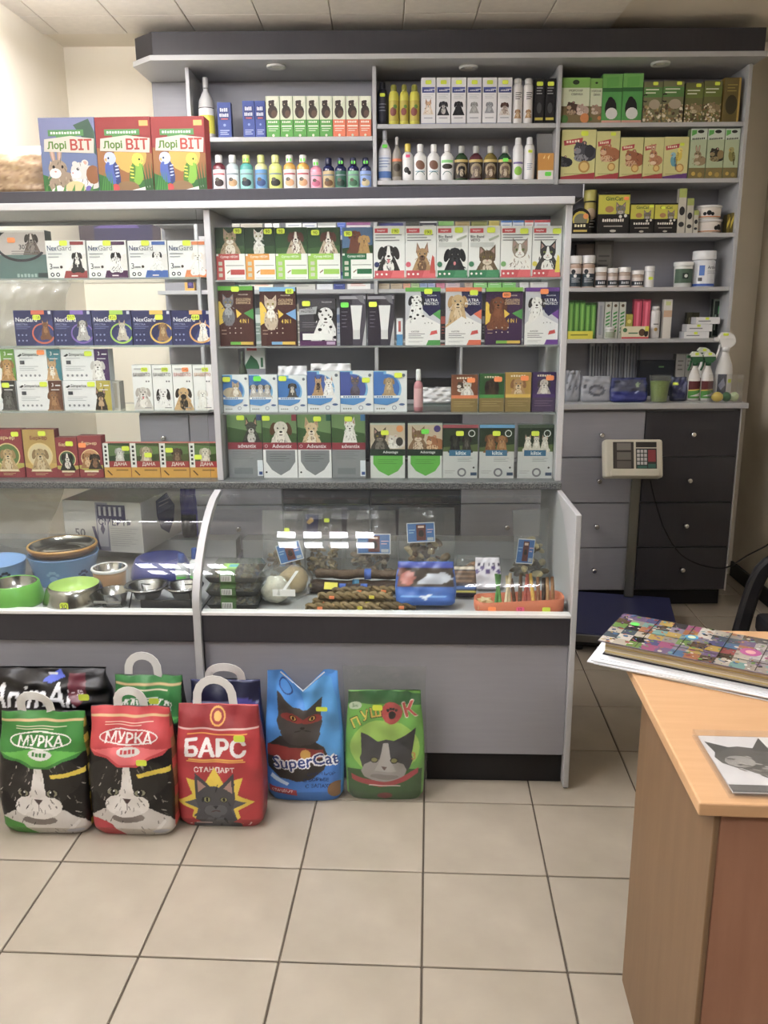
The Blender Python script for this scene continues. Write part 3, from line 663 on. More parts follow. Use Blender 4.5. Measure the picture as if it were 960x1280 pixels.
def d_advg(animal, tab):
    def f(c):
        c.rect(0, .5, 1, .97, '#c9b9a0'); animal(c); c.rect(0, .97, 1, 1, '#b9c4bc'); c.rect(0, 0, 1, .5, '#d6dad6'); c.rect(0, .41, 1, .53, '#2a3a30'); c.text('Advantage', .58, .47, .06, '#e9eeea', .68, .008)
        c.poly([(.08, .41), (.94, .41), (.94, .26), (.8, .13), (.52, .04), (.24, .13), (.08, .26)], '#58b03a'); c.lines(.22, .8, .34, .24, 3, '#3f7f2c', .25); c.circ(.85, .9, .1, tab)
    return f
def d_kilt(animal, flap):
    def f(c):
        c.rect(0, .5, 1, 1, '#2f3d2c'); c.poly([(0, .5), (1, .5), (1, .64), (0, .58)], '#586a3c'); animal(c); c.rect(0, .94, 1, 1, flap); c.rect(0, 0, 1, .48, '#c9ccca'); c.rect(.18, .42, .8, .53, '#2f6c92'); c.text('kiltix', .52, .475, .07, '#eef6f8', .44, .01)
        c.lines(.42, .86, .38, .3, 3, '#8a8f8e', .3); c.ring(.55, .11, .13, .05, '#77777c'); c.rect(.8, .05, .98, .11, '#39506a'); c.circ(.89, .2, .03, '#444444'); c.lines(.06, .36, .14, .07, 2, '#9a9a98'); c.ring(.82, .84, .1, .025, '#dfe6de')
    return f
def d_nex(animal, acc):
    def f(c):
        c.poly([(.42, 0), (1, 0), (1, .66), (.86, .6), (.66, .4), (.5, .2)], '#e6e2de'); c.poly([(.4, 0), (1, 0), (1, .2), (.46, .2)], acc); animal(c)
        c.text('Nex', .04, .80, .14, '#22406e', .24, .012, al='l'); c.text('Gard', .29, .80, .14, '#7d8084', .44, .0, al='l'); c.rect(.62, .88, .96, .97, acc); c.lines(.05, .4, .66, .5, 2, '#a0a4a8', .3)
        c.text('3', .1, .32, .15, '#3a3a40', .1, .0); c.rect(.15, .27, .3, .31, '#8a8a8e'); c.circ(.36, .3, .035, '#3c2a24')
        c.circ(.12, .1, .05, '#22262c'); c.circ(.26, .1, .05, '#22262c'); c.circ(.12, .1, .025, '#ffffff'); c.circ(.26, .1, .025, '#ffffff'); c.rect(.6, .05, .76, .08, '#f0e4e0')
    return f
def d_spec(animal, acc):
    def f(c):
        c.poly([(.5, 0), (1, 0), (1, .75), (.78, .6), (.62, .3)], '#2f3a78'); c.ring(.74, .34, .30, .035, acc, 20, 330, .26); animal(c); c.ring(.74, .34, .30, .045, acc, 190, 340, .26)
        c.rect(.46, .88, .8, 1, acc); c.rect(.9, .89, .97, .98, '#c8ccd8'); c.text('NexGard', .05, .74, .13, '#f2f4fa', .55, .008, al='l'); c.text('SPECTRA', .05, .6, .06, '#9aa4cc', .4, .0, al='l'); c.lines(.05, .42, .54, .44, 2, '#6a76a8', .3)
        for k in range(3):
            for j in range(2): c.circ(.09 + .1 * k, .3 - .16 * j, .022, '#8c98c4')
    return f
def d_simp(animal, acc):
    def f(c):
        c.rect(.7, 0, 1, 1, acc); animal(c); c.text('Simparica', .17, .82, .13, '#33363c', .36, .006, al='l'); c.poly([(.05, .78), (.13, .86), (.16, .82), (.1, .76)], '#33363c'); c.rect(.1, .52, .2, .64, '#4a4d54'); c.lines(.08, .5, .46, .28, 3, '#b4b7bc', .3)
        for k in range(5): c.circ(.11 + .1 * k, .16, .025, '#8c8f96')
        c.text('3', .8, .86, .12, '#f4f4f4', .1, .006); c.rect(.86, .82, .97, .86, '#e8e8e8'); c.rect(.76, .68, .94, .71, '#e0e0e0'); c.rect(.1, .7, .4, .73, '#c4c6ca')
    return f
def d_brav(animal, acc):
    def f(c):
        animal(c); c.text('БРАВЕКТО', .5, .79, .075, acc, .86, .008); c.rect(.12, .9, .5, .93, '#b8b8b8'); c.circ(.72, .64, .04, '#55585c'); c.circ(.84, .64, .04, '#55585c'); c.rect(.55, .04, .9, .06, '#9a9a9a')
    return f
def d_bar(animal, disc, top, low='#8a2430', big=True):
    def f(c):
        c.rect(0, 0, 1, .3, '#c9a24e' if big else '#b8b04c'); c.poly([(0, 0), (1, 0), (1, .22), (.5, .12), (0, .22)], low)
        c.circ(.5, .46, .4, '#e2c98c', n=22); c.circ(.5, .46, .36, disc, n=22); animal(c); c.poly([(0, .0), (1, 0), (1, .12), (0, .12)], low)
        c.text('Барьер', .5, .82, .1, '#7c1c24' if big else '#e8cf9c', .74, .012); c.rect(.2, .13, .8, .17, '#f0e2c0'); c.lines(.3, .7, .09, .03, 2, '#e0c48c')
    return f
def d_dana(animal, bg):
    def f(c):
        c.rect(0, .3, 1, 1, bg); c.poly([(.2, .62), (1, .7), (1, .9), (.2, .95)], '#5c7a42'); animal(c); c.rect(0, 0, 1, .32, '#d09a2c'); c.rect(0, .3, .2, 1, '#e9e9e4')
        for k in range(5): c.rect(.06, .38 + .12 * k, .14, .45 + .12 * k, '#2c2c2c')
        c.rect(.2, .3, 1, .48, '#9c2226'); c.text('ДАНА', .62, .39, .12, '#f4f0e6', .5, .01); c.poly([(.1, .2), (.26, .06), (.3, .08), (.14, .22)], '#5c3a14'); c.rect(.45, .2, .9, .24, '#8c6416')
    return f
# ================================================================== FRONT CABINET STOCK
w_ = lambda s: s
def RR(zb, yb, where, cat='medicine box', group=None, v=2.757, d=.03, fr=FA, tw=.026, lim=None): return dict(fr=fr, v=v, zb=zb, yb=yb, d=d, where=where, cat=cat, group=group, tw=tw, lim=lim)
LR, LL = (-.6575, .4455), (-1.745, -.681)
R1 = RR(SHR[0], 344.5, 'on the top glass shelf', group='flea collars and drops on the top glass shelf', lim=LR)
for x0, x1, an, band, ds, tg, sk in (
    (269.7, 306.2, lambda c: cat(c, .5, .78, .42, '#a58d6c', '#e6dccb', stripe='#3e3326', eye='#7d9a4a'), '#b83a34', 'green photo box with tabby cat and red band', (.78, .93), ('#27402a', '#3c5a34')),
    (306.4, 344.1, lambda c: cat(c, .46, .82, .3, '#e6e2d6', '#f4f1ea', sit=1), '#e0962e', 'green photo box with white cat and orange band', (.78, .92), ('#223822', '#33502e')),
    (344.3, 384.6, lambda c: dog(c, .64, .8, .36, '#5c3226', '#5c3226', '#efe6da', '#c8b49a', blaze='#efe6da'), '#9ccc4c', 'green box with brown white dog, left of lime banded twins', (.18, .93), ('#2a4a28', '#3e6234')),
    (384.8, 425.2, lambda c: dog(c, .64, .8, .36, '#5c3226', '#5c3226', '#efe6da', '#c8b49a', blaze='#efe6da'), '#9ccc4c', 'green box with brown white dog, right of lime banded twins', (.24, .9), ('#2a4a28', '#3e6234')),
    (427.6, 466, lambda c: (dog(c, .42, .84, .3, '#6e3a26', sit=1), dog(c, .72, .76, .28, '#b48a4c', sit=1)), '#1f6a40', 'blue sky photo box with two dogs and dark green band', (.2, .88), ('#4a6c94', '#2c4a26'))):
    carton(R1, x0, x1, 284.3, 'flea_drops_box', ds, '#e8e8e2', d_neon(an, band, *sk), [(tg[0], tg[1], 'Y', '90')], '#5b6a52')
for x0, x1, an, band, ti, dot, ds, it, tg in (
    (466.8, 506.2, lambda c: dog(c, .48, .47, .5, '#33302e', '#33302e', '#efece8', '#33302e', blaze='#efece8', tongue=1), '#c43a44', None, '#2c3566', 'white collar box with black white border collie', None, (.7, .9, '190')),
    (506.4, 545.4, lambda c: dog(c, .55, .45, .4, '#b08a5c', '#8a6844', '#6e4e36', '#b08a5c', ears='prick'), '#c43a44', None, '#d8576a', 'white collar box with prick eared shepherd dog', '#c23a2c', (.74, .88, '190')),
    (545.6, 585.2, lambda c: dog(c, .58, .42, .5, '#26262a', '#1c1c20', '#34343a', '#26262a', tongue=1), '#2c7a50', ('Bio Band', 'VETO'), '#3f7f5c', 'white collar box with black labrador', None, (.7, .92, None)),
    (585.4, 625.4, lambda c: cat(c, .6, .38, .5, '#6e5a42', '#d8c8b0', stripe='#2c2218', eye='#a08c3c'), '#2c7a50', ('Bio Band', 'VETO'), '#3f7f5c', 'white collar box with dark tabby cat', None, (.7, .92, None)),
    (625.6, 664.8, lambda c: cat(c, .62, .52, .48, '#a09080', '#f2efea', '#f2efea', blaze='#f2efea', eye='#8c9c5c'), '#c43a44', None, '#7ab06a', 'white collar box with pale grey and white cat', None, (.74, .9, None)),
    (665, 703.6, lambda c: cat(c, .54, .47, .52, '#3c3a3c', '#f2efea', '#4c4a4a', blaze='#f2efea', eye='#a0b060'), '#c43a44', None, '#e0d24a', 'white collar box with dark grey and white cat', '#e0cc3c', (.82, .9, None))):
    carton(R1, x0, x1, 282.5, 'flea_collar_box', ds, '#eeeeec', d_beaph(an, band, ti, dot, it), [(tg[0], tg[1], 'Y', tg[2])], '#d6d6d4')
R2 = RR(SHR[1], 430, 'on the second glass shelf', group='golden and ultra boxes on the second glass shelf', lim=LR)
for x0, x1, yt, an, flap, base, acc, ds, tg in (
    (271.4, 317.2, 357.7, lambda c: cat(c, .28, .72, .3, '#77777c', '#a8a8ac', sit=1, eye='#c0a83c'), '#5fae32', '#4a2420', '#3c8a3c', 'maroon box with grey cat and green flap', (.5, .95, 'Y', None)),
    (325, 370.2, 359, lambda c: cat(c, .3, .7, .32, '#c8b49c', '#f2eee6', sit=1), '#7ab0dc', '#4a2420', '#6a9cd0', 'maroon box with white cat and light blue flap', (.84, .93, 'Y', '80')),
    (606.7, 653, 359.4, lambda c: dog(c, .34, .72, .34, '#7a4426', '#5c321c', '#8a5230', ears='long', sit=1), '#7ab83c', '#40244c', '#4a9a4a', 'purple box with brown spaniel and yellow stripe', (.56, .87, 'O', '480'))):
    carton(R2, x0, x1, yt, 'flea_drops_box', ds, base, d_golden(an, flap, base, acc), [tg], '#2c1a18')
def d_dalm(c):
    c.rect(0, .1, 1, .3, '#3c2a44'); dog(c, .72, .62, .46, '#e8e6e4', '#2c2a2c', '#f2f0ee', '#e8e6e4', spots='#2a282a'); c.poly([(0, .78), (.5, .84), (.46, .68), (0, .66)], '#a8a8ac'); c.text('ULTRA', .24, .8, .05, '#3f3a40', .36, .01); c.text('PROTECT', .24, .73, .05, '#3f3a40', .4, .01)
    c.rect(.08, .12, .9, .26, '#efefec'); c.rect(0, 0, 1, .1, '#5c2c5c'); c.rect(.74, .02, .97, .08, '#c0a8c4'); c.lines(.08, .5, .5, .36, 3, '#8c868e', .2); c.text('PALLADIUM', .76, .93, .03, '#bdb8be', .3)
carton(R2, 374, 420, 373.6, 'flea_drops_box', 'charcoal box with dalmatian and pale lower strip', '#4a464c', d_dalm, [(.2, .9, 'Y')], '#2c2a2e')
def d_tube(c):
    c.rect(0, 0, .48, 1, '#2e2634'); c.rect(.0, .9, 1, .96, '#9c98a0'); c.poly([(.42, .78), (.86, .78), (.76, .3), (.5, .3)], '#e6e4e4'); c.rect(.5, .12, .76, .3, '#d2d0d0'); c.poly([(.6, .96), (.9, .98), (.96, .8), (.8, .84)], '#77747c'); c.lines(.08, .3, .66, .3, 5, '#77707e', .2); c.poly([(.84, .0), (1, 0), (1, .5), (.9, .2)], '#b9b7ba')
carton(R2, 424.4, 457.8, 367.5, 'ointment_tube_box', 'dark box picturing a white tube, green sticker', '#4c4652', d_tube, [(.2, .79, 'G')], '#2c2832')
carton(R2, 459.4, 493, 367.5, 'ointment_tube_box', 'dark box picturing a white tube, yellow sticker', '#433e48', d_tube, [(.2, .8, 'Y')], '#2c2832')
carton(R2, 495.5, 503.5, 398, 'slim_tube_box', 'narrow white and blue carton beside the dalmatian box', '#dfe2e6', lambda c: (c.rect(0, 0, 1, .4, '#3f8ac0'), c.rect(.3, .5, .7, .9, '#b04a44')), (), '#c8ccd0', d=.02)
for x0, x1, an, flap, acc, ds, tg in (
    (506.5, 550.7, lambda c: dog(c, .32, .76, .34, '#ecebe9', '#2c2a2c', '#f4f3f1', spots='#232224', sit=1), '#5fa83c', '#4a9a4a', 'white navy box with sitting dalmatian', (.65, .93, 'Y', None)),
    (556.7, 602, lambda c: dog(c, .34, .74, .4, '#c9a878', '#b48c58', '#dcc49c', sit=1), '#e0703a', '#d85c34', 'white navy box with golden retriever', (.78, .91, 'Y', None)),
    (656, 700.6, lambda c: dog(c, .34, .72, .36, '#efece8', '#3a3432', '#f4f2ee', sit=1, blaze='#f4f2ee'), '#6a3490', '#6a3490', 'white navy box with papillon dog and purple flap', (.55, .93, 'O', None))):
    carton(R2, x0, x1, 359.4, 'flea_drops_box', ds, '#eceae8', d_ultra(an, flap, acc), [tg], '#3a3860')
R3 = RR(SHR[2], 512.7, 'on the third glass shelf', group='blue disc boxes on the third glass shelf', lim=LR)
for x0, x1, yt, an, bg, ds, tg in (
    (276.7, 311.3, 468.7, lambda c: (c.ell(.3 * c.w, .52 * c.h, .3 * c.w, .14 * c.h, '#c8b898'), cat(c, .5, .68, .26, '#b8a488', '#efe6d6')), '#2a6db4', 'white box with lying cat in a blue disc', (.16, .88, 'Y')),
    (311.6, 347, 468.7, lambda c: [dog(c, k, .66, .2, '#b8b2aa', '#5c564e', '#e8e4de', sit=1) for k in (.15, .4, .64)], '#2a6db4', 'white box with three puppies in a blue disc', (.3, .9, 'G')),
    (347.5, 383.7, 469.5, lambda c: dog(c, .5, .7, .22, '#55504c', '#2c2a28', '#d8d0c4', sit=1), '#2a6db4', 'white box with grey husky puppy in a blue disc', (.17, .92, 'Y')),
    (384, 425, 464, lambda c: (dog(c, .34, .72, .22, '#b89468', '#3a2c22', '#3a2c22', ears='prick', sit=1), dog(c, .66, .7, .26, '#f0eeea', '#e4e0d8', '#ffffff', ears='prick', sit=1)), '#3a5aa4', 'white box with brown dog beside white spitz', None),
    (425.2, 466.8, 464, lambda c: cat(c, .45, .74, .24, '#5c5460', '#6a626e', sit=1, eye='#d0a83c'), '#3c4e9c', 'white box with upright grey cat in a violet disc', (.78, .78, 'Y')),
    (467, 508.8, 464, lambda c: dog(c, .46, .74, .24, '#b49a72', '#96784e', '#d2bc94', sit=1), '#2668b8', 'white box with sitting tan dog in a blue disc', (.74, .9, 'Y'))):
    carton(R3, x0, x1, yt, 'collar_box', ds, '#e6eaec', d_disc(an, None, bg), [tg] if tg else (), '#c6ccd2')
R3b = RR(SHR[2], 511.5, 'on the third glass shelf', group='four small tinted boxes on the third glass shelf', lim=LR)
for x0, x1, yt, c1, c2, an, ds in (
    (564, 597.4, 469, '#7a4426', '#d8703a', lambda c: (rodent(c, .4, .72, .26, '#4a3a30', '#e0d8cc'), cat(c, .6, .7, .3, '#d2ccc4', '#f0ece6')), 'small brown box with white face and orange strip'),
    (599, 630.5, 467.5, '#2c5a2c', '#3c8a3c', lambda c: dog(c, .5, .72, .4, '#3c2c22', '#2a1e18', '#4c3a2c', ears='long'), 'small green box with dark dog'),
    (631.5, 663.8, 466, '#b08a34', '#d8b040', lambda c: dog(c, .5, .7, .44, '#b48a58', '#8a5c34', '#dcc8a8', ears='flop'), 'small yellow box with tan puppy'),
    (665, 696, 465.5, '#3a2456', '#4a2c6c', lambda c: dog(c, .5, .7, .4, '#c8beb4', '#3a3230', '#e8e2da', ears='flop'), 'small violet box with grey dog')):
    def f(c, c1=c1, c2=c2, an=an):
        c.rect(0, .44, 1, 1, c1); an(c); c.rect(0, .36, 1, .45, c2); c.rect(0, 0, 1, .36, '#8a7440' if c1 != '#3a2456' else '#4c3a58'); c.lines(.1, .9, .28, .1, 3, '#a8925c' if c1 != '#3a2456' else '#7a6a84', .3); c.word(6, .5, .92, .05, '#e8dcc0', .6)
    carton(R3b, x0, x1, yt, 'drops_box', ds, c1, f, [(.74, .86, 'O')], c1)
bottle(dict(R3, group=None), 517, 529, 462, 'spray_bottle', 'pink liquid bottle with a white cap', 'dropper', '#c07c84', '#e8e8e8', (.1, .55, '#d8a8ac'), cat='bottle', sy=1)
R4 = RR(.912, 595.5, 'standing on the stone worktop', group='drop boxes on the stone worktop, right cabinet', lim=LR)
for x0, x1, yt, yb, an, dp, ti, tab, ds, tg in (
    (284.6, 328, 517.4, 596, lambda c: dog(c, .7, .78, .34, '#4a4c48', '#2c2e2c', '#c8c8c4', '#3a3c3a', ears='prick'), True, 'advantix', '#3a4a80', 'grey red banded box with husky head', (.4, .94, 'Y')),
    (328.4, 371.5, 518, 595, lambda c: dog(c, .54, .76, .46, '#d8d2c6', '#5c3c26', '#ece6dc', '#d8d2c6', ears='flop'), False, 'Advantix', '#8a2c3a', 'red banded shield box with large spotted hound', (.12, .94, 'Y')),
    (372, 414.3, 518, 595.5, lambda c: dog(c, .42, .76, .4, '#d8bc94', '#c8a478', '#ece0cc', '#d8bc94', ears='prick'), False, 'Advantix', '#2c5a4c', 'red banded shield box with chihuahua', (.6, .93, 'Y')),
    (414.8, 457, 518, 595.5, lambda c: dog(c, .54, .8, .32, '#eeece6', '#e2ded6', '#f6f4f0', ears='prick', sit=1), True, 'advantix', '#2f6aa4', 'grey red banded box with white terrier', (.5, .93, 'Y'))):
    carton(R4, x0, x1, yt, 'flea_drops_box', ds, '#8d9194', d_advx(an, dp, ti, tab), [tg], '#5c5f62', yb=yb)
for x0, x1, yt, an, tab, ds, tg in (
    (462.8, 506.4, 529, lambda c: (cat(c, .28, .75, .34, '#4c4640', '#7c746a', stripe='#2a2622'), rodent(c, .7, .7, .26, '#d6d0c8', '#f0ece6', '#4a4642')), '#d88a4a', 'green shield box with dark cat and orange dot', (.42, .83, 'Y')),
    (509.6, 553, 529, lambda c: (cat(c, .3, .76, .36, '#8a6a4c', '#d8c4ac', stripe='#4a3422'), rodent(c, .74, .68, .28, '#a0643a', '#d8b48c')), '#4a3a80', 'green shield box with tabby cat and violet dot', (.5, .85, 'G'))):
    carton(R4, x0, x1, yt, 'flea_drops_box', ds, '#d6dad6', d_advg(an, tab), [tg], '#34443a', yb=594)
for x0, x1, an, flap, ds in (
    (553.4, 597.4, lambda c: (dog(c, .35, .74, .22, '#2a2a2a', '#161616', '#44423e', sit=1), dog(c, .68, .72, .2, '#3c3a34', '#22201c', '#66625a', sit=1)), '#9c4450', 'collar box with dark dogs and red flap'),
    (599, 643, lambda c: (dog(c, .32, .74, .24, '#8a5c34', '#6a4424', '#a87c4c', sit=1), dog(c, .64, .72, .24, '#a4703c', '#7c5028', '#b88c5c', sit=1)), '#5c9ccc', 'collar box with two brown dogs and blue flap'),
    (647, 692.4, lambda c: [dog(c, k, .72, .17, '#d8d2c4', '#8c8474', '#eeeae0', ears='prick', sit=1) for k in (.28, .52, .76)], '#4a5a48', 'collar box with three pale dogs and green flap')):
    carton(R4, x0, x1, 531, 'flea_collar_box', ds, '#c9ccca', d_kilt(an, flap), [(.48, .84, 'Y')], '#7c807e', yb=594.6)
# ------------------------------------------------------------------ left cabinet
L1 = RR(SHL[0], 344, 'on the left cabinet top shelf', group='chew tablet boxes on the left cabinet top shelf', lim=LL)
for x0, x1, acc, an, ds, tx in (
    (57.8, 107.8, '#8c2024', lambda c: dog(c, .77, .58, .19, '#1e1c1c', '#141212', '#e8e4de', '#1e1c1c', sit=1, blaze='#e8e4de'), 'white tablet box with bernese dog and dark red corner', .46),
    (109.4, 158.8, '#4c1f4c', lambda c: dog(c, .72, .58, .19, '#1e1c1e', '#141214', '#f0eeec', '#f0eeec', sit=1, blaze='#f0eeec'), 'white tablet box with black white dog and purple corner', .52),
    (160.4, 209.2, '#2c5aa8', lambda c: dog(c, .74, .6, .18, '#f0eeea', '#2c2a2a', '#f6f4f0', sit=1), 'white tablet box with small white dog and blue corner', .46),
    (210, 258.8, '#d8783a', lambda c: dog(c, .76, .56, .22, '#f4f0e8', '#e6e0d4', '#fbf8f2', sit=1), 'white tablet box with bichon dog and orange corner', .5)):
    carton(L1, x0, x1, 300.6, 'tablet_box', ds, '#efefee', d_nex(an, acc), [(tx, .93, 'Y')], '#d2d2d2')
def d_teal(c):
    c.rect(0, 0, 1, .5, '#5a7674'); c.poly([(0, .5), (1, .5), (1, 1), (0, 1)], '#c6bcb8'); dog(c, .72, .82, .2, '#3a302c', '#2a2220', '#8c827c', '#6a5c56', blaze='#d8d0c8')
    c.ring(.5, .72, .52, .05, '#2c2a34', 95, 330, .34, n=28); c.text('30', .52, .66, .1, '#2c2a34', .12); c.lines(.3, .85, .58, .48, 2, '#7c7478', .3); c.word(7, .62, .07, .07, '#9cb4b0', .5); c.rect(.8, .03, 1, .12, '#2c3c40'); c.rect(0, .96, 1, 1, '#dcd6d2')
carton(L1, -4, 58, 288, 'collar_box', 'large teal and beige box with brown dog', '#c6bcb8', d_teal, [(.32, .8, 'O')], '#4c5c5c', d=.05, dv=.01)
L2 = RR(SHL[1], 429.5, 'on the left cabinet second shelf', group='navy tablet boxes on the left cabinet second shelf', lim=LL)
for x0, x1, acc, an, ds, tx, tt in (
    (18, 66.6, '#c8553c', lambda c: dog(c, .8, .56, .17, '#7a4a26', '#4c2c16', '#a4703c', ears='prick', sit=1), 'navy tablet box with brown dog and red corner', .6, '1158'),
    (67, 115, '#7a5cb4', lambda c: dog(c, .76, .6, .2, '#b8b4ae', '#55504c', '#ecebe8', sit=1), 'navy tablet box with grey white dog and violet corner', .48, '937'),
    (115.6, 164.6, '#a4cc4c', lambda c: dog(c, .76, .54, .17, '#c8beac', '#a89c88', '#e6dfd2', ears='prick', sit=1), 'navy tablet box with pale terrier and lime ring', .54, '826'),
    (165.4, 214.4, '#e0b84a', lambda c: dog(c, .78, .52, .17, '#9c7448', '#6c4c2a', '#c8a878', sit=1), 'navy tablet box with tan terrier and yellow ring', .7, None),
    (215, 263.6, '#e0a45a', lambda c: dog(c, .8, .52, .18, '#f0e8da', '#d8b48a', '#faf6ee', ears='prick', sit=1), 'navy tablet box with papillon and pale orange ring', .62, '644')):
    carton(L2, x0, x1, 388, 'tablet_box', ds, '#252a5e', d_spec(an, acc), [(tx, .8, 'Y', tt)], '#1a1e44')
L3 = RR(SHL[2], 512.7, 'on the left cabinet third shelf', group='white tablet boxes on the left cabinet third shelf', d=.045, lim=LL)
zup = None
sim = [(-38, 20.6, 476, 512.7, None, '#3c3a3a', lambda c: dog(c, .82, .5, .2, '#55534f', '#2c2a28', '#6c6a66', sit=1), 'partly cut off white tablet box with grey dog, lower', (.8, .85, 'Y')),
       (22, 78.6, 476, 512.7, None, '#5c3220', lambda c: dog(c, .8, .48, .2, '#8a5c34', '#6a4020', '#a8784a', sit=1), 'white tablet box with brown dog, lower of its pair', (.6, .88, 'Y')),
       (79.6, 139.2, 476, 512.7, None, '#b8a83c', lambda c: dog(c, .78, .46, .2, '#3a3028', '#2a221c', '#c8a47c', ears='prick', sit=1), 'white tablet box with dark chihuahua, lower of its pair', (.6, .88, 'Y')),
       (-38, 19, 436.6, 474.5, 'up', '#6a9a3c', lambda c: dog(c, .82, .5, .22, '#b48448', '#8c6430', '#d0a878', sit=1), 'partly cut off white tablet box with tan dog, upper', (.2, .8, 'Y')),
       (19.4, 76.4, 436.6, 474.5, 'up', '#2c7a8c', lambda c: dog(c, .8, .46, .2, '#c8a070', '#a07c4c', '#f0e8dc', ears='prick', sit=1), 'white tablet box with corgi dog, upper of its pair', (.58, .9, 'O')),
       (77, 136.4, 436.6, 474.5, 'up', '#43245c', lambda c: dog(c, .76, .46, .22, '#e2deda', '#c8c4c0', '#f6f4f2', sit=1), 'white tablet box with white puppy, upper of its pair', (.58, .86, 'Y'))]
for x0, x1, yt, yb, up, acc, an, ds, tg in sim:
    if up: zb = zup
    else: zb = SHL[2]
    o = carton(L3, x0, x1, yt, 'tablet_box', ds, '#ececee', d_simp(an, acc), [tg], '#d0d2d6', zb=zb, yb=yb, dv=.006 if up else 0)
    if not up: zup = SHL[2] + max(v[2] for v in o.bound_box) + .001
carton(L3, 140, 150, 477, 'tablet_box', 'narrow pale box end beside white tablet boxes', '#bcb8ae', lambda c: c.rect(.3, .05, .7, .95, '#a49c8c'), (), '#a8a49a', dv=.02)
L3b = RR(SHL[2], 511, 'on the left cabinet third shelf', group='four dog face boxes on the left cabinet third shelf', d=.04, lim=LL)
for x0, x1, acc, an, ds, tc, tt in (
    (166, 190.6, '#4a3a3c', lambda c: dog(c, .5, .38, .56, '#d2ccc4', '#b8b0a8', '#f0ece6', tongue=1), 'narrow white box with pale grey dog face', 'Y', '760'),
    (191, 216, '#4c4a4c', lambda c: dog(c, .5, .38, .5, '#f0eeec', '#1e1a18', '#f6f4f2', '#f0eeec', ears='long'), 'narrow white box with black eared spaniel face', 'Y', '595'),
    (216.4, 241.4, '#b84a3c', lambda c: dog(c, .5, .36, .6, '#c8a470', '#2a221c', '#2a2420', '#c8a470'), 'narrow white box with pug face', 'O', '545'),
    (241.8, 265.8, '#c88a5c', lambda c: dog(c, .46, .36, .4, '#f0ede6', '#dcd6cc', '#faf8f4', sit=1), 'narrow white box with small maltese dog', 'Y', '635')):
    carton(L3b, x0, x1, 456.4, 'tablet_box', ds, '#f0f0ee', d_brav(an, acc), [(.66, .9, tc, tt, .022)], '#d6d6d4')
L4 = RR(.912, 594, 'on the worktop, left cabinet', group='flea drop boxes on the worktop, left cabinet', lim=LL)
for x0, x1, yt, disc, base, an, ds, tg, big in (
    (-10, 29, 536.6, '#5c7a3c', '#8a2430', lambda c: dog(c, .5, .47, .36, '#c0a070', '#a08050', '#dcc8a0', sit=0), 'dark red box with labrador in a green disc', (.8, .9, 'Y'), False),
    (30, 70, 537, '#d8c89c', '#b8954c', lambda c: dog(c, .5, .47, .38, '#b09468', '#8c7048', '#d0bc94'), 'ochre box with labrador in a pale disc', (.62, .92, 'Y'), True),
    (70.4, 97.5, 547, '#4a6a4a', '#8a2430', lambda c: dog(c, .5, .5, .4, '#2a2826', '#1c1a18', '#e8e2da', blaze='#e8e2da'), 'small dark red box with black white puppy', (.66, .85, 'Y'), False),
    (98, 128, 545, '#c08a5c', '#8a2430', lambda c: (dog(c, .36, .5, .32, '#a4703c', '#7c4c24', '#d8b488'), dog(c, .68, .48, .32, '#3a2c24', '#241a16', '#8c6444')), 'small dark red box with two brown puppies', (.2, .78, 'O'), False)):
    carton(L4, x0, x1, yt, 'flea_drops_box', ds, base, d_bar(an, disc, None, big=big), [tg], '#7a1f2a', d=.04)
for x0, x1, an, bg, ds, tg in (
    (129.5, 163, lambda c: dog(c, .62, .76, .26, '#c8c8c2', '#a0a09a', '#e6e6e2', sit=1), '#2c4a2a', 'yellow red box with pale terrier, leftmost of four', (.86, .85, 'Y')),
    (163.4, 199.5, lambda c: dog(c, .55, .76, .32, '#b8a890', '#8c7c64', '#e0d8c8', sit=1), '#3a4a26', 'yellow red box with cream dog, second of four', (.62, .66, 'Y')),
    (199.9, 236.4, lambda c: dog(c, .6, .74, .28, '#5c4434', '#3c2a20', '#8c7058', sit=1), '#4c5a30', 'yellow red box with brown dog, third of four', (.34, .8, 'Y')),
    (236.8, 271.4, lambda c: dog(c, .58, .74, .3, '#d0c8b8', '#b0a690', '#eae4d8', sit=1), '#3c5028', 'yellow red box with cream dog, rightmost of four', (.32, .6, 'Y'))):
    carton(L4, x0, x1, 554, 'flea_drops_box', ds, '#c08a2c', d_dana(an, bg), [tg], '#a04430', d=.035, top='#b85448')
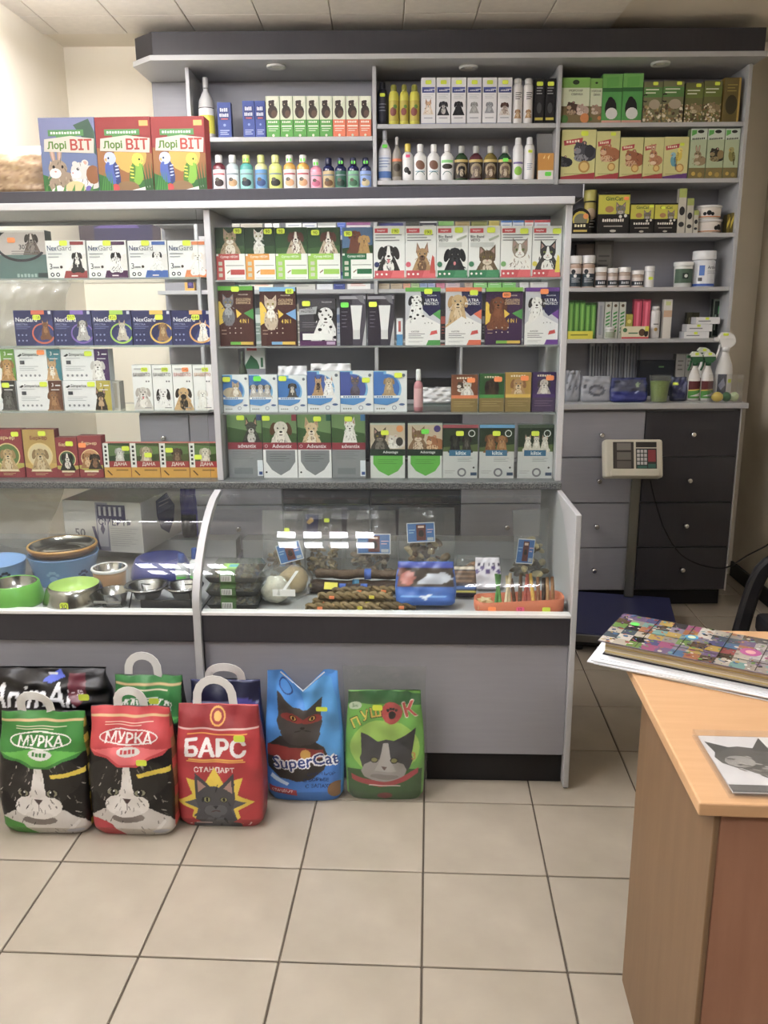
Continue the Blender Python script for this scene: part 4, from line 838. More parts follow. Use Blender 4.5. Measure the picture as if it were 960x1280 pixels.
# ------------------------------------------------------------------ on top of the cabinets
RT = RR(ZTOP, 234, 'on top of the glass cabinets', cat='pet food box', v=2.80, d=.07, tw=.03)
def d_lori(kind):
    def f(c):
        red = kind != 'r'
        c.rect(0, .0, 1, 1, '#8c201c' if red else '#72789f'); c.poly([(0, 0), (1, 0), (1, .52), (0, .6)], '#94602c' if red else '#62729a'); c.poly([(0, 0), (1, 0), (1, .2), (.5, .12), (0, .26)], '#2c6a2c')
        if red:
            c.circ(.6, .5, .3, '#c0a040'); bird(c, .24, .44, .26, '#3f5aa8', '#b8c4ea', '#2c3a70'); bird(c, .72, .42, .26, '#7ab02c', '#d8d83c', '#4a7a24', flip=-1)
            c.ell(.52 * c.w, .06 * c.h, .22 * c.w, .1 * c.h, '#8a6a44'); c.circ(.3, .07, .07, '#c0302c'); c.poly([(.5, .02), (.95, .1), (.95, .0)], '#e8e4dc'); c.rect(.8, .88, .96, .95, '#ff9a3a'); c.text('3+1', .48, .56, .05, '#f0a03a', .2, .012)
            for k in range(5): c.poly([(.02 + .05 * k, 0), (.06 + .05 * k, 0), (.12 + .03 * k, .3)], '#3f8a34')
            for k in range(4): c.poly([(.85 + .04 * k, 0), (.9 + .04 * k, 0), (.8 + .06 * k, .42)], '#2f5a2c')
        else:
            c.poly([(.62, .9), (.9, .98), (1, .8), (1, .5), (.8, .7)], '#3c5a48'); bunny(c, .28, .33, .36, '#9c8a72', '#ece6dc'); rodent(c, .74, .3, .32, '#d8d2c8', '#f4f0ea', '#8a5428')
            c.ell(.58 * c.w, .08 * c.h, .18 * c.w, .09 * c.h, '#d8c88c'); c.circ(.28, .06, .07, '#f0ece0'); c.circ(.82, .06, .06, '#6a5aa8')
            for k in range(6): c.poly([(.0 + .16 * k, 0), (.08 + .16 * k, 0), (.06 + .17 * k, .13)], '#4a8a34')
        c.rect(.16, .76, .8, .84, '#4f8a4a'); c.word(11, .48, .8, .03, '#dfead8', .55); c.rect(.3, .7, .66, .77, '#4f8a4a')
        c.poly([(.06, .56), (.96, .53), (.98, .72), (.56, .76), (.08, .72)], '#c8c4b4'); c.text('Лорі', .3, .63, .13, '#4f7a1c', .44, .035); c.text('ВІТ', .74, .645, .15, '#a82c1c', .42, .03)
        c.sh = [(p, '#%02x%02x%02x' % tuple(int(int(q[i:i + 2], 16) * .86) for i in (1, 3, 5))) for p, q in c.sh]
    return f
carton(RT, 51, 120.5, 146.8, 'rodent_food_box', 'lilac food box with rabbit and guinea pig', '#72789f', d_lori('r'), (), '#6f74a4', full='lilac pet food box with rabbit and guinea pig on top of the cabinets')
carton(RT, 121, 190, 146, 'bird_food_box', '', '#8c201c', d_lori('b'), (), '#8c1c1c', group='red bird food boxes', full='red bird food box with two budgies, between two other food boxes')
carton(RT, 190.4, 257, 145.5, 'bird_food_box', '', '#8c201c', d_lori('b'), (), '#8c1c1c', group='red bird food boxes', full='red bird food box with two budgies, rightmost of the three food boxes')
# ================================================================== BACK SHELVING STOCK (frame B)
def BR(zb, yb, where, cat='box', group=None, v=4.225, d=.045): return dict(fr=FB, v=v, zb=zb, yb=yb, d=d, where=where, cat=cat, group=group, tw=.03)
# left column, upper shelf
b = BR(2.268, 171, 'on the upper left wall shelf', 'pet care box', 'cartons on the upper left wall shelf')
bottle(dict(b, group=None), 245.6, 266.5, 94, 'spray_can', 'grey capped white can with yellow label', 'spray', '#c8c8c8', '#a8a8a8', (.08, .5, '#e0d83c'), lambda c: (c.rect(0, .7, 1, 1, '#e8e8e8'), c.rect(0, .97, 1, 1, '#222222')), cat='spray can', sy=1)
def d_blue(c): c.rect(.1, .5, .9, .85, '#1c2c6a'); c.word(4, .5, .79, .1, '#e0e4f0', .6); c.word(5, .5, .64, .09, '#e0e4f0', .7); c.rect(.25, .52, .75, .55, '#c04a3c'); c.circ(.5, .36, .1, '#8a9cd0'); c.lines(.15, .85, .22, .06, 3, '#b8c4e4', .4)
for x0, x1, yt, ds in ((272, 289, 128, 'slim royal blue carton, standing apart on the left'), (303.4, 318.6, 126, 'slim royal blue carton, left one of a pair'), (318.9, 331.8, 126, 'slim royal blue carton, right one of a pair')):
    carton(b, x0, x1, yt, 'supplement_carton', ds, '#26408c', d_blue, (), '#1c2f6a')
def d_bear(low):
    def f(c):
        c.rect(0, .43, 1, 1, '#d6dcc0'); c.circ(.5, .93, .4, '#e6e8d2'); c.ell(.5 * c.w, .62 * c.h, .36 * c.w, .16 * c.h, '#3a2c24'); c.ell(.42 * c.w, .8 * c.h, .22 * c.w, .1 * c.h, '#33271f'); c.circ(.3, .86, .1, '#33271f'); c.circ(.55, .87, .1, '#33271f'); c.ell(.6 * c.w, .57 * c.h, .22 * c.w, .09 * c.h, '#5c4636'); c.circ(.36, .8, .04, '#c8b49c')
        c.rect(0, 0, 1, .43, low); c.word(5, .5, .375, .045, '#f0f0e0', .7); c.rect(.1, .26, .9, .29, '#f0f0e0'); c.lines(.15, .85, .22, .12, 2, '#e8e8d8', .3); c.circ(.5, .05, .1, '#e0e4cc')
    return f
gx = [332.3, 349.8, 366.2, 382.9, 399.3, 415.7, 432.3, 448.7, 464.2]; on = ['leftmost', 'second', 'third', 'fourth', 'fifth']
for k in range(8):
    g = k < 5; carton(b, gx[k] + .2, gx[k + 1] - .2, 120, 'supplement_carton', ('%s of five green cartons with brown bear' % on[k]) if g else ('%s of three orange cartons with brown bear' % ['leftmost', 'middle', 'rightmost'][k - 5]), '#d6dcc0', d_bear('#4f9a3c' if g else '#d8683a'), (), '#5c8a44' if g else '#b85a34')
# left column, lower shelf bottles
b = BR(2.03, 234, 'on the lower left wall shelf', 'shampoo bottle', 'small shampoo bottles on the lower left wall shelf')
bl = [(273, 16, 193, '#6a2430', '#ecebe6', '#eee4e4', 'dark red bottle, white label and cap'), (290, 16, 193, '#b8c8cc', '#ecebe6', '#e6eef0', 'clear bottle with white cap and blue print'), (307.3, 17, 193, '#4aa49c', '#d8e07c', '#8cc8c0', 'teal bottle with yellowish cap'), (325.8, 16, 193, '#d8d89c', '#dce48c', '#5a94c8', 'pale yellow bottle with blue label'), (343.8, 17, 193, '#d4dc7c', '#dce08c', '#c8d46c', 'lime yellow bottle with black dog print'), (361.5, 16, 193, '#d8a43c', '#e8e8dc', '#f0ece4', 'amber bottle with white label, left of two'), (378.4, 16, 193, '#d8a43c', '#e8e8dc', '#f0ece4', 'amber bottle with white label, right of two'),
      (394.8, 14.5, 198.5, '#e88aa4', '#d8d8d4', '#f0a0b4', 'small pink bottle with clear cap'), (410.5, 15, 196.7, '#1e2452', '#1a1e44', '#c8b484', 'navy bottle with beige label'), (425.8, 14.5, 196.7, '#1e2452', '#1a1e44', '#2c6450', 'navy bottle with dark green label'), (441.5, 14.5, 196.7, '#1e2452', '#1a1e44', '#78b48c', 'navy bottle with pale green label'), (457, 14.5, 196.7, '#1e2452', '#1a1e44', '#86a4dc', 'navy bottle with light blue label')]
for k, (x, w, yt, bc, cc, lc, ds) in enumerate(bl):
    def f(c, k=k, bc=bc): c.rect(.1, .72, .9, .8, '#7c8c94' if k not in (0, 5, 6) else '#b8444c'); c.ell(.5 * c.w, .3 * c.h, .3 * c.w, .2 * c.h, ['#3a2c2c', '#b89468', '#22303a', '#2c4a7c', '#2a2a24', '#d8a070', '#d8a070', '#c05c7c', '#6a4c2c', '#1c3a30', '#3c6a4c', '#c8b88c'][k]); c.ell(.4 * c.w, .48 * c.h, .14 * c.w, .1 * c.h, '#555044')
    bottle(b, x - w / 2, x + w / 2, yt, 'shampoo_bottle', ds, 'flat', bc, cc, (.08, .6, lc), f, [(.86, 'G', .022)] if k in (2, 5, 6, 7, 9, 10, 11) else (), mat='liquid')
# middle column, upper shelf
b = BR(2.32, 153.5, 'on the upper middle wall shelf', 'pet care product', 'grooming products on the upper middle wall shelf')
bottle(b, 471.7, 484.5, 101, 'shampoo_bottle', 'black bottle at the left end', 'slimcan', '#1c1e2a', '#22242e', (.1, .65, '#2a2c3a'), lambda c: c.lines(.2, .8, .7, .3, 3, '#8c90a0', .2), [(.68, 'Y', .024)], sy=1)
for x0, x1, ds in ((485.5, 499, 'yellow bottle, leftmost of three'), (499.4, 511.2, 'yellow bottle, middle of three'), (511.6, 525, 'yellow bottle, rightmost of three')):
    bottle(b, x0, x1, 104.7, 'shampoo_bottle', ds, 'slimcan', '#c8c43a', '#8a8a2c', (.1, .6, '#b8a83a'), lambda c: (c.circ(.45, .45, .25, '#7a3a34', .3), c.circ(.6, .7, .14, '#5c8a34')), sy=1)
def d_trix(an):
    def f(c):
        c.poly([(.06, .78), (.94, .74), (.94, .68), (.06, .68)], '#2c3a7c'); c.rect(.06, .76, .94, .8, '#384a94'); c.word(6, .5, .73, .028, '#e8ecf6', .6); c.lines(.15, .85, .64, .54, 3, '#b8bac0', .25); an(c); c.rect(.0, 0, 1, .03, '#8a94b4'); c.rect(.2, .13, .8, .15, '#a8aab0')
    return f
tr = [(526.4, 544.4, lambda c: dog(c, .5, .42, .42, '#d8b088', '#b08458', '#f4ece0', '#e8dcc8', ears='prick'), 'collie'), (545.4, 563.2, lambda c: dog(c, .5, .42, .46, '#26262c', '#1a1a20', '#c8c4c0', '#26262c'), 'black white dog'), (564, 582.6, lambda c: dog(c, .5, .42, .44, '#1e1e22', '#141418', '#2c2c32'), 'black dog'), (583.7, 602, lambda c: dog(c, .5, .42, .36, '#a8a8a4', '#8c8c88', '#c4c4c0'), 'grey dog, left one of two'), (603, 621, lambda c: dog(c, .5, .42, .36, '#9ca0a4', '#84888c', '#b8bcc0'), 'grey dog, right one of two'), (622, 640, lambda c: dog(c, .5, .4, .42, '#5c3a2c', '#3c241a', '#c8b8a8', '#e0d8d0'), 'brown dog')]
for k, (x0, x1, an, ds) in enumerate(tr):
    carton(b, x0, x1, 97, 'shampoo_carton', 'white carton with ' + ds, '#ececec', d_trix(an), [(.5, .9, 'Y', None, .028)], '#c8c8ca')
for x0, x1, ds, tg in ((641, 654.3, 'white spray can with green sticker', [(.8, 'G', .024)]), (654.8, 667.4, 'white spray can with spaniel print', ())):
    bottle(b, x0, x1, 97, 'spray_can', ds, 'can', '#e6e4e2', '#dcdcda', (.04, .8, '#e9e6e2'), lambda c: (c.lines(.3, .8, .85, .62, 4, '#4a4a4c', .4), dog(c, .5, .3, .3, '#b48a5c', '#8c6438', '#d8bc94', sit=0)), tg, sy=1, cat='spray can')
for x0, x1, ds in ((667.8, 680.6, 'black carton with yellow sticker, left one'), (681.2, 694.4, 'black carton with yellow sticker, right one')):
    carton(b, x0, x1, 98, 'shampoo_carton', ds, '#1e1d20', lambda c: (c.lines(.2, .8, .8, .62, 3, '#a8a8aa', .35), c.ell(.5 * c.w, .35 * c.h, .24 * c.w, .12 * c.h, '#4a4a4c'), c.rect(.1, .08, .9, .14, '#c8b83c')), [(.5, .88, 'Y', None, .03)], '#151416')
# middle column, lower shelf
b = BR(2.072, 224, 'on the lower middle wall shelf', 'pet care product', 'bottles on the lower middle wall shelf')
bottle(b, 472.5, 489.5, 162, 'shampoo_bottle', 'tall white bottle with blue print', 'spray', '#e6e8ec', '#c8ccd0', (.06, .5, '#dfe6f0'), lambda c: (c.rect(0, .0, 1, .3, '#4a78c0'), c.lines(.1, .9, .9, .4, 4, '#7c94c0', .3)), [(.68, 'G', .024)], sy=.7)
bottle(b, 490, 502.6, 170, 'spray_bottle', 'clear grey bottle with dog print', 'spray', '#98948c', '#c4c0bc', (.1, .5, '#6c6454'), lambda c: (c.circ(.5, .5, .3, '#3a3024'), c.rect(0, .85, 1, 1, '#d8703c')), sy=1)
bottle(b, 503, 516.6, 179, 'shampoo_bottle', 'small white bottle with yellow cap', 'flat', '#e9e9e6', '#d8c23c', (.08, .55, '#f0f0ee'), lambda c: (c.circ(.4, .45, .2, '#222222'), c.circ(.6, .3, .14, '#2a2a2a')), [(.66, 'K', .02)])
for x0, x1, ds, k in ((517, 533.8, 'white bottle with brown horse print, left one', 0), (534.2, 550.4, 'white bottle with brown horse print, right one', 0), (551, 567.6, 'white bottle with dark dog print and green strip', 1)):
    bottle(b, x0, x1, 179.5, 'shampoo_bottle', ds, 'shampoo', '#eceeec', '#f0f0ee', (.05, .66, '#f0f2f0'), (lambda c: (c.ell(.5 * c.w, .62 * c.h, .3 * c.w, .2 * c.h, '#7a5440', rot=-.5), c.ring(.5, .1, .3, .04, '#4a7a70', 20, 160), c.rect(.2, .32, .8, .36, '#8ab0c8'))) if not k else (lambda c: (c.ell(.5 * c.w, .55 * c.h, .34 * c.w, .12 * c.h, '#3a342c'), c.rect(.1, .72, .9, .84, '#8cdc84'), c.ring(.5, .1, .3, .04, '#4a7a70', 20, 160))), sy=.7)
for x0, x1, bc, pc, ds in ((568.6, 585.8, '#2c4a2a', '#1c1410', 'dark green bottle with dog portrait'), (586.6, 604.6, '#5c2c34', '#7a6a60', 'dark red bottle with grey cat portrait'), (605, 622.6, '#7a6a2c', '#5c4428', 'olive bottle with brown dog portrait'), (623, 640.6, '#2c4c34', '#6a5444', 'dark green bottle with tan dog and green sticker')):
    bottle(b, x0, x1, 181.6, 'shampoo_bottle', ds, 'shampoo', bc, '#b8bab4', (.06, .6, '#3a3024'), lambda c, pc=pc, bc=bc: (c.ell(.5 * c.w, .45 * c.h, .34 * c.w, .36 * c.h, '#9c8c6c'), dog(c, .5, .5, .3, pc, None, '#c8b8a0'), c.rect(0, .86, 1, 1, '#c8b060')), [(.58, 'G', .026)] if 'sticker' in ds else (), mat='liquid')
for x0, x1, yt, ds, f in ((641.5, 655.2, 171, 'white tapered can with lime print', lambda c: (c.circ(.5, .3, .3, '#8ac83c'), c.rect(.1, .6, .9, .68, '#7a68a8'))), (655.8, 669.4, 170.5, 'white tapered can with yellow sticker', lambda c: c.lines(.3, .7, .6, .3, 4, '#7c8cb4', .3))):
    bottle(b, x0, x1, yt, 'spray_can', ds, 'slimcan', '#ecECEC'.lower(), '#e4e4e4', (.05, .6, '#efefef'), f, [(.66, 'Y', .02)] if 'yellow' in ds else (), sy=1, cat='spray can')
carton(b, 672.4, 692, 191.5, 'treat_packet', 'amber and white packet with green sticker', '#c88c2c', lambda c: (c.rect(0, 0, 1, .36, '#ebe8e0'), c.poly([(.3, .8), (.45, .95), (.4, .8)], '#f0d890'), c.poly([(.6, .85), (.75, .95), (.66, .75)], '#f0d890')), [(.66, .22, 'G')], '#a8742c', d=.03)
carton(b, 670.4, 690, 167, 'grey_carton', 'plain grey carton behind the amber packet', '#8a8a88', None, (), '#77777a', dv=.06, d=.03)
# right column, top shelf
b = BR(2.32, 152, 'on the top right wall shelf', 'pet food box', 'rodent food boxes on the top right wall shelf')
def d_kar(an, deep=0):
    def f(c):
        c.rect(0, 0, 1, .38, '#7c6a44'); c.rect(0, .38, 1, .78, '#d8e0c0'); c.rect(0, .78, 1, 1, '#7ab04a' if not deep else '#3f8a3c'); c.circ(.5, .9, .12, '#2c3a24', .08)
        c.text('МОРСКАЯ', .5, .72, .05, '#2c3a24', .8, .012); c.text('СВИНКА', .55, .64, .05, '#2c3a24', .6, .012) if not deep else None
        an(c); c.circ(.85, .12, .16, '#c87a34'); c.circ(.12, .1, .14, '#4a7a34')
    return f
def d_grn(c): c.rect(0, .0, 1, .7, '#4a9a48'); c.rect(0, .64, 1, .72, '#2f6a34'); c.ell(.45 * c.w, .3 * c.h, .3 * c.w, .22 * c.h, '#1c1c1e'); c.ell(.5 * c.w, .2 * c.h, .3 * c.w, .12 * c.h, '#e0e0dc'); c.circ(.42, .48, .14, '#1c1c1e'); c.rect(0, 0, 1, .06, '#d89a8c'); c.poly([(.2, .72), (.8, .76), (.8, .95), (.2, .92)], '#5fa848')
def d_mix(k):
    def f(c):
        r = random.Random(k)
        for i in range(60): c.circ(r.random(), r.uniform(0, .45), r.uniform(.04, .09), r.choice(['#c8b890', '#e0d8c0', '#8a6a44', '#5c4a34', '#a8945c']), n=6)
        c.rect(0, .62, 1, .86, '#5a8a44' if k < 3 else '#6a7a34'); c.lines(.1, .8, .82, .66, 2, '#e0e8d0', .35)
        if k < 3: c.ring(.1, .6, .2, .06, '#2a2824', 60, 300); c.ell(.6 * c.w, .45 * c.h, .3 * c.w, .12 * c.h, '#b0a088')
        else: rodent(c, .55, .4, .34, '#8a7a54', '#c8bc98')
    return f
for x0, x1, yt, bs, dr, sd, ds, tg in (
    (701.7, 737, 97, '#a8c470', d_kar(lambda c: (rodent(c, .4, .38, .28, '#4a3428', '#b49a7c'), rodent(c, .72, .34, .24, '#b8a090', '#d8c8bc'))), '#7aa84a', 'wide green white box with guinea pigs', ()),
    (737.4, 752.4, 98, '#a8c470', d_kar(lambda c: rodent(c, .5, .34, .5, '#9c8068', '#d0c0ac')), '#7aa84a', 'narrow green white box with guinea pig', ()),
    (752.8, 777.6, 92.5, '#6ab050', d_grn, '#4f9a44', 'tall green box with black white rabbit, left one', ()),
    (778, 803.4, 91.7, '#6ab050', d_grn, '#3f8a3c', 'tall green box with black white rabbit, right one', ()),
    (804, 827.6, 102, '#7a7a54', d_mix(1), '#5c5c40', 'clear front seed packet, left of the skunk tail pair', [(.6, .95, 'Y', None, .024)]),
    (828, 854.4, 101, '#7a7a54', d_mix(2), '#5c5c40', 'clear front seed packet, right of the skunk tail pair', [(.75, .94, 'Y', None, .024)]),
    (856, 878.6, 103.4, '#6a6a3c', d_mix(4), '#505030', 'olive hamster mix packet, left one', [(.7, .93, 'Y', None, .024)]),
    (879, 902, 101, '#6a6a3c', d_mix(5), '#505030', 'olive hamster mix packet, right one', [(.7, .93, 'Y', None, .024)])):
    carton(b, x0, x1, yt, 'rodent_food_box', ds, bs, dr, tg, sd)
carton(b, 904, 925, 97, 'rodent_food_box', 'yellow brown box turned sideways at the right end', '#6a5c2c', lambda c: (c.ell(.5 * c.w, .4 * c.h, .36 * c.w, .22 * c.h, '#3a3420'), c.lines(.2, .8, .85, .65, 3, '#a89444', .3), c.rect(.88, 0, 1, 1, '#b8983c')), (), '#b08c30', d=.05)
# right column, second shelf
b = BR(2.072, 223.5, 'on the second right wall shelf', 'pet food box', 'rodent food boxes on the second right wall shelf')
def d_vit(an, foot='#a82c34'):
    def f(c):
        c.rect(0, 0, 1, 1, '#d2d08a'); c.poly([(0, 0), (1, 0), (1, .14), (0, .06)], foot); c.poly([(.06, .78), (.62, .84), (.6, .74), (.08, .68)], '#b8343a'); c.word(5, .34, .765, .045, '#f4e8d0', .4, .08); an(c)
        c.circ(.68, .26, .17, '#b88a3c'); c.circ(.68, .26, .12, '#e0c070'); c.lines(.1, .8, .12, .08, 1, '#8a8a4c')
    return f
for x0, x1, yt, an, ft, ds, tg in (
    (701.4, 744.4, 162, lambda c: (rodent(c, .62, .62, .36, '#4a4c54', '#8a8c94', '#33343c'), rodent(c, .1, .4, .2, '#33343a', '#55565c')), '#a82c34', 'wide cream box with dark grey degu', [(.66, .92, 'Y', None, .034)]),
    (744.8, 774.2, 164, lambda c: rodent(c, .5, .6, .46, '#a86438', '#d8b48c'), '#a82c34', 'cream box with large orange hamster, left one', [(.7, .94, 'Y', None, .024)]),
    (774.8, 803.4, 171.7, lambda c: rodent(c, .56, .56, .46, '#9c5a34', '#d0a880'), '#a82c34', 'cream box with brown hamster, in the middle', ()),
    (804, 829, 171.7, lambda c: (bunny(c, .5, .6, .4, '#b87a50', '#e6cdb0')), '#a82c34', 'cream box with tan rabbit', ()),
    (829.4, 860.2, 171, lambda c: (bird(c, .4, .55, .26, '#5a9cb0', '#8cc0d0', '#3c6a84'), bird(c, .64, .66, .24, '#d8c040', '#e8d868', '#b09a30', flip=-1)), '#6a3c80', 'cream box with blue and yellow parrots', [(.72, .82, 'Y', None, .02)])):
    carton(b, x0, x1, yt, 'rodent_food_box', ds, '#d2d08a', d_vit(an, ft), tg, '#a8a058')
def d_kor(an):
    def f(c): c.rect(0, .78, 1, 1, '#d0dccc'); c.poly([(.05, .85), (.35, .9), (.35, .97), (.05, .97)], '#58b048'); c.circ(.6, .94, .2, '#2a3028', .1); c.word(7, .5, .8, .035, '#34402c', .8, .05); c.rect(0, 0, 1, .22, '#7a6c3c'); an(c); c.circ(.3, .1, .12, '#c8a83c'); c.circ(.7, .08, .14, '#a8903c')
    return f
for x0, x1, an, ds in ((862, 882.6, lambda c: bunny(c, .5, .48, .46, '#94805c', '#c8bc9c'), 'tall pale green carton with rabbit'), (883.2, 904.4, lambda c: rodent(c, .55, .52, .5, '#2a261c', '#94845c', '#8a7448'), 'tall pale green carton with guinea pig'), (905, 923.6, lambda c: bird(c, .5, .56, .44, '#8a8440', '#a8a060', '#5c5a2c'), 'tall pale green carton with parrot')):
    carton(b, x0, x1, 160.7, 'rodent_food_box', ds, '#b4c49c', d_kor(an), (), '#8a9a6c')
# right column, third shelf
b = BR(1.824, 291, 'on the third right wall shelf', 'pet product', 'cat vitamins on the third right wall shelf')
m = MB(); u0, u1, zb, h, v = span(b, 713.5, 738, 260); r = (u1 - u0) / 2
P = [(r * math.cos(math.radians(a)), h - r + r * math.sin(math.radians(a))) for a in range(0, 181, 15)]; P = [(r * .8, 0)] + P + [(-r * .8, 0)]
m.prism(P, 0, .04, '#1c1a18'); c = Cv(2 * r, h)
c.circ(.5, .55, .42, '#c8b838'); c.circ(.5, .52, .34, '#7a7a64'); c.rect(.1, .2, .9, .42, '#1c1a18'); c.word(4, .5, .32, .1, '#e8e0b8', .6); c.circ(.76, .68, .14, '#e8903c'); c.rect(.15, .08, .85, .16, '#c8b04c')
c.put(m, lambda x, y, l: (x - r, -l, y)); m.build('treat_tin', 'carton', None, FB.w((u0 + u1) / 2, v, zb + .0002), FB.a, label='round topped black and yellow treat pack at the left end of its shelf', category='pet product', group=b['group'])
bottle(b, 731, 747, 237, 'vitamin_can', 'yellow and black paste can', 'jar', '#3a3830', '#c8c05c', (.05, .72, '#2a2824'), lambda c: (c.rect(0, .5, 1, 1, '#b8a84c'), c.circ(.5, .62, .34, '#c8b090'), c.lines(.2, .8, .4, .1, 3, '#b8b8b0', .25)), sy=1, dv=.045)
def d_gim(c, t): c.rect(0, .48, 1, .95, '#c4c038'); c.text('GimCat', .5, .86, .1, '#2a5a2c', .7, .015); cat(c, .72, .58, .3, '#77746c', '#b0aca4'); c.circ(.36, .6, .14, '#a87848', .1); c.rect(0, 0, 1, .48, '#1c1a1a'); c.word(len(t), .5, .33, .07, '#e4e0d4', .7); c.rect(.2, .17, .8, .2, '#98948c'); c.circ(.72, .42, .05, '#d8d8d0'); c.circ(.88, .44, .05, '#d8d8d0'); c.circ(.5, .07, .1, '#b8b4a8', .04)
carton(b, 747.4, 786.8, 241, 'vitamin_box', 'large black and yellow cat snack box', '#1c1a1a', lambda c: d_gim(c, 'Schnurries'), [(.88, .86, 'O', None, .024)], '#141212')
carton(b, 787.8, 817.2, 254, 'vitamin_box', 'smaller black and yellow cat snack box, left one', '#1c1a1a', lambda c: d_gim(c, 'Topinis'), [(.88, .9, 'Y', None, .02)], '#141212')
carton(b, 817.8, 846.6, 254, 'vitamin_box', 'smaller black and yellow cat snack box, right one', '#1c1a1a', lambda c: d_gim(c, 'Topinis'), [(.36, .85, 'Y', None, .02)], '#141212')
for x0, x1, yt, ds in ((847.6, 857.6, 235.6, 'tallest of three slim white cartons'), (858, 866.6, 248, 'middle of three slim white cartons'), (867, 873, 263, 'shortest of three slim white cartons')):
    carton(b, x0, x1, yt, 'slim_carton', ds, '#c8c4b4', lambda c: (c.ell(.5 * c.w, .5 * c.h, .36 * c.w, .1 * c.h, '#2c2a2a'), c.ell(.5 * c.w, .2 * c.h, .36 * c.w, .06 * c.h, '#3a3838'), c.rect(0, .8, 1, 1, '#a8b45c')), (), '#b0ac9c', d=.03)
o = bottle(b, 873.4, 907, 273.5, 'vitamin_tub', 'low white tub with orange rim, lower of two', 'tub', '#e6dfd6', '#eceae6', (.12, .74, '#ece4da'), lambda c: (c.circ(.62, .4, .06, '#222222'), c.circ(.72, .5, .08, '#222222'), c.circ(.8, .35, .05, '#222222'), c.rect(0, 0, 1, .1, '#d88a4c')), sy=1, group='two stacked white tubs')
bottle(b, 873.6, 906.8, 256, 'vitamin_tub', 'low white tub with cow print, upper of two', 'tub', '#e6dfd6', '#eceae6', (.12, .74, '#ece4da'), lambda c: (c.circ(.3, .4, .05, '#222222'), c.circ(.42, .5, .07, '#222222'), c.circ(.52, .38, .05, '#222222'), c.rect(0, 0, 1, .12, '#d88a4c')), sy=1, group='two stacked white tubs', zb=1.824 + max(q[2] for ch in o.children for q in ch.bound_box) + .001, yb=273.5)
for k, x in enumerate((908.5, 913)):
    carton(b, x, x + 4, 268 - k * 2, 'treat_packet', ['left', 'right'][k] + ' one of two narrow dark yellow packets', '#6a5c1c', lambda c: c.poly([(0, .2), (1, .6), (1, .9), (0, .5)], '#c8b42c'), (), '#3a3416', d=.05)
# right column, fourth shelf
b = BR(1.572, 358.5, 'on the fourth right wall shelf', 'vitamin jar', 'vitamin jars on the fourth right wall shelf')
dj = lambda c: (c.rect(0, .0, 1, .6, '#34424a'), c.circ(.3, .7, .14, '#22262a'), c.circ(.42, .5, .1, '#e8e8e4'), c.lines(.2, .8, .4, .15, 3, '#c8ccd0', .3), c.rect(0, .86, 1, 1, '#b89a84'))
dk = lambda c: (c.rect(0, .1, 1, .5, '#2a3036'), c.word(4, .5, .3, .18, '#c8ccd0', .5), c.rect(0, .8, 1, 1, '#b8a494'))
for x0, x1, yt, ds, dr in ((713, 728.6, 319.5, 'tall white capped jar with cow print, left one', dj), (729, 745, 319, 'tall white capped jar with cow print, right one', dj), (745.4, 760, 333.8, 'short white capped jar, first from the left', dk), (760.8, 774, 335, 'short white capped jar, second from the left', dk), (774.6, 790, 333.8, 'short white capped jar, third from the left', dk), (791, 806.6, 337.7, 'short white capped jar, fourth from the left', dk)):
    bottle(b, x0, x1, yt, 'vitamin_jar', ds, 'jar', '#c0a898', '#ecebe8', (.04, .7, '#d8cfc8'), dr, sy=1)
bottle(b, 807.4, 819.4, 332.5, 'pill_bottle', 'white pill bottle with yellow sticker', 'jar', '#e4e4e2', '#f0f0ee', None, None, [(.42, 'Y', .022)], sy=1)
bottle(b, 846, 869.4, 327, 'vitamin_tub', 'white lidded green tub', 'tub', '#dcded8', '#eceeea', (.16, .72, '#4c6450'), lambda c: (c.rect(.36, .3, .6, .7, '#24322a'), c.circ(.5, .5, .07, '#dfe4da')), sy=1)
bottle(b, 870.4, 898.6, 313, 'vitamin_tub', 'big white tub with blue stripe', 'jar', '#e2e4e6', '#eef0f0', (.02, .72, '#e8eaec'), lambda c: (c.rect(0, 0, 1, .1, '#2c5ab0'), c.rect(.26, .42, .42, .82, '#3a6ab8'), c.text('Arthro', .68, .74, .12, '#3a4a5c', .5), c.lines(.5, .9, .62, .46, 3, '#a8b0b8', .3), c.rect(.24, .2, .36, .34, '#4a4c50')), sy=1, labarc=85)
carton(b, 720, 742, 305, 'brown_carton', 'dim brown carton behind the tall jars', '#4c423c', lambda c: c.rect(.1, .1, .9, .9, '#5c5048'), (), '#3c342e', dv=.12, d=.04, cat='box', group='')
carton(b, 743, 766, 301, 'grey_carton', 'dim grey framed carton behind the short jars', '#55534e', lambda c: (c.rect(.12, .08, .88, .92, '#6c6a64'), c.lines(.2, .8, .7, .3, 4, '#4a4844', .4)), (), '#403e3a', dv=.12, d=.04, cat='box', group='')
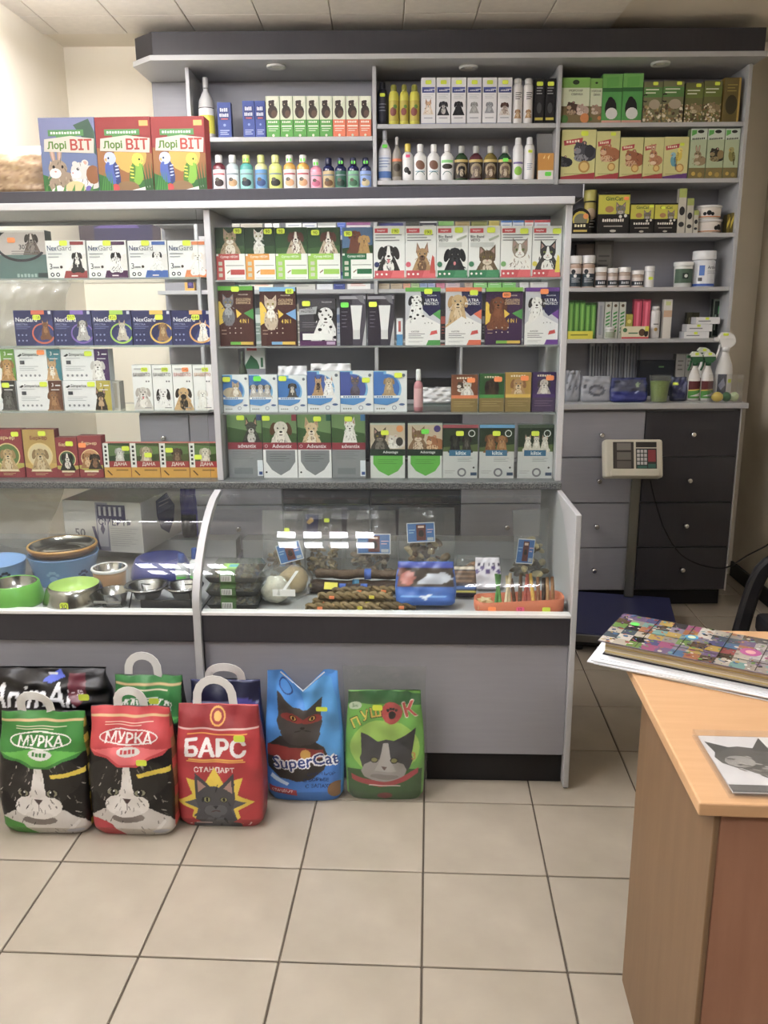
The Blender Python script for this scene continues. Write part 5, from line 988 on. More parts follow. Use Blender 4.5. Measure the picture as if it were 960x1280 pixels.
# right column, fifth shelf
b = BR(1.324, 423, 'on the fifth right wall shelf', 'pet care box', 'tubes and cartons on the fifth right wall shelf')
for k in range(5):
    carton(b, 710.5 + 6.9 * k, 717 + 6.9 * k, 375.5 + (k > 2) * 3, 'slim_carton', '%s of five slim green cartons' % on[k].replace('fifth', 'rightmost'), '#4f8a34', lambda c: (c.rect(.3, .1, .7, .9, '#77b04c'), c.rect(0, .94, 1, 1, '#2c4a24')), (), '#3a6a28', dv=.03, d=.04)
carton(b, 710, 741, 414, 'flat_carton', 'flat yellow carton before the green ones', '#d8d02c', lambda c: c.lines(.1, .8, .6, .3, 1, '#8a8a2c', .5), (), '#b8b028', d=.024)
for k in range(4):
    carton(b, 746.5 + 9 * k, 754.8 + 9 * k, 377.5, 'toothpaste_carton', '%s of four slim white and green cartons' % ['leftmost', 'second', 'third', 'rightmost'][k], '#c4c8bc' if k else '#a8aaa8', (lambda c: [c.poly([(.2, .15 + .1 * i), (.8, .2 + .1 * i), (.8, .25 + .1 * i), (.2, .2 + .1 * i)], '#3a8a3c') for i in range(6)] + [c.circ(.5, .9, .24, '#5c4a34')]) if k else (lambda c: c.rect(.3, .1, .7, .9, '#8c9094')), (), '#a8aca0', dv=.03, d=.035)
bottle(b, 757.5, 769.4, 408.8, 'ointment_jar', 'tiny pale jar in front of the slim cartons', 'jar', '#c8cac0', '#dcdcd6', (.1, .6, '#9aa48c'), None, sy=1)
for k in range(2):
    carton(b, 791.8 + 10.7 * k, 801.8 + 10.7 * k, 374, 'slim_carton', ['left', 'right'][k] + ' of two slim crimson cartons', '#b82c4c', lambda c: (c.rect(.35, .08, .65, .92, '#d8607c'), c.rect(0, .95, 1, 1, '#7a1c34')), (), '#8c2038', dv=.03, d=.035)
carton(b, 782, 790.6, 392.7, 'small_carton', 'small yellow and black carton beside the crimson ones', '#a8a03c', lambda c: (c.rect(0, 0, 1, .5, '#3a3c24'), c.circ(.5, .7, .3, '#d8d070')), (), '#6a6a2c', dv=.03, d=.03)
carton(b, 777, 811, 408, 'flat_carton', 'low cream carton with dogs and a yellow edge', '#e0dab8', lambda c: (c.rect(0, 0, 1, .14, '#c8343c'), c.ell(.75 * c.w, .5 * c.h, .12 * c.w, .3 * c.h, '#5c4028'), c.ell(.9 * c.w, .45 * c.h, .08 * c.w, .3 * c.h, '#2a2422'), c.circ(.12, .7, .08, '#3a6a3c'), c.rect(.25, .4, .6, .5, '#4a7a4c'), c.rect(.86, .6, 1, 1, '#d8d83c')), (), '#c8c0a0', d=.025)
bottle(b, 814, 826.6, 382.8, 'lotion_bottle', 'white bottle with a plain lid', 'can', '#d6d4d0', '#e2e0dc', (.06, .8, '#d8d6d2'), lambda c: (c.circ(.5, .3, .14, '#b8944c'), c.rect(.3, .5, .7, .54, '#6a6a6a')), sy=1, dv=.02)
carton(b, 829, 839.6, 374.4, 'slim_carton', 'tall slim white carton with tan top', '#d6d2c8', lambda c: (c.rect(0, .55, 1, .72, '#c8a484'), c.rect(.2, .85, .8, .95, '#c8d088')), (), '#c0bcb2', dv=.02, d=.035)
zz = 1.324
for k, (x0, x1, y0, y1) in enumerate(((854.8, 886.4, 414.8, 423), (858.4, 890.4, 405.4, 414.6), (870, 900, 396.6, 405.2))):
    o = carton(b, x0, x1, y0, 'white_carton', ['bottom', 'middle', 'top'][k] + ' of three stacked flat white cartons', '#ebebea', lambda c: c.rect(.1, .35, .62, .5, '#8a8c90'), [(.46, .8, 'Y', None, .018)], '#cfcfcf', zb=zz, yb=y1, d=.07)
    zz += max(q[2] for q in o.bound_box) + .0015
for k in range(2):
    carton(b, 857.8 + 8 * k, 865.4 + 8 * k, 390.6, 'dark_carton', ['left', 'right'][k] + ' of two dark olive cartons behind white ones', '#3c3a28', lambda c: c.poly([(.2, .1), (.8, .1), (.6, .8), (.3, .8)], '#7a765c'), (), '#2c2a1e', dv=.09, d=.03)
carton(b, 890.4, 903, 374, 'dark_carton', 'tall green black carton behind the white ones', '#7c8478', lambda c: (c.rect(.12, .05, .88, .95, '#26302a'), c.poly([(.5, .6), (.8, .75), (.7, .9), (.5, .8)], '#4aa05c'), c.rect(.2, .2, .35, .6, '#8a9a8c')), (), '#3a423a', dv=.09, d=.03)
# ================================================================== LOWER DISPLAY COUNTERS
ZK = .5657
def thing(name, label, cat, loc, rz=0, group=None):
    o = empty(name, loc, rz, label=label, category=cat)
    if group: o['group'] = group
    return o
def lumps(mb, n, box, r, cols, seed=1, squash=.7, ni=7):
    R = random.Random(seed)
    for k in range(n):
        x, y, z = (R.uniform(*box[0]), R.uniform(*box[1]), R.uniform(*box[2])); a = R.uniform(.7, 1.2) * r; b = a * R.uniform(.3, squash); th = R.uniform(0, 3.14); tl = R.uniform(-.6, .6); c = R.choice(cols)
        V = []; F = []
        for j in range(5):
            ph = math.pi * j / 4
            for i in range(ni):
                t = 2 * math.pi * i / ni; p = Vector((a * math.sin(ph) * math.cos(t), b * math.sin(ph) * math.sin(t), b * math.cos(ph)))
                p.rotate(Matrix.Rotation(tl, 3, 'Y')); p.rotate(Matrix.Rotation(th, 3, 'Z')); V.append((p.x + x, p.y + y, p.z + z))
        for j in range(4):
            for i in range(ni): F.append((j * ni + i, j * ni + (i + 1) % ni, (j + 1) * ni + (i + 1) % ni, (j + 1) * ni + i))
        mb.mesh(V, F, c, True)
    return mb
def paw(mb, r0, z0, cx_ang, s, col, prof_r, lift=.0015):
    """embossed paw on the wall of a bowl"""
    for dx, dz, q in ((0, -.3, .5), (-.55, .25, .24), (-.2, .55, .26), (.2, .55, .26), (.55, .25, .24)):
        P = []
        for k in range(10):
            a = 2 * math.pi * k / 10; x = (dx + q * math.cos(a)) * s; z = z0 + (dz + q * .85 * math.sin(a)) * s; rr = prof_r(z) + lift; th = cx_ang + x / rr
            P.append((rr * math.sin(th), -rr * math.cos(th), z))
        mb.face(P, col)
GB = 'pet bowls in the left display counter'
def bowl(name, label, x, y, z, prof, col, mat='plastic', parts=(), n=32):
    o = MB().lathe([(r, q) + ((c,) if c else ()) for r, q, c in prof], n, col, cap1=False).build(name, mat, None, (x, y, z), 0, label=label, category='bowl', group=GB)
    for nm, pr, c, m2 in parts: MB().lathe(pr, n, c, cap0=False, cap1=False).build(nm, m2, o)
    return o
# green bowl, cut by the frame
bowl('pet_bowl', 'green plastic bowl with steel insert at the left edge', -1.285, 2.452, ZK, [(.085, 0, None), (.088, .01, None), (.075, .066, None), (.07, .07, None), (.068, .066, None), (.066, .03, None)], '#57a52c', parts=[('steel_insert', [(.0, .018), (.045, .02), (.062, .04), (.0675, .0675)], '#b8b8b8', 'steel')])
o = bowl('pet_bowl', 'steel bowl with light green inside and sticker on the front', -1.092, 2.452, ZK, [(.097, 0, None), (.098, .008, None), (.086, .05, None), (.08, .062, None), (.076, .064, None)], '#a8a8a4', 'steel', [('green_liner', [(.0, .022), (.05, .024), (.068, .04), (.0762, .0642)], '#a4c85c', 'plastic')])
sticker(o, .004, -.0945, .022, .026, .024, 'Y', '90')
o = bowl('pet_bowl', 'large blue bowl with an embossed paw, under a brown rimmed bowl', -1.218, 2.675, ZK, [(.088, 0, None), (.092, .006, None), (.115, .098, None), (.117, .102, None), (.112, .102, None), (.09, .012, None), (.0, .01, None)], '#5a8cc4')
m = MB(); paw(m, .1, .045, .05, .028, '#7cacd4', lambda z: .092 + .023 * z / .098, .002); paw(m, .1, .04, 1.0, .024, '#33507c', lambda z: .092 + .023 * z / .098, .002); paw(m, .1, .04, -.95, .024, '#33507c', lambda z: .092 + .023 * z / .098, .002); m.build('paw_relief', 'plastic', o)
bowl('pet_bowl', 'brown rimmed steel bowl resting in the large blue bowl', -1.218, 2.675, ZK + .1035, [(.1, 0, '#7a4a24'), (.112, .014, '#8a5a2c'), (.115, .024, '#b8863c'), (.113, .03, '#c8983c'), (.107, .028, '#a8763c')], '#8a5a2c', parts=[('steel_insert', [(.0, .004), (.06, .005), (.062, .008), (.075, .006), (.098, .012), (.1075, .0285)], '#c0c0bc', 'steel')])
o = bowl('pet_bowl', 'pale blue bowl with dark paws at the left edge', -1.43, 2.62, ZK, [(.08, 0, None), (.084, .006, None), (.098, .085, None), (.1, .088, None), (.094, .088, None), (.075, .02, None), (.0, .018, None)], '#7ea8dc')
m = MB(); paw(m, .1, .05, .75, .024, '#1c2c4c', lambda z: .084 + .014 * z / .085, .002); paw(m, .1, .05, -.2, .024, '#1c2c4c', lambda z: .084 + .014 * z / .085, .002); m.build('paw_print', 'plastic', o)
bowl('pet_bowl', 'small wooden look bowl with white rim and steel inside', -1.043, 2.625, ZK, [(.05, 0, '#c08a4c'), (.054, .05, '#a87a3c'), (.056, .056, '#e4e4e0'), (.06, .062, '#eeeeea'), (.058, .068, '#eeeeea'), (.052, .066, None)], '#c08a4c', parts=[('steel_insert', [(.0, .02), (.03, .022), (.046, .045), (.0525, .0665)], '#bcbcbc', 'steel')])
o = bowl('pet_bowl', 'shiny dark blue bowl with a green sticker', -.895, 2.715, ZK, [(.1, 0, None), (.104, .012, None), (.1, .04, None), (.086, .07, None), (.078, .078, None), (.07, .076, None), (.06, .05, None), (.0, .04, None)], '#20307c')
sticker(o, -.014, -.107, .022, .026, .018, 'Y')
o = bowl('pet_bowl', 'small steel bowl with a hanging clip beside the green lined bowl', -.958, 2.43, ZK, [(.035, 0, None), (.038, .006, None), (.034, .012, None), (.046, .05, None), (.049, .052, None), (.0465, .049, None), (.03, .016, None), (.0, .014, None)], '#a4a4a2', 'steel')
m = MB(); m.bbox(-.045, .04, -.056, -.05, .026, .034, '#9a9a98', .002); m.tube([(.0, -.056, .03), (.0, -.062, .034), (.0, -.06, .042), (.0, -.053, .042)], .003, 6, '#888888'); m.build('hanging_clip', 'brushed', o)
st = thing('bowl_stand', 'low black wire stand holding two steel bowls', 'stand', (-.805, 2.46, ZK), group=None)
m = MB()
for q, (cx_, r_0) in enumerate(((-.055, .056), (.062, .05))):
    m.tube([(cx_ + r_0 * math.cos(a * .3927), r_0 * math.sin(a * .3927), .05) for a in range(16)], .002, 6, '#3a3a3c', closed=True)
m.build('ring_frame', 'brushed', st)
for sx_ in (-.1, .1):
    for q in (-1, 1): MB().tube([(sx_, q * .05, 0), (sx_ * .9, q * .04, .05), (sx_ * .55, q * .03, .05)], .002, 6, '#3a3a3c').build('leg', 'brushed', st)
MB().bbox(-.06, .1, -.06, -.055, .0, .03, '#2a2a2c', .002).build('front_plate', 'satin', st)
for cx_, r_0, lb in ((-.86, .064, 'wide rimmed steel bowl, left one on the wire stand'), (-.743, .056, 'wide rimmed steel bowl, right one on the wire stand')):
    bowl('pet_bowl', lb, cx_, 2.46, ZK + .0525 - .034, [(r_0 * .55, 0, None), (r_0 * .6, .004, None), (r_0 * .82, .034, None), (r_0 * 1.1, .038, None), (r_0 * 1.12, .042, None), (r_0 * .86, .041, None), (r_0 * .62, .01, None), (0, .007, None)], '#a8a8a8', 'steel')
RB = dict(fr=FA, v=2.60, zb=ZK, yb=735, where='behind the steel bowls', cat='bottle', group='white bottles with blue caps', tw=.02)
bottle(RB, 217, 233.5, 694, 'feeding_bottle', 'frosted bottle with blue cap and green print, left one', 'dropper', '#b8bcc0', '#2a4a94', (.12, .45, '#a8b8a8'), lambda c: c.rect(.2, .3, .8, .7, '#58c84c'), sy=1)
bottle(RB, 235, 249, 687, 'feeding_bottle', 'frosted bottle with blue cap and green print, right one', 'dropper', '#b8bcc0', '#2a4a94', (.12, .4, '#a8b8a8'), lambda c: c.rect(.1, .3, .6, .7, '#58c84c'), sy=1)
# carton with veterinary print on the rear ledge
zl = .6365
A = Vector(FA.onz(180, 692, zl)); Bc = Vector(FA.onz(231, 662, zl)); dv_ = (Bc - A); dep = dv_.length; dv_.normalize(); ang = math.atan2(dv_.y, dv_.x) - math.pi / 2
zt = FA.at(172, 629, A.y)[1] - zl; wd = .30
m = MB(); m.box(-wd, 0, 0, dep, 0, zt, '#c2c0bc', dict(top='#cfcdc8', right='#d2d0cc'))
c = Cv(wd, zt); c.text('50', .2, .36, .17, '#55525a', .2); c.rect(.42, .02, .58, .98, '#8a8798'); c.rect(.44, .1, .56, .9, '#b4b2ba'); c.rect(.44, .66, .8, .94, '#3f3a5c'); c.text('СМЕРТЬ', .66, .6, .14, '#3a3656', .42, .02)
for k in range(5): c.rect(.46 + .065 * k, .72, .49 + .065 * k, .9, '#b4b2ba')
c.lines(.6, .95, .48, .1, 9, '#9c9a9e', .2); c.poly([(.36, .5), (.4, .5), (.46, .04), (.43, .04)], '#4a4668'); c.poly([(.5, .6), (.47, .45), (.5, .34), (.53, .45)], '#4a4668')
c.put(m, lambda x, y, l: (x - wd, -l, y))
c = Cv(dep, zt); c.poly([(.34, .9), (.6, .97), (.78, .62), (.74, .35), (.6, .12), (.42, .3), (.34, .6)], '#4a4870'); c.poly([(.34, .88), (.6, .95), (.78, .64), (.36, .62)], '#6a688c'); c.lines(.4, .7, .85, .7, 2, '#b4b2c4', .3); c.put(m, lambda x, y, l: (l, x, y))
m.build('cardboard_carton', 'carton', None, (A.x, A.y, zl + .0005), ang, label='grey white carton printed 50 behind the pet bowls', category='carton')
# loose clear plastic over the carton
def sheet(name, label, cat, pts, nx, ny, mat, amp=.012, seed=3, thick=.0006, parent=None, freq=5.):
    """crumpled sheet through four corner points (bottom-left, bottom-right, top-right, top-left)"""
    P = [Vector(p) for p in pts]; r = random.Random(seed); ph = [r.uniform(0, 6) for _ in range(8)]; n = (P[1] - P[0]).cross(P[3] - P[0]).normalized(); V = []; F = []
    for j in range(ny + 1):
        for i in range(nx + 1):
            a, b = i / nx, j / ny; p = P[0] * (1 - a) * (1 - b) + P[1] * a * (1 - b) + P[2] * a * b + P[3] * (1 - a) * b
            d = amp * (math.sin(freq * 1.7 * a + ph[0] + 2 * b) + .7 * math.sin(freq * 2.9 * b + ph[1] - 3 * a) + .5 * abs(math.sin(freq * 2.3 * (a + b) + ph[2])) + .4 * math.sin(freq * 5 * (a - .6 * b) + ph[3]))
            V.append(tuple(p + n * d))
    k = len(V); V += [tuple(Vector(v) - n * thick) for v in V]
    for j in range(ny):
        for i in range(nx):
            q = (j * (nx + 1) + i, j * (nx + 1) + i + 1, (j + 1) * (nx + 1) + i + 1, (j + 1) * (nx + 1) + i); F.append(q); F.append(tuple(k + t for t in reversed(q)))
    m = MB().mesh(V, F, '#e8e8e8', True)
    kw = dict(label=label, category=cat) if label else {}
    return m.build(name, mat, parent, **kw)
sheet('plastic_bag', 'crumpled translucent plastic bag lying left of the printed carton', 'plastic bag', [(-1.72, 2.83, .645), (-1.35, 2.80, .645), (-1.30, 2.98, .86), (-1.62, 3.0, .84)], 26, 20, 'milky_bag', .010, 5)
sheet('plastic_bag', 'sheer plastic bag hanging behind the left cabinet shelves', 'plastic bag', [(-1.72, 3.2, 1.25), (-1.45, 3.2, 1.18), (-1.30, 3.22, 1.70), (-1.70, 3.22, 1.74)], 40, 40, 'milky_bag', .02, 8, freq=9.)
# ------------------------------------------------------------------ right counter: chew treats
def clamshell(k, z):
    t = thing('treat_container', ['bottom', 'middle', 'top'][k] + ' of three stacked clear treat containers with green sleeve', 'food container', (-.575, 2.47, z), .0, 'stacked clear treat containers')
    w, d, h = .082, .075, .043; base = [(-w * .9, -d * .9), (w * .9, -d * .9), (w * .9, d * .9), (-w * .9, d * .9)]
    def fr(z0, s0, z1, s1, mb, c, caps=(1, 1)):
        V = [(x / .9 * s0, y / .9 * s0, z0) for x, y in base] + [(x / .9 * s1, y / .9 * s1, z1) for x, y in base]; F = [(i, (i + 1) % 4, 4 + (i + 1) % 4, 4 + i) for i in range(4)]
        if caps[0]: F.append((3, 2, 1, 0))
        if caps[1]: F.append((4, 5, 6, 7))
        mb.mesh(V, F, c, False); return mb
    fr(0, .86, .018, .99, MB(), '#23241f', (1, 0)).build('tray', 'plastic', t)
    lumps(MB(), 60, ((-w * .8, w * .8), (-d * .8, d * .8), (.006, .026)), .012, ['#6a5a3a', '#7c6c48', '#54482e', '#8a7a54'], 10 + k).build('treats', 'chew', t)['kind'] = 'stuff'
    m = MB(); fr(.0185, 1.0, .022, 1.0, m, '#fff', (0, 0)); fr(.022, .97, .041, .85, m, '#fff', (0, 1)); m.build('lid', 'clear_plastic', t)
    m = MB(); m.box(-.036, .012, -d - .002, -d - .0005, .004, .03, '#4a6a3c'); m.face([(-.036, -d - .001, .03), (.012, -d - .001, .03), (.012, -d * .85, .0425), (-.036, -d * .85, .0425)], '#55783f'); m.face([(-.036, -d * .85, .0425), (.012, -d * .85, .0425), (.012, .0, .0425), (-.036, .0, .0425)], '#7aa84c')
    m.box(-.032, .0, -d - .0035, -d - .002, .008, .026, '#e6e6e2')
    for q in range(8): m.box(-.03 + .0036 * q, -.0285 + .0036 * q, -d - .0042, -d - .0035, .0095, .0245, '#3a3a38')
    if k == 2: m.face([(-.024, -.05, .0432), (.012, -.05, .0432), (.012, -.01, .0432), (-.024, -.01, .0432)], '#8ccc4c'); m.face([(-.014, -.044, .0436), (.012, -.044, .0436), (.012, -.016, .0436), (-.014, -.016, .0436)], '#4aa4b0')
    m.build('paper_sleeve', 'paper', t)
    return z + .0435
z = ZK
for k in range(3): z = clamshell(k, z)
# knotted rawhide balls in a clear bag
def chewball(x, y, z, r, col, lab, seed):
    V = []; F = []; nu, nv = 24, 14; R = random.Random(seed); a, b_, c_ = (R.uniform(0, 6) for _ in range(3))
    for j in range(nv + 1):
        for i in range(nu):
            th, ph = 2 * math.pi * i / nu, math.pi * j / nv; q = r * (1 + .10 * math.sin(3 * th + a + 2 * ph) * math.sin(ph) + .07 * math.sin(5 * ph + b_ + th * 2) * math.sin(ph)); V.append((q * math.sin(ph) * math.cos(th), q * math.sin(ph) * math.sin(th), q * math.cos(ph)))
    for j in range(nv):
        for i in range(nu): F.append((j * nu + i, j * nu + (i + 1) % nu, (j + 1) * nu + (i + 1) % nu, (j + 1) * nu + i))
    return MB().mesh(V, F, col, True).build('chew_ball', 'chew', None, (x, y, z), 0, label=lab, category='dog chew', group='knotted chew balls')
chewball(-.452, 2.465, ZK + .046, .043, '#d8d2bc', 'white knotted rawhide ball in front of the clear containers', 2)
o = bpy.data.objects['chew_ball']; m = MB(); m.ell = None
for q in ((.55, -.75, .0, .012), (-.3, -.85, .3, .008)): m.lathe([(.0, .0005), (q[3], .0005), (q[3] * 1.2, -.006)], 10, '#4a3c28', q[0] * .03, q[1] * .03)
chewball(-.405, 2.555, ZK + .05, .046, '#b89c68', 'tan knotted rawhide ball behind the white one', 4)
t = thing('plastic_bag', 'clear bag with white paper tag around the rawhide balls', 'plastic bag', (-.428, 2.5, ZK))
m = MB(); V = []; F = []
for j in range(11):
    for i in range(20):
        th, ph = 2 * math.pi * i / 20, math.pi * j / 10; wob = 1 + .06 * math.sin(5 * th + 3 * ph) + .05 * math.sin(9 * th - 2 * ph); V.append((.093 * wob * math.sin(ph) * math.cos(th), .11 * wob * math.sin(ph) * math.sin(th), .056 + .0555 * math.cos(ph)))
for j in range(10):
    for i in range(20): F.append((j * 20 + i, (j + 1) * 20 + i, (j + 1) * 20 + (i + 1) % 20, j * 20 + (i + 1) % 20))
m.mesh(V, F, '#ffffff', True).build('film', 'clear_bag', t)
m = MB(); m.bbox(-.02, .05, -.113, -.111, .05, .072, '#eeeeec', .0008); m.mesh([(.01, -.112, .07), (.02, -.112, .07), (.055, -.06, .115), (.045, -.06, .115)], [(0, 1, 2, 3), (3, 2, 1, 0)], '#eeeeec', False); m.build('paper_tag', 'paper', t)
def card(c):
    c.rect(0, 0, 1, 1, '#cfd4d6'); c.rect(.03, .04, .97, .96, '#2f68a4'); c.rect(.34, .1, .68, .9, '#5c2c24'); c.circ(.51, .42, .1, '#1c1614', .1); c.circ(.51, .52, .08, '#1c1614'); c.rect(.4, .74, .62, .84, '#d8c0a8'); c.lines(.07, .3, .66, .4, 2, '#8ab0d0', .35); c.lines(.72, .94, .66, .4, 2, '#c8a8b4', .35); c.rect(.72, .08, .94, .24, '#a8b4bc')
def pouch(label, x, y, w, h, t, rz=0, lean=0, fill=.5, cols=('#7a6440', '#94805a', '#5c4a30'), n=70, r=.018, lab=None, seed=1, zb=ZK, flat=0, labdraw=card, top=None):
    """clear flat bag: film, filling and printed card"""
    o = empty('treat_bag', (x, y, zb), 0, label=label, category='treat bag', group='clear bags of dog chews'); o.rotation_euler = (lean, 0, rz)
    nx, ny = 16, 20; R = random.Random(seed); a1, a2, a3 = (R.uniform(0, 6) for _ in range(3)); V = []; F = []
    for sd in (-1, 1):
        for j in range(ny + 1):
            for i in range(nx + 1):
                p, q = i / nx, j / ny; e = (1 - abs(2 * p - 1) ** 3) * min(1, q * 8) * (1 - .93 * q ** 2.2)
                wob = .0035 * (math.sin(9 * p + 5 * q + a1 + sd) + math.sin(13 * q - 6 * p + a2)); V.append(((p - .5) * w * (1 - .05 * math.sin(3 * q + a3)), sd * (t / 2 * e + .0006) + wob * e, q * h))
    k = (nx + 1) * (ny + 1)
    for j in range(ny):
        for i in range(nx):
            q = (j * (nx + 1) + i, j * (nx + 1) + i + 1, (j + 1) * (nx + 1) + i + 1, (j + 1) * (nx + 1) + i); F.append(q); F.append(tuple(k + u for u in reversed(q)))
    MB().mesh(V, F, '#ffffff', True).build('film', 'clear_bag', o)
    lumps(MB(), n, ((-w * .36, w * .36), (-t * .22, t * .22), (r * .9, h * fill)), r, list(cols), seed, .6).build('chew_pieces', 'chew', o)['kind'] = 'stuff'
    if lab:
        lx, lz, lw, lh, lr = lab; m = MB(); c = Cv(lw, lh); labdraw(c); m.box(-lw / 2, lw / 2, 0, .0006, -lh / 2, lh / 2, '#cfd4d6'); c.put(m, lambda a, b_, l: (a - lw / 2, -l, b_ - lh / 2), .0002, .00005)
        q = m.build('printed_card', 'carton', o, (lx, -t / 2 - .006, lz)); q.rotation_euler = (0, lr, 0)
    if top: sticker(o, top[0], -t / 2 - .005, top[1], .018, .014, 'Y')
    return o
pouch('tall clear chew bag with a slanted blue card behind the containers', -.46, 2.68, .15, .245, .06, -.15, -.1, .42, n=50, lab=(.03, .11, .085, .065, -.3), seed=3, top=(.02, .185))
pouch('clear bag of chopped bones with a navy corner', -.335, 2.745, .13, .24, .06, 0, -.05, .46, ('#8a7448', '#a48c5c', '#6a5634'), 80, .015, lab=(-.035, .19, .05, .07, .1), seed=4, labdraw=lambda c: (c.rect(0, 0, 1, 1, '#262a4c'), c.poly([(.2, .6), (.5, .9), (.7, .7), (.4, .5)], '#b08a3c')), top=(.02, .205))
pouch('clear chew bag with blue card, left one of two upright', -.165, 2.735, .175, .235, .06, 0, -.08, .4, ('#7a644c', '#a08c70', '#5c4a38'), 50, .02, lab=(.01, .125, .115, .07, .0), seed=5)
pouch('clear chew bag with blue card, right one of two upright', .025, 2.735, .185, .245, .06, 0, -.08, .5, ('#7c6444', '#b8a478', '#66503a'), 50, .022, lab=(-.02, .165, .095, .068, -.05), seed=6)
o = pouch('clear bag of brown sticks lying flat with a blue card', .2, 2.70, .15, .09, .05, .0, -.12, .7, ('#5c4430', '#70563c', '#8a6a4c'), 40, .022, lab=(.035, .062, .06, .03, .0), seed=7)
o = pouch('upright clear bag of pale chews with a tilted blue card near the end panel', .375, 2.70, .125, .25, .055, .25, -.05, .56, ('#5c5034', '#b8a878', '#4a3e28'), 40, .024, lab=(-.03, .115, .06, .085, .12), seed=8)
# long sticks and twisted chews
for k, (x0, x1, y, zz_, ds) in enumerate(((-.36, -.06, 2.60, .018, 'dark brown chew stick with blue band, rearmost in the row'), (-.36, -.04, 2.555, .018, 'dark brown chew stick with two blue bands, middle of the row'), (-.34, -.02, 2.60, .055, 'dark brown chew stick lying on top of the others'))):
    R = random.Random(k); pt = [(x0 + (x1 - x0) * i / 12, y + .004 * math.sin(i + k), ZK + zz_ + .002 * math.sin(i * 1.3)) for i in range(13)]
    o = MB().tube([(p[0] - x0, p[1] - y, p[2] - ZK) for p in pt], [.0155 + .0015 * math.sin(i * 2.1) for i in range(13)], 10, ['#4a3626', '#3c2c22', '#55422e'][k]).build('chew_stick', 'chew', None, (x0, y, ZK), 0, label=ds, category='dog chew', group='brown chew sticks')
    for q in ((.14,), (.1, .17), (.16,))[k]: MB().tube([(q, 0, zz_), (q + .022, 0, zz_)], .0182, 12, '#2c58b0' if k else '#3a7a9c').build('paper_band', 'paper', o)
twl = 'twisted olive brown chew with orange tag, in the front pile'
pos = [(-.285, 2.40, .014, .10), (-.18, 2.405, .014, -.06), (-.075, 2.41, .014, .05), (-.27, 2.44, .014, -.08), (-.16, 2.447, .014, .08), (-.06, 2.452, .014, -.05), (-.25, 2.425, .040, .05), (-.145, 2.43, .040, -.08), (-.21, 2.47, .042, .12), (-.09, 2.475, .042, -.1)]
adj = ['leftmost in the front row', 'middle in the front row', 'rightmost in the front row', 'leftmost in the second row', 'middle in the second row', 'rightmost in the second row', 'left one lying on top', 'right one lying on top', 'rear left one on top', 'rear right one on top']
for k, (x, y, zz_, rz) in enumerate(pos):
    m = MB(); L = .062
    for s_ in (0, math.pi): m.tube([(-L + 2 * L * i / 16, .0062 * math.cos(i * .9 + s_), .0062 * math.sin(i * .9 + s_)) for i in range(17)], [.0085 * (.8 + .2 * math.sin(math.pi * i / 16)) for i in range(17)], 7, ['#77633c', '#857048', '#665434'][k % 3])
    o = m.build('twisted_chew', 'chew', None, (x, y, ZK + zz_), rz, label='olive brown twisted chew in the pile, ' + adj[k], category='dog chew', group='twisted chews in the front pile')
    MB().bbox(-.008, .008, -.0172, -.0155, -.005, .005, ['#f0803a', '#f0803a', '#e8d83a'][(k + 1) % 3 if k != 1 else 2], .0005).build('price_tag', 'paper', o, (.02 * ((k % 3) - 1), 0, 0))
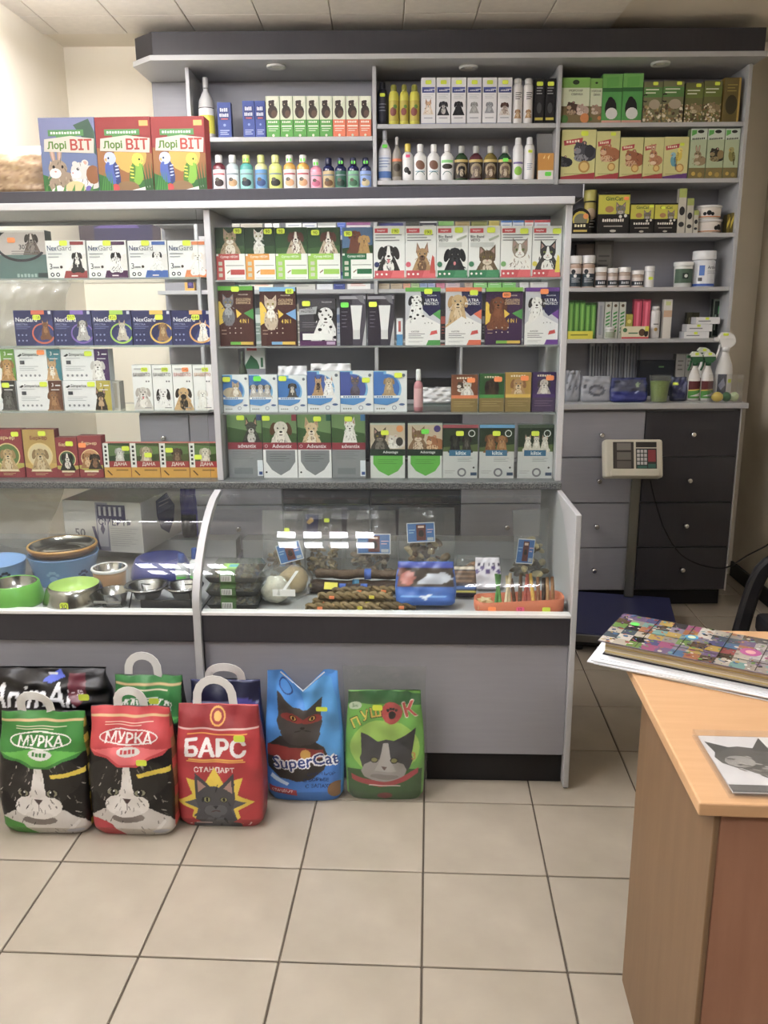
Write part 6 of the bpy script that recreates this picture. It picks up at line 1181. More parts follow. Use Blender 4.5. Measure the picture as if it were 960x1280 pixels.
# blue treat sack
def softbag(name, label, cat, x, y, z, w, d, h, draw, base, mat='bagfilm', lean=0, rz=0, nx=40, ny=40, seed=1, side=None, wr=.004, e0=3.2, topw=.96, tp=2.0, group=None, sidefn=None, topfn=None, bulge=.06, parts=None):
    """filled sack: flat sealed top, rounded block below; the print is laid on the front"""
    o_ = empty(name, (x, y, z + d / 2 * math.sin(abs(lean))), rz, label=label, category=cat); o_.rotation_euler = (lean, 0, rz)
    if group: o_['group'] = group
    cv = Cv(w, h); draw(cv); A_ = cv.raster(360, 460, base); R = random.Random(seed); ph = [R.uniform(0, 6) for _ in range(6)]
    V = []; C = []; F = []; n = 2 * nx; nb = nx // 2
    sc = lin(side or base); bc = lin(base)
    for j in range(ny + 1):
        q = j / ny; b_ = d / 2 * (max(0., 1 - q ** tp) * .97 + .03) * min(1, .72 + q * 3.2); a_ = w / 2 * (topw + (1 - topw) * (1 - q ** 2)) * (1 + bulge * math.sin(math.pi * min(1, q * 1.15)) - bulge * .5) * min(1, .9 + q * 2); ex = e0 - (e0 - 2.0) * q * .35
        tt = np.linspace(-math.pi / 2, math.pi / 2, 160); sx_ = a_ * np.sign(np.sin(tt)) * np.abs(np.sin(tt)) ** (2 / ex); sy_ = b_ * np.abs(np.cos(tt)) ** (2 / ex); al = np.concatenate([[0], np.cumsum(np.hypot(np.diff(sx_), np.diff(sy_)))])
        fxs = np.interp(np.linspace(0, al[-1], nx + 1), al, sx_); fys = np.interp(np.linspace(0, al[-1], nx + 1), al, sy_); bxs = np.interp(np.linspace(0, al[-1], nb + 1), al, sx_)[::-1]; bys = np.interp(np.linspace(0, al[-1], nb + 1), al, sy_)[::-1]
        for i in range(nx + 1 + nb - 1):      # even steps along the outline, front first
            if i <= nx: X, Y, c_ = fxs[i], -fys[i], 1
            else: X, Y, c_ = bxs[i - nx], bys[i - nx], -1
            fx = X / (2 * a_) + .5
            k = wr * (math.sin(11 * fx + 7 * q + ph[0]) * math.sin(8 * q + ph[1]) + .6 * math.sin(19 * fx - 13 * q + ph[2]) + .5 * math.sin(27 * q + 5 * fx + ph[3])) * (1 if c_ > 0 else .3) * min(1, 6 * q)
            zt_ = h * q * ((topfn(fx) if topfn else 1) ** (q ** 3))
            V.append((X, Y - k * (.5 + .5 * q), zt_))
            if i <= nx:
                if abs(Y) > b_ * .55 or b_ < .012: C.append(tuple(A_[min(460, int(q * 460)), min(360, max(0, int(fx * 360)))]))
                else: C.append(lin(sidefn(q, X > 0)) if sidefn else sc)
            else: C.append(sc)
    m_ = nx + 1 + nb - 1
    for j in range(ny):
        for i in range(m_): F.append((j * m_ + i, j * m_ + (i + 1) % m_, (j + 1) * m_ + (i + 1) % m_, (j + 1) * m_ + i))
    F.append(tuple(reversed(range(m_))))
    if not topfn: F.append(tuple(ny * m_ + i for i in range(m_)))
    mb = MB().mesh(V, F, base, True); mb.vcol = C
    mb.build('sack', mat, o_)
    return o_
def d_bluesack(c): c.rect(0, .42, 1, .88, '#3a2c22'); c.rect(0, .86, 1, 1, '#20389a'); c.poly([(.35, .5), (.55, .72), (.85, .74), (.95, .6), (.8, .5)], '#b8bcc8'); c.poly([(.0, .42), (.25, .42), (.3, .7), (.1, .86), (0, .86)], '#6a3c2c'); c.circ(.2, .62, .12, '#a85c50'); c.lines(.1, .9, .3, .1, 4, '#6aa8e8', .12); c.poly([(.4, .2), (.6, .25), (.5, .12)], '#dfe9f4')
o = softbag('treat_sack', 'bright blue treat sack with a brown picture window', 'treat bag', .02, 2.43, ZK, .185, .07, .135, d_bluesack, '#1f5cb4', lean=-.3, nx=30, ny=30, wr=.003)
def d_pack1(c): c.rect(0, .4, 1, .85, '#5c4432'); c.lines(.0, 1, .8, .45, 5, '#8a6a50', .4); c.rect(0, .2, 1, .32, '#3a6ab0'); c.rect(0, .1, 1, .18, '#d8d050'); c.rect(0, .86, 1, 1, '#c8bca8')
softbag('treat_packet', 'small striped treat packet beside the blue sack', 'treat bag', .145, 2.52, ZK, .075, .03, .1, d_pack1, '#2c2434', lean=-.45, nx=20, ny=20, wr=.002)
def d_pack2(c):
    for k in range(5): c.circ(.1 + .2 * k, .55 + .12 * (k % 2), .09, '#5c4a84'); c.circ(.15 + .2 * k, .78, .05, '#3a3454')
softbag('treat_packet', 'white packet with violet print behind the star biscuits', 'treat bag', .225, 2.60, ZK, .085, .03, .105, d_pack2, '#d8d4dc', lean=-.35, nx=20, ny=20, wr=.002)
# terracotta trough with sticks and star biscuits
t = thing('terracotta_trough', 'long terracotta trough with three price stickers', 'trough', (.305, 2.425, ZK))
L, Wd, Hh = .132, .045, .036; P = []
for qx, qy, a0 in ((1, -1, -90), (1, 1, 0), (-1, 1, 90), (-1, -1, 180)):
    for k in range(5): a = math.radians(a0 + 22.5 * k); P.append((qx * (L - .03) + .03 * math.cos(a), qy * (Wd - .03) + .03 * math.sin(a)))
m = MB(); n = len(P); rings = [(1.0, 0), (1.03, .01), (1.03, Hh), (.97, Hh), (.94, .012)]; V = []
for s_, zz_ in rings: V += [(x * s_, y * s_, zz_ + (.012 if zz_ == Hh and x > .1 else 0)) for x, y in P]
F = [(r_i * n + i, r_i * n + (i + 1) % n, (r_i + 1) * n + (i + 1) % n, (r_i + 1) * n + i) for r_i in range(4) for i in range(n)] + [tuple(reversed(range(n))), tuple(4 * n + i for i in range(n))]
m.mesh(V, F, '#c8683c', True); m.build('tray', 'satin', t)
for x, cc in ((-.085, 'O'), (.0, 'K'), (.078, 'Y')): sticker(t, x, -Wd * 1.03 - .002, .018, .024, .014, cc, '12' if cc == 'K' else None)
stick = [('#4f8a44', 'green'), ('#5c9a50', 'pale green'), ('#d0c4a0', 'cream'), ('#cabb90', 'straw coloured'), ('#5c4430', 'dark brown'), ('#6a5038', 'mid brown'), ('#a84a3c', 'brick red'), ('#b85c4c', 'light red'), ('#d8b040', 'yellow'), ('#8a5c38', 'chestnut'), ('#3c2c20', 'blackish'), ('#a88050', 'tan'), ('#94683c', 'hazel')]
for k, (cc, nm) in enumerate(stick):
    x = .235 + .0145 * k; R = random.Random(k); tp = R.uniform(-.018, .018); hh = R.uniform(.078, .098) * (1 if k < 10 else .95)
    MB().tube([(0, 0, 0), (tp * .3, .008, hh * .35), (tp * .7, .018, hh * .7), (tp, .03, hh)], [.0055, .006, .006, .005], 8, cc).build('chew_stick', 'chew', None, (x, 2.418, ZK + .0125), 0, label='upright %s chew stick in the terracotta trough' % nm, category='dog chew', group='coloured chew sticks in the trough')
for k, (x, y, zz_, rz, lb) in enumerate(((.196, 2.405, .0125, .2, 'front'), (.203, 2.44, .0125, 1.0, 'rear'), (.2, 2.42, .0245, .6, 'upper'))):
    P = [((.026 if i % 2 == 0 else .012) * math.cos(math.pi * i / 5), (.026 if i % 2 == 0 else .012) * math.sin(math.pi * i / 5)) for i in range(10)]
    MB().prism(P, 0, .011, '#d8c490', 'z').build('star_biscuit', 'chew', None, (x, y, ZK + zz_), rz, label='%s one of three pale star biscuits in the trough' % lb, category='biscuit', group='star biscuits')
# ================================================================== COUNTER TOP, BACK WALL
zc = 1.0312
b = dict(fr=FB, v=4.0, zb=zc, yb=497, d=.05, where='on the back counter', cat='pet product', group=None, tw=.026)
for x0, x1, yt, yb, vv, c1, ds in ((706, 725.5, 463, 496, 4.06, '#8a8e94', 'silver film packet half hidden by the glass cabinet'), (726.5, 763.5, 470, 495, 4.04, '#9a9ea4', 'flat silver film packet with oval print')):
    u0, z_ = FB.at(x0, (yt + yb) / 2, vv); u1, _ = FB.at(x1, (yt + yb) / 2, vv); zt = FB.at((x0 + x1) / 2, yt, vv)[1]; w = u1 - u0
    softbag('film_packet', ds + ' on the back counter', 'packet', *FB.w((u0 + u1) / 2, vv, zc), w, .045, zt - zc, lambda c: (c.circ(.5, .45, .28, '#5c6068', .2), c.circ(.5, .45, .2, '#8c9098', .12), c.lines(.3, .7, .9, .75, 2, '#4a4e54', .3), c.circ(.12, .6, .06, '#4a4e54')), c1, rz=FB.a, nx=24, ny=20, wr=.004, mat='steel' if 0 else 'bagfilm')
u0, _ = FB.at(764.5, 485, 4.0); u1, _ = FB.at(811, 485, 4.0)
softbag('film_packet', 'crumpled navy blue packet on the back counter', 'packet', *FB.w((u0 + u1) / 2, 4.03, zc), u1 - u0, .09, .115, lambda c: (c.rect(0, 0, 1, .4, '#1c2878'), c.rect(.1, .5, .9, .95, '#4a4e60'), c.poly([(.6, .3), (.75, .5), (.62, .42)], '#a8b4d8'), c.circ(.72, .72, .06, '#b0c8a8')), '#2a3468', rz=FB.a, nx=24, ny=20, wr=.007)
u0, _ = FB.at(840.5, 485, 4.03); u1, _ = FB.at(861, 485, 4.03)
softbag('film_packet', 'clear navy packet between green cup and sprayers', 'packet', *FB.w((u0 + u1) / 2, 4.06, zc), u1 - u0, .06, .115, lambda c: (c.rect(.1, .1, .8, .9, '#262c5c'), c.poly([(.4, .5), (.9, .8), (.9, .3)], '#5c6080'), c.rect(.1, .68, .4, .76, '#dff02c')), '#4a5068', rz=FB.a, nx=24, ny=20, wr=.005)
carton(dict(b, v=4.3), 799, 842, 450.5, 'dark_carton', '', '#22262c', lambda c: c.rect(.55, .8, .7, .84, '#5c8a4c'), (), '#1a1c20', yb=490, full='dark flat carton behind the navy packet on the back counter', cat='box')
for k in range(2): carton(dict(b, v=4.3), 844 + 12 * k, 855.6 + 12 * k, 442.7, 'grey_carton', '', '#a09e96', lambda c: (c.poly([(.2, .15), (.8, .15), (.7, .35), (.4, .4)], '#2c2c2a'), c.lines(.2, .8, .85, .55, 3, '#6c6a64', .3)), (), '#77756e', yb=490, full=['left', 'right'][k] + ' of two small grey cartons with black motif behind the sprayers', cat='box', group='two grey motif cartons')
# bundle of pale slats leaning on the back panel
uu = 739.5
t = thing('card_bundle', 'bundle of tall pale card strips leaning on the back panel', 'card strips', FB.w(0, 0, zc), FB.a)
for k in range(9):
    u0, _ = FB.at(740 + 7.3 * k, 450, 4.42); m = MB(); m.bbox(-.0125, .0125, -.004, .004, 0, .275, ['#b4b6b8', '#9a9ca0', '#8a8c90'][k % 3], .001); m.box(-.004, .004, -.0046, -.0041, .02, .25, '#6c7076')
    m.build('card_strip', 'paper', t, (u0, 4.41, 0), rot=(-.06, 0, 0))
# clear cup with green filling
u0, _ = FB.at(826, 488, 3.98); o = MB().lathe([(.036, 0), (.038, .004), (.05, .125), (.052, .127)], 24, '#fff', cap1=False).build('plastic_cup', 'clear_plastic', None, FB.w(u0, 4.0, zc), FB.a, label='clear plastic cup with green filling on the back counter', category='cup')
MB().lathe([(.034, .004), (.036, .006), (.045, .1), (.0, .1)], 24, '#8a9c44').build('filling', 'chew', o)
# trigger sprayers
def sprayer(x0, x1, yt, vv, label, body, head, lab, labdraw, h, group, noz='#e8e8e8'):
    u0, _ = FB.at((x0 + x1) / 2, 470, vv); r = (FB.at(x1, 480, vv)[0] - FB.at(x0, 480, vv)[0]) / 2
    t = MB().lathe([(r * .92, 0), (r, .01), (r, h * .42), (r * .9, h * .52), (r * .42, h * .68), (r * .38, h * .74)], 20, body, sy=.7).build('trigger_sprayer', 'plastic', None, FB.w(u0, vv + .03, zc), FB.a, label=label, category='spray bottle', group=group)
    m = MB(); m.lathe([(r * .44, h * .72), (r * .44, h * .79)], 14, head); m.prism([(-r * .55, h * .78), (r * .55, h * .78), (r * 1.05, h * .84), (r * 1.0, h * .9), (-r * .9, h * .9), (-r * .7, h * .84)], -.010, .010, head)
    m.prism([(-r * 1.45, h * .875), (-r * .95, h * .87), (-r * .95, h * .93), (-r * 1.45, h * .93)], -.006, .006, head); m.build('spray_head', 'plastic', t)
    MB().prism([(-r * .95, h * .903), (r * 1.0, h * .903), (r * .75, h * .96), (r * .2, h), (-r * .6, h), (-r * .95, h * .95)], -.0115, .0115, noz if lab else head).build('head_cover', 'plastic', t)
    m = MB(); m.tube([(-r * .75, 0, h * .82), (-r * .85, 0, h * .72), (-r * 1.15, 0, h * .62)], .005, 6, head); m.build('trigger', 'plastic', t)
    if labdraw:
        rr = r * 1.012; lw = 2.4 * rr; lh = h * .36; f = lambda a, b_, l: (math.sin((a - lw / 2) / rr) * (rr + l), -math.cos((a - lw / 2) / rr) * (rr + l) * .7, h * .05 + b_); q = MB(); c = Cv(lw, lh); labdraw(c); c.put(q, f, .0004, .0001, cols=10); q.build('label', 'carton', t)
    return t
dl = lambda c: (c.rect(0, 0, 1, 1, '#e4e2de'), c.rect(.0, .45, 1, 1, '#5c1c20'), c.poly([(0, .1), (1, .36), (1, .5), (0, .42)], '#4f9a3c'), c.rect(0, .02, 1, .14, '#4f9a3c'), c.poly([(0, .42), (1, .5), (1, .56), (0, .5)], '#d8c04c'))
o1 = sprayer(863.5, 878.5, 449, 4.02, 'green headed trigger sprayer with brown label, left one in front', '#e8e6e0', '#1f5a34', True, dl, .235, 'green headed sprayers', '#dfe6d8')
o2 = sprayer(879.5, 895, 449, 4.02, 'green headed trigger sprayer with brown label, right one in front', '#e8e6e0', '#1f5a34', True, dl, .235, 'green headed sprayers', '#dfe6d8')
o3 = sprayer(872, 888, 440, 4.14, 'green headed trigger sprayer standing behind the front pair', '#e8e6e0', '#1f5a34', True, dl, .25, 'green headed sprayers', '#dfe6d8')
for o in (o1, o2, o3): sticker(o, .0, -.0125, .225 if o is not o3 else .238, .018, .012, 'Y')
o = sprayer(897, 918, 425, 4.04, 'large white trigger sprayer at the right end of the counter', '#ecece8', '#ededea', False, lambda c: (c.rect(.1, .1, .55, .95, '#3a4052'), c.poly([(.15, .5), (.4, .8), (.5, .5), (.3, .3)], '#8a90a8'), c.rect(.62, .6, .85, .75, '#dff02c')), .325, None)
sticker(o, -.01, -.0125, .315, .026, .012, 'Y')
t = thing('clear_tray', 'clear plastic tray with fruit shaped toys beside the white sprayer', 'tray', FB.w(FB.at(909, 490, 3.955)[0], 3.975, zc), FB.a)
m = MB(); m.box(-.07, .07, -.03, .04, 0, .002, '#fff'); m.box(-.07, .07, -.03, -.0285, .002, .05, '#fff'); m.box(-.07, .07, .0385, .04, .002, .13, '#fff'); m.box(-.07, -.0685, -.028, .038, .002, .06, '#fff'); m.box(.0685, .07, -.028, .038, .002, .13, '#fff'); m.build('tray', 'acrylic', t)
for x, cc, s_, nm in ((-.03, '#e0c428', 1.3, 'lemon'), (.005, '#1f6a34', 1.0, 'leaf'), (.035, '#a8bc8c', 1.0, 'apple')):
    q = MB().lathe([(.001, 0), (.014, .004), (.022, .018), (.02, .034), (.01, .044), (.001, .047)], 14, cc, sx=s_).build('fruit_toy', 'plastic', None, FB.w(FB.at(909, 490, 3.955)[0] + x * 1.25, 3.975, zc + .0024), FB.a, label=dict(lemon='yellow lemon shaped toy in the clear tray', leaf='dark green leaf shaped toy in the clear tray', apple='pale green apple shaped toy in the clear tray')[nm], category='toy', group='fruit toys in the clear tray')
    q.scale = (1.0, .9, 1.0)
# ------------------------------------------------------------------ stock on the back shelves seen through the glass cabinets
def fill(zb, y0, cols, where, group, xs, v=4.225, d=.05, name='small_carton'):
    for k, (x0, x1, yt, c1, c2, ds) in enumerate(xs):
        carton(dict(fr=FB, v=v, zb=zb, yb=y0, d=d, where=where, cat='box', group=group, tw=.02), x0, x1, yt, name, ds, c1, lambda c, c2=c2: (c.rect(0, .55, 1, .8, c2), c.lines(.15, .85, .45, .15, 3, c2, .25)), (), c1)
fill(1.824, 293, 0, 'on a wall shelf behind the cabinet', 'cartons behind the cabinet, upper shelf', [
    (276, 300, 278, '#c8c4b8', '#a8a498', 'flat beige carton'), (301, 328, 277, '#c4c0b4', '#b0a898', 'second flat beige carton'), (331, 340, 266, '#ecECEA'.lower(), '#c8c8c8', 'small white carton, left one of two'), (341, 349, 266, '#ecece8', '#b8b8b8', 'small white carton, right one of two'), (357, 377, 265, '#ecece8', '#5c6a94', 'white and blue carton with oval'), (378, 396, 266, '#e8e8e8', '#2c4a9c', 'white carton with blue oval'), (397, 420, 272, '#e4e4e0', '#b0b0ac', 'low white carton'), (421.5, 432, 266, '#3a58b4', '#8ca0dc', 'cobalt blue carton'), (433, 463, 271, '#d8d4d4', '#8a4a7c', 'white and violet carton'),
    (474, 504, 279, '#2c2a70', '#8a8cc0', 'indigo carton with pale letters'), (507, 524, 266, '#4a4a44', '#2c2c28', 'dark carton with black motif'), (525, 546, 266, '#2a2c3a', '#c8c8c8', 'navy black carton'), (548, 567, 272, '#3a7a3c', '#7ab05c', 'green carton'), (569, 587, 265, '#a08c5c', '#6a5a3c', 'tan carton with rodent'), (589, 609, 265, '#8a8c4c', '#5c5c34', 'olive carton'), (611, 624, 272, '#dcd88c', '#b8a84c', 'pale yellow carton'), (626, 640, 266, '#dce4ec', '#3a6ab0', 'white carton with blue wave, left one'), (641, 655, 266, '#dce4ec', '#3a6ab0', 'white carton with blue wave, right one'), (656, 667, 266, '#e4e8ea', '#c84a4c', 'white carton with red strip, left one'), (668, 688, 266, '#dfe8ee', '#c03a44', 'white carton with red strip, right one')])
fill(1.572, 361, 0, 'on a wall shelf behind the cabinet', 'cartons behind the cabinet, middle shelf', [
    (283, 297, 335, '#4a6a5c', '#8ab09c', 'green grey carton'), (298, 313, 335, '#c8d0c4', '#4a7a4c', 'white carton with green leaf'), (314, 341, 338, '#e8e2d8', '#d87a3c', 'white carton with orange arc'), (355, 394, 342, '#c4c4bc', '#33332e', 'pale carton with black dogs'), (396, 416, 342, '#dfe2e6', '#b8c0c8', 'pale blue white carton'), (417, 431, 340, '#2c3c84', '#8a98cc', 'royal blue carton'), (434, 463, 342, '#ecebe8', '#d85a3c', 'white carton with red letters'),
    (473, 487, 340, '#b8a890', '#7a6448', 'tan carton, left one'), (488, 503, 340, '#b4a48c', '#7a6448', 'tan carton, right one'), (504, 513, 342, '#d89a84', '#8a9c5c', 'salmon carton'), (514, 524, 342, '#a8c08c', '#6a8a4c', 'sage carton'), (525, 534, 342, '#94a4c8', '#5c6ca0', 'blue grey carton'), (535, 544, 342, '#a8b0d4', '#6a74b0', 'lilac carton'), (545, 556, 341, '#c87a90', '#9c4a64', 'rose carton'), (557, 575, 342, '#d4bcc0', '#7a8cb0', 'pink and blue carton'), (581, 591, 342, '#b8a898', '#8a6c5c', 'greige carton'), (592, 609, 340, '#8ccc7c', '#e4f0dc', 'light green carton, left of three'), (610, 627, 340, '#84c874', '#e4f0dc', 'light green carton, middle of three'), (628, 645, 340, '#7cc46c', '#e4f0dc', 'light green carton, right of three'), (650, 661, 338, '#e8e8e8', '#c0c0c0', 'white carton, narrow'), (663, 685, 338, '#dcdcdc', '#a8a8ac', 'white carton, wide')])
fill(1.324, 424, 0, 'behind the second glass shelf', 'cartons behind the cabinet, lower shelf', [(318, 326, 385, '#7a8c84', '#c8d0cc', 'grey green carton'), (371, 376, 380, '#8a8478', '#c8c4b8', 'narrow grey carton'), (421, 426, 385, '#a4acb8', '#5c6c8c', 'narrow blue grey carton'), (551, 557, 388, '#3a3434', '#a84a3c', 'narrow dark carton'), (602, 607, 388, '#2c2a30', '#6a6a70', 'narrow black carton')])
# back counter, behind the third shelf
carton(dict(fr=FB, v=4.3, zb=zc, yb=500, d=.05, where='', cat='box', group=None, tw=.02), 307, 332, 430, 'medicine_box', '', '#dfe4de', lambda c: (c.rect(0, .0, 1, .55, '#8a8c94'), c.poly([(0, .62), (.3, .8), (.6, .7), (.7, .6), (.7, .55), (0, .55)], '#2c6a44'), c.rect(.1, .88, .6, .96, '#c03a3c'), c.rect(.78, .58, .9, .75, '#2c6a44')), (), '#b8bcb8', full='white and green box standing tall behind the blue disc boxes')
bottle(dict(fr=FB, v=4.1, zb=zc, yb=500, d=.05, where='', cat='bottle', group=None), 297, 309, 440, 'tonic_bottle', '', 'spray', '#3a4438', '#4a5048', None, full='dark pointed bottle behind the blue disc boxes')
for x0, x1, yt, c1, lb in ((345, 384, 458, '#d6d8da', 'left of two crumpled white bags behind the disc boxes'), (386, 440, 455, '#e2e2e2', 'right of two crumpled white bags behind the disc boxes')):
    u0, _ = FB.at(x0, 470, 4.05); u1, _ = FB.at(x1, 470, 4.05); zt = FB.at((x0 + x1) / 2, yt, 4.05)[1]
    softbag('film_packet', lb, 'packet', *FB.w((u0 + u1) / 2, 4.1, zc), u1 - u0, .1, zt - zc, lambda c: c.lines(.1, .3, .9, .8, 2, '#4a4c54', .3), c1, rz=FB.a, nx=24, ny=20, wr=.008, group='crumpled white bags on the back counter')
u0, _ = FB.at(525, 495, 4.0); u1, _ = FB.at(566, 495, 4.0)
softbag('film_packet', 'white crumpled bag beside the pink bottle, on the back counter', 'packet', *FB.w((u0 + u1) / 2, 4.05, zc), u1 - u0, .09, .075, lambda c: None, '#e8e8e8', rz=FB.a, nx=24, ny=20, wr=.01)
carton(dict(fr=FB, v=4.2, zb=zc, yb=503, d=.08, where='', cat='box', group=None, tw=.02), 497, 572, 474, 'dark_carton', '', '#1c1c1e', None, (), '#161618', full='long black carton on the back counter behind the pink bottle')
# small cartons and a framed picture behind the left cabinet
t = thing('wall_poster', 'dark violet poster with small boxes on the cream wall', 'poster', FB.w(-1.36, VB - .004, 1.79), FB.a)
m = MB(); m.box(-.215, .215, 0, .003, -.17, .17, '#4a4048'); c = Cv(.43, .34); c.rect(.2, .55, .9, 1, '#332f52'); c.poly([(.2, .8), (.6, 1), (.75, .8)], '#5c4a8c')
for k in range(5): c.rect(.09 + .175 * k, .15, .25 + .175 * k, .6, '#2c2850'); c.ring(.18 + .175 * k, .38, .05, .012, '#a8a0b4')
c.put(m, lambda x, y, l: (x - .215, -l, y - .17)); m.build('sheet', 'carton', t)
carton(dict(fr=FB, v=4.3, zb=1.572, yb=375, d=.05, where='', cat='box', group=None, tw=.02), 231, 243, 347, 'yellow_carton', '', '#d8a43c', lambda c: (c.rect(.3, .2, .95, .9, '#3a2c64'), c.circ(.6, .5, .2, '#5c4a8c')), (), '#b88a30', full='small yellow carton with violet picture on the corner shelf')
softbag('film_packet', 'violet packet beside the printed carton behind the bowls', 'packet', FA.at(236, 635, 3.0)[0], 3.0, .6358, .062, .035, .215, lambda c: (c.rect(0, 0, 1, .45, '#22222a'), c.rect(0, .9, 1, 1, '#3a6a44')), '#4a3ea8', nx=20, ny=20, wr=.004)
MB().bbox(-.022, .022, -.001, .001, -.012, .012, '#d8d040', .0006).build('price_card', 'paper', None, (-.285, 2.535, .6005), 0, rot=(-.6, 0, -.1), label='plain yellow price card lying on the chew sticks', category='price card')
# ------------------------------------------------------------------ sawdust bag on top of the cabinets, at the left edge
def d_saw(c):
    r = random.Random(4)
    for k in range(500): c.circ(r.random(), r.random(), r.uniform(.012, .03), r.choice(['#94794f', '#836543', '#a28a66', '#745838', '#9a8058']), r.uniform(.006, .014), 5, r.uniform(0, 3))
    c.rect(0, .15, .2, .78, '#3a3424'); c.rect(0, .2, .2, .4, '#d8c83c')
o = softbag('sawdust_bag', 'tan bag of pressed sawdust bedding on top of the cabinets, left edge', 'bedding bag', -1.35, 2.90, ZTOP, .30, .16, .165, d_saw, '#8c7250', nx=40, ny=30, wr=.003, tp=5, e0=4, topw=.92, mat='bagfilm')
# ------------------------------------------------------------------ notice on the right wall
t = thing('wall_notice', 'white and blue notice pinned on the right wall', 'notice', (XR + .028, 4.1, 1.43))
m = MB(); m.box(-.002, 0, -.2, .2, -.12, .35, '#e6e6ea'); c = Cv(.4, .47); c.rect(0, 0, 1, .26, '#3c5a94'); c.circ(.86, .13, .07, '#c03a3c'); c.lines(.1, .95, .95, .34, 9, '#a8b0bc', .35); c.put(m, lambda x, y, l: (-.002 - l, .2 - x, y - .12)); m.build('sheet', 'paper', t)
# ================================================================== LITTER BAGS ON THE FLOOR
def handle(parent, x, y, z, w, h, col='#e8e8e6', tilt=0.):
    P = [(x - w / 2 + (w * .06), y, z - .02)] + [(x - w / 2 * math.cos(math.pi * k / 10), y - tilt * math.sin(math.pi * k / 10), z + h * math.sin(math.pi * k / 10) ** .7) for k in range(11)] + [(x + w / 2 - (w * .06), y, z - .02)]
    MB().tube(P, .01, 8, col, flat=(.024, .0022, (0, 1, 0))).build('handle', 'satin', parent)
GL = 'cat litter bags on the floor'
def catface(c, cx, cy, hw, fur='#3a3835', muz='#e6e2dc', eye='#9aa07c'):
    cat(c, cx, cy, hw, fur, muz, fur, blaze=muz, eye=eye, chest=muz)
def d_murka(top, top2, acc):
    def f(c):
        c.rect(0, 0, 1, .72, '#151312'); s = c.w * .66
        E, Q = _loc(c, .475, .37, s)
        E(0, -.75, .85, .55, '#c9c5bf'); E(-.42, .3, .3, .3, '#262320'); E(.42, .3, .3, .3, '#262320'); E(0, .16, .56, .42, '#2a2724')
        Q([(-.05, .5), (.06, .5), (.12, .1), (.34, -.16), (.3, -.36), (-.3, -.36), (-.34, -.16), (-.1, .1)], '#dedad4'); E(-.17, -.2, .22, .19, '#e6e3de'); E(.17, -.2, .22, .19, '#e6e3de'); E(0, -.45, .3, .09, '#7a716a'); E(0, -.36, .24, .07, '#dcd8d2')
        for q in (-1, 1): E(q * .24, .04, .11, .075, '#0e0c0b'); E(q * .24, .04, .09, .06, '#8c8c74'); E(q * .24, .04, .045, .058, '#0a0908'); E(q * .22, .06, .015, .015, '#ffffff')
        Q([(-.08, -.08), (.08, -.08), (0, -.19)], '#4a3a38'); E(0, -.24, .012, .05, '#3a2c2a')
        r = random.Random(3)
        for k in range(90): x, y = r.uniform(-.75, .75), r.uniform(-.9, .6); E(x, y, .008, r.uniform(.03, .07), r.choice(['#55504a', '#8a857e', '#1c1a18', '#b8b3ac']), r.uniform(-.5, .5) + x, 5)
        c.rect(0, .7, 1, 1, top); c.poly([(0, .72), (.1, .66), (.24, .64), (.38, .58), (.6, .58), (.76, .64), (.9, .66), (1, .72)], top); c.poly([(.05, .7), (.26, .655), (.4, .6), (.58, .6), (.74, .655), (.95, .7), (.5, .73)], top2); c.rect(0, .93, 1, .945, '#c8a878')
        c.circ(.5, .795, .36, '#e8e6e0', .095, 24); c.circ(.5, .795, .345, top, .08, 24); c.text('МУРКА', .5, .79, .085, '#f4f2ee', .76, .03, sk=.1); c.circ(.5, .69, .14, '#d8d8d2', .055); c.word(4, .5, .69, .03, top, .18); c.lines(.2, .8, .9, .86, 2, '#e8d8c0', .25)
        c.poly([(.62, .5), (.98, .54), (.98, .58), (.6, .53)], '#d8c02c'); c.poly([(0, .0), (.4, .0), (.28, .12), (.1, .17), (0, .16)], acc); c.poly([(.76, .06), (.9, .16), (.92, .14), (.8, .04)], '#d8d6d2'); c.circ(.85, .05, .1, '#b8bcc8', .04)
    return f
def fl(px, py): return FA.onz(px, py, 0)
def sackat(name, label, x0, x1, yt, yb, d, draw, base, **kw):
    um, vf = fl((x0 + x1) / 2, yb); ym = (yt + yb) / 2; u0, _ = FA.at(x0, ym, vf); u1, _ = FA.at(x1, ym, vf); zt = FA.at((x0 + x1) / 2, yt, vf + d / 2)[1]
    o = softbag(name, label, 'litter bag', (u0 + u1) / 2, vf + d / 2, .001, u1 - u0, d, zt, draw, base, group=GL, **kw); return o, u1 - u0, zt
goldside = lambda q, r: ['#7a6a1c', '#c8b02c', '#3a3a1c', '#a8902c'][int(q * 17) % 4] if r else '#1c1a18'
o, w, h = sackat('litter_bag', 'green topped black litter bag with cat face at the left edge', -10, 102.5, 888, 1047, .155, d_murka('#2f7a2c', '#56a83c', '#3f8a2c'), '#151312', sidefn=goldside, nx=180, ny=230, wr=.004, e0=5, tp=3, seed=2)
handle(o, -.02, .0, h, .085, .055, tilt=.02); softtag = sticker
o, w, h = sackat('litter_bag', 'red topped black litter bag with cat face', 104.5, 211, 882, 1049, .155, d_murka('#b8242c', '#d85c60', '#b02430'), '#151312', sidefn=lambda q, r: ['#8a6a3c', '#b83a34', '#7a4a2c'][int(q * 13) % 3] if r else '#5c1c20', nx=180, ny=230, wr=.004, e0=5, tp=3, seed=4)
handle(o, .0, .0, h, .075, .05, tilt=.01); sticker(o, .05, -.09, h * .66, .03, .018, 'Y')
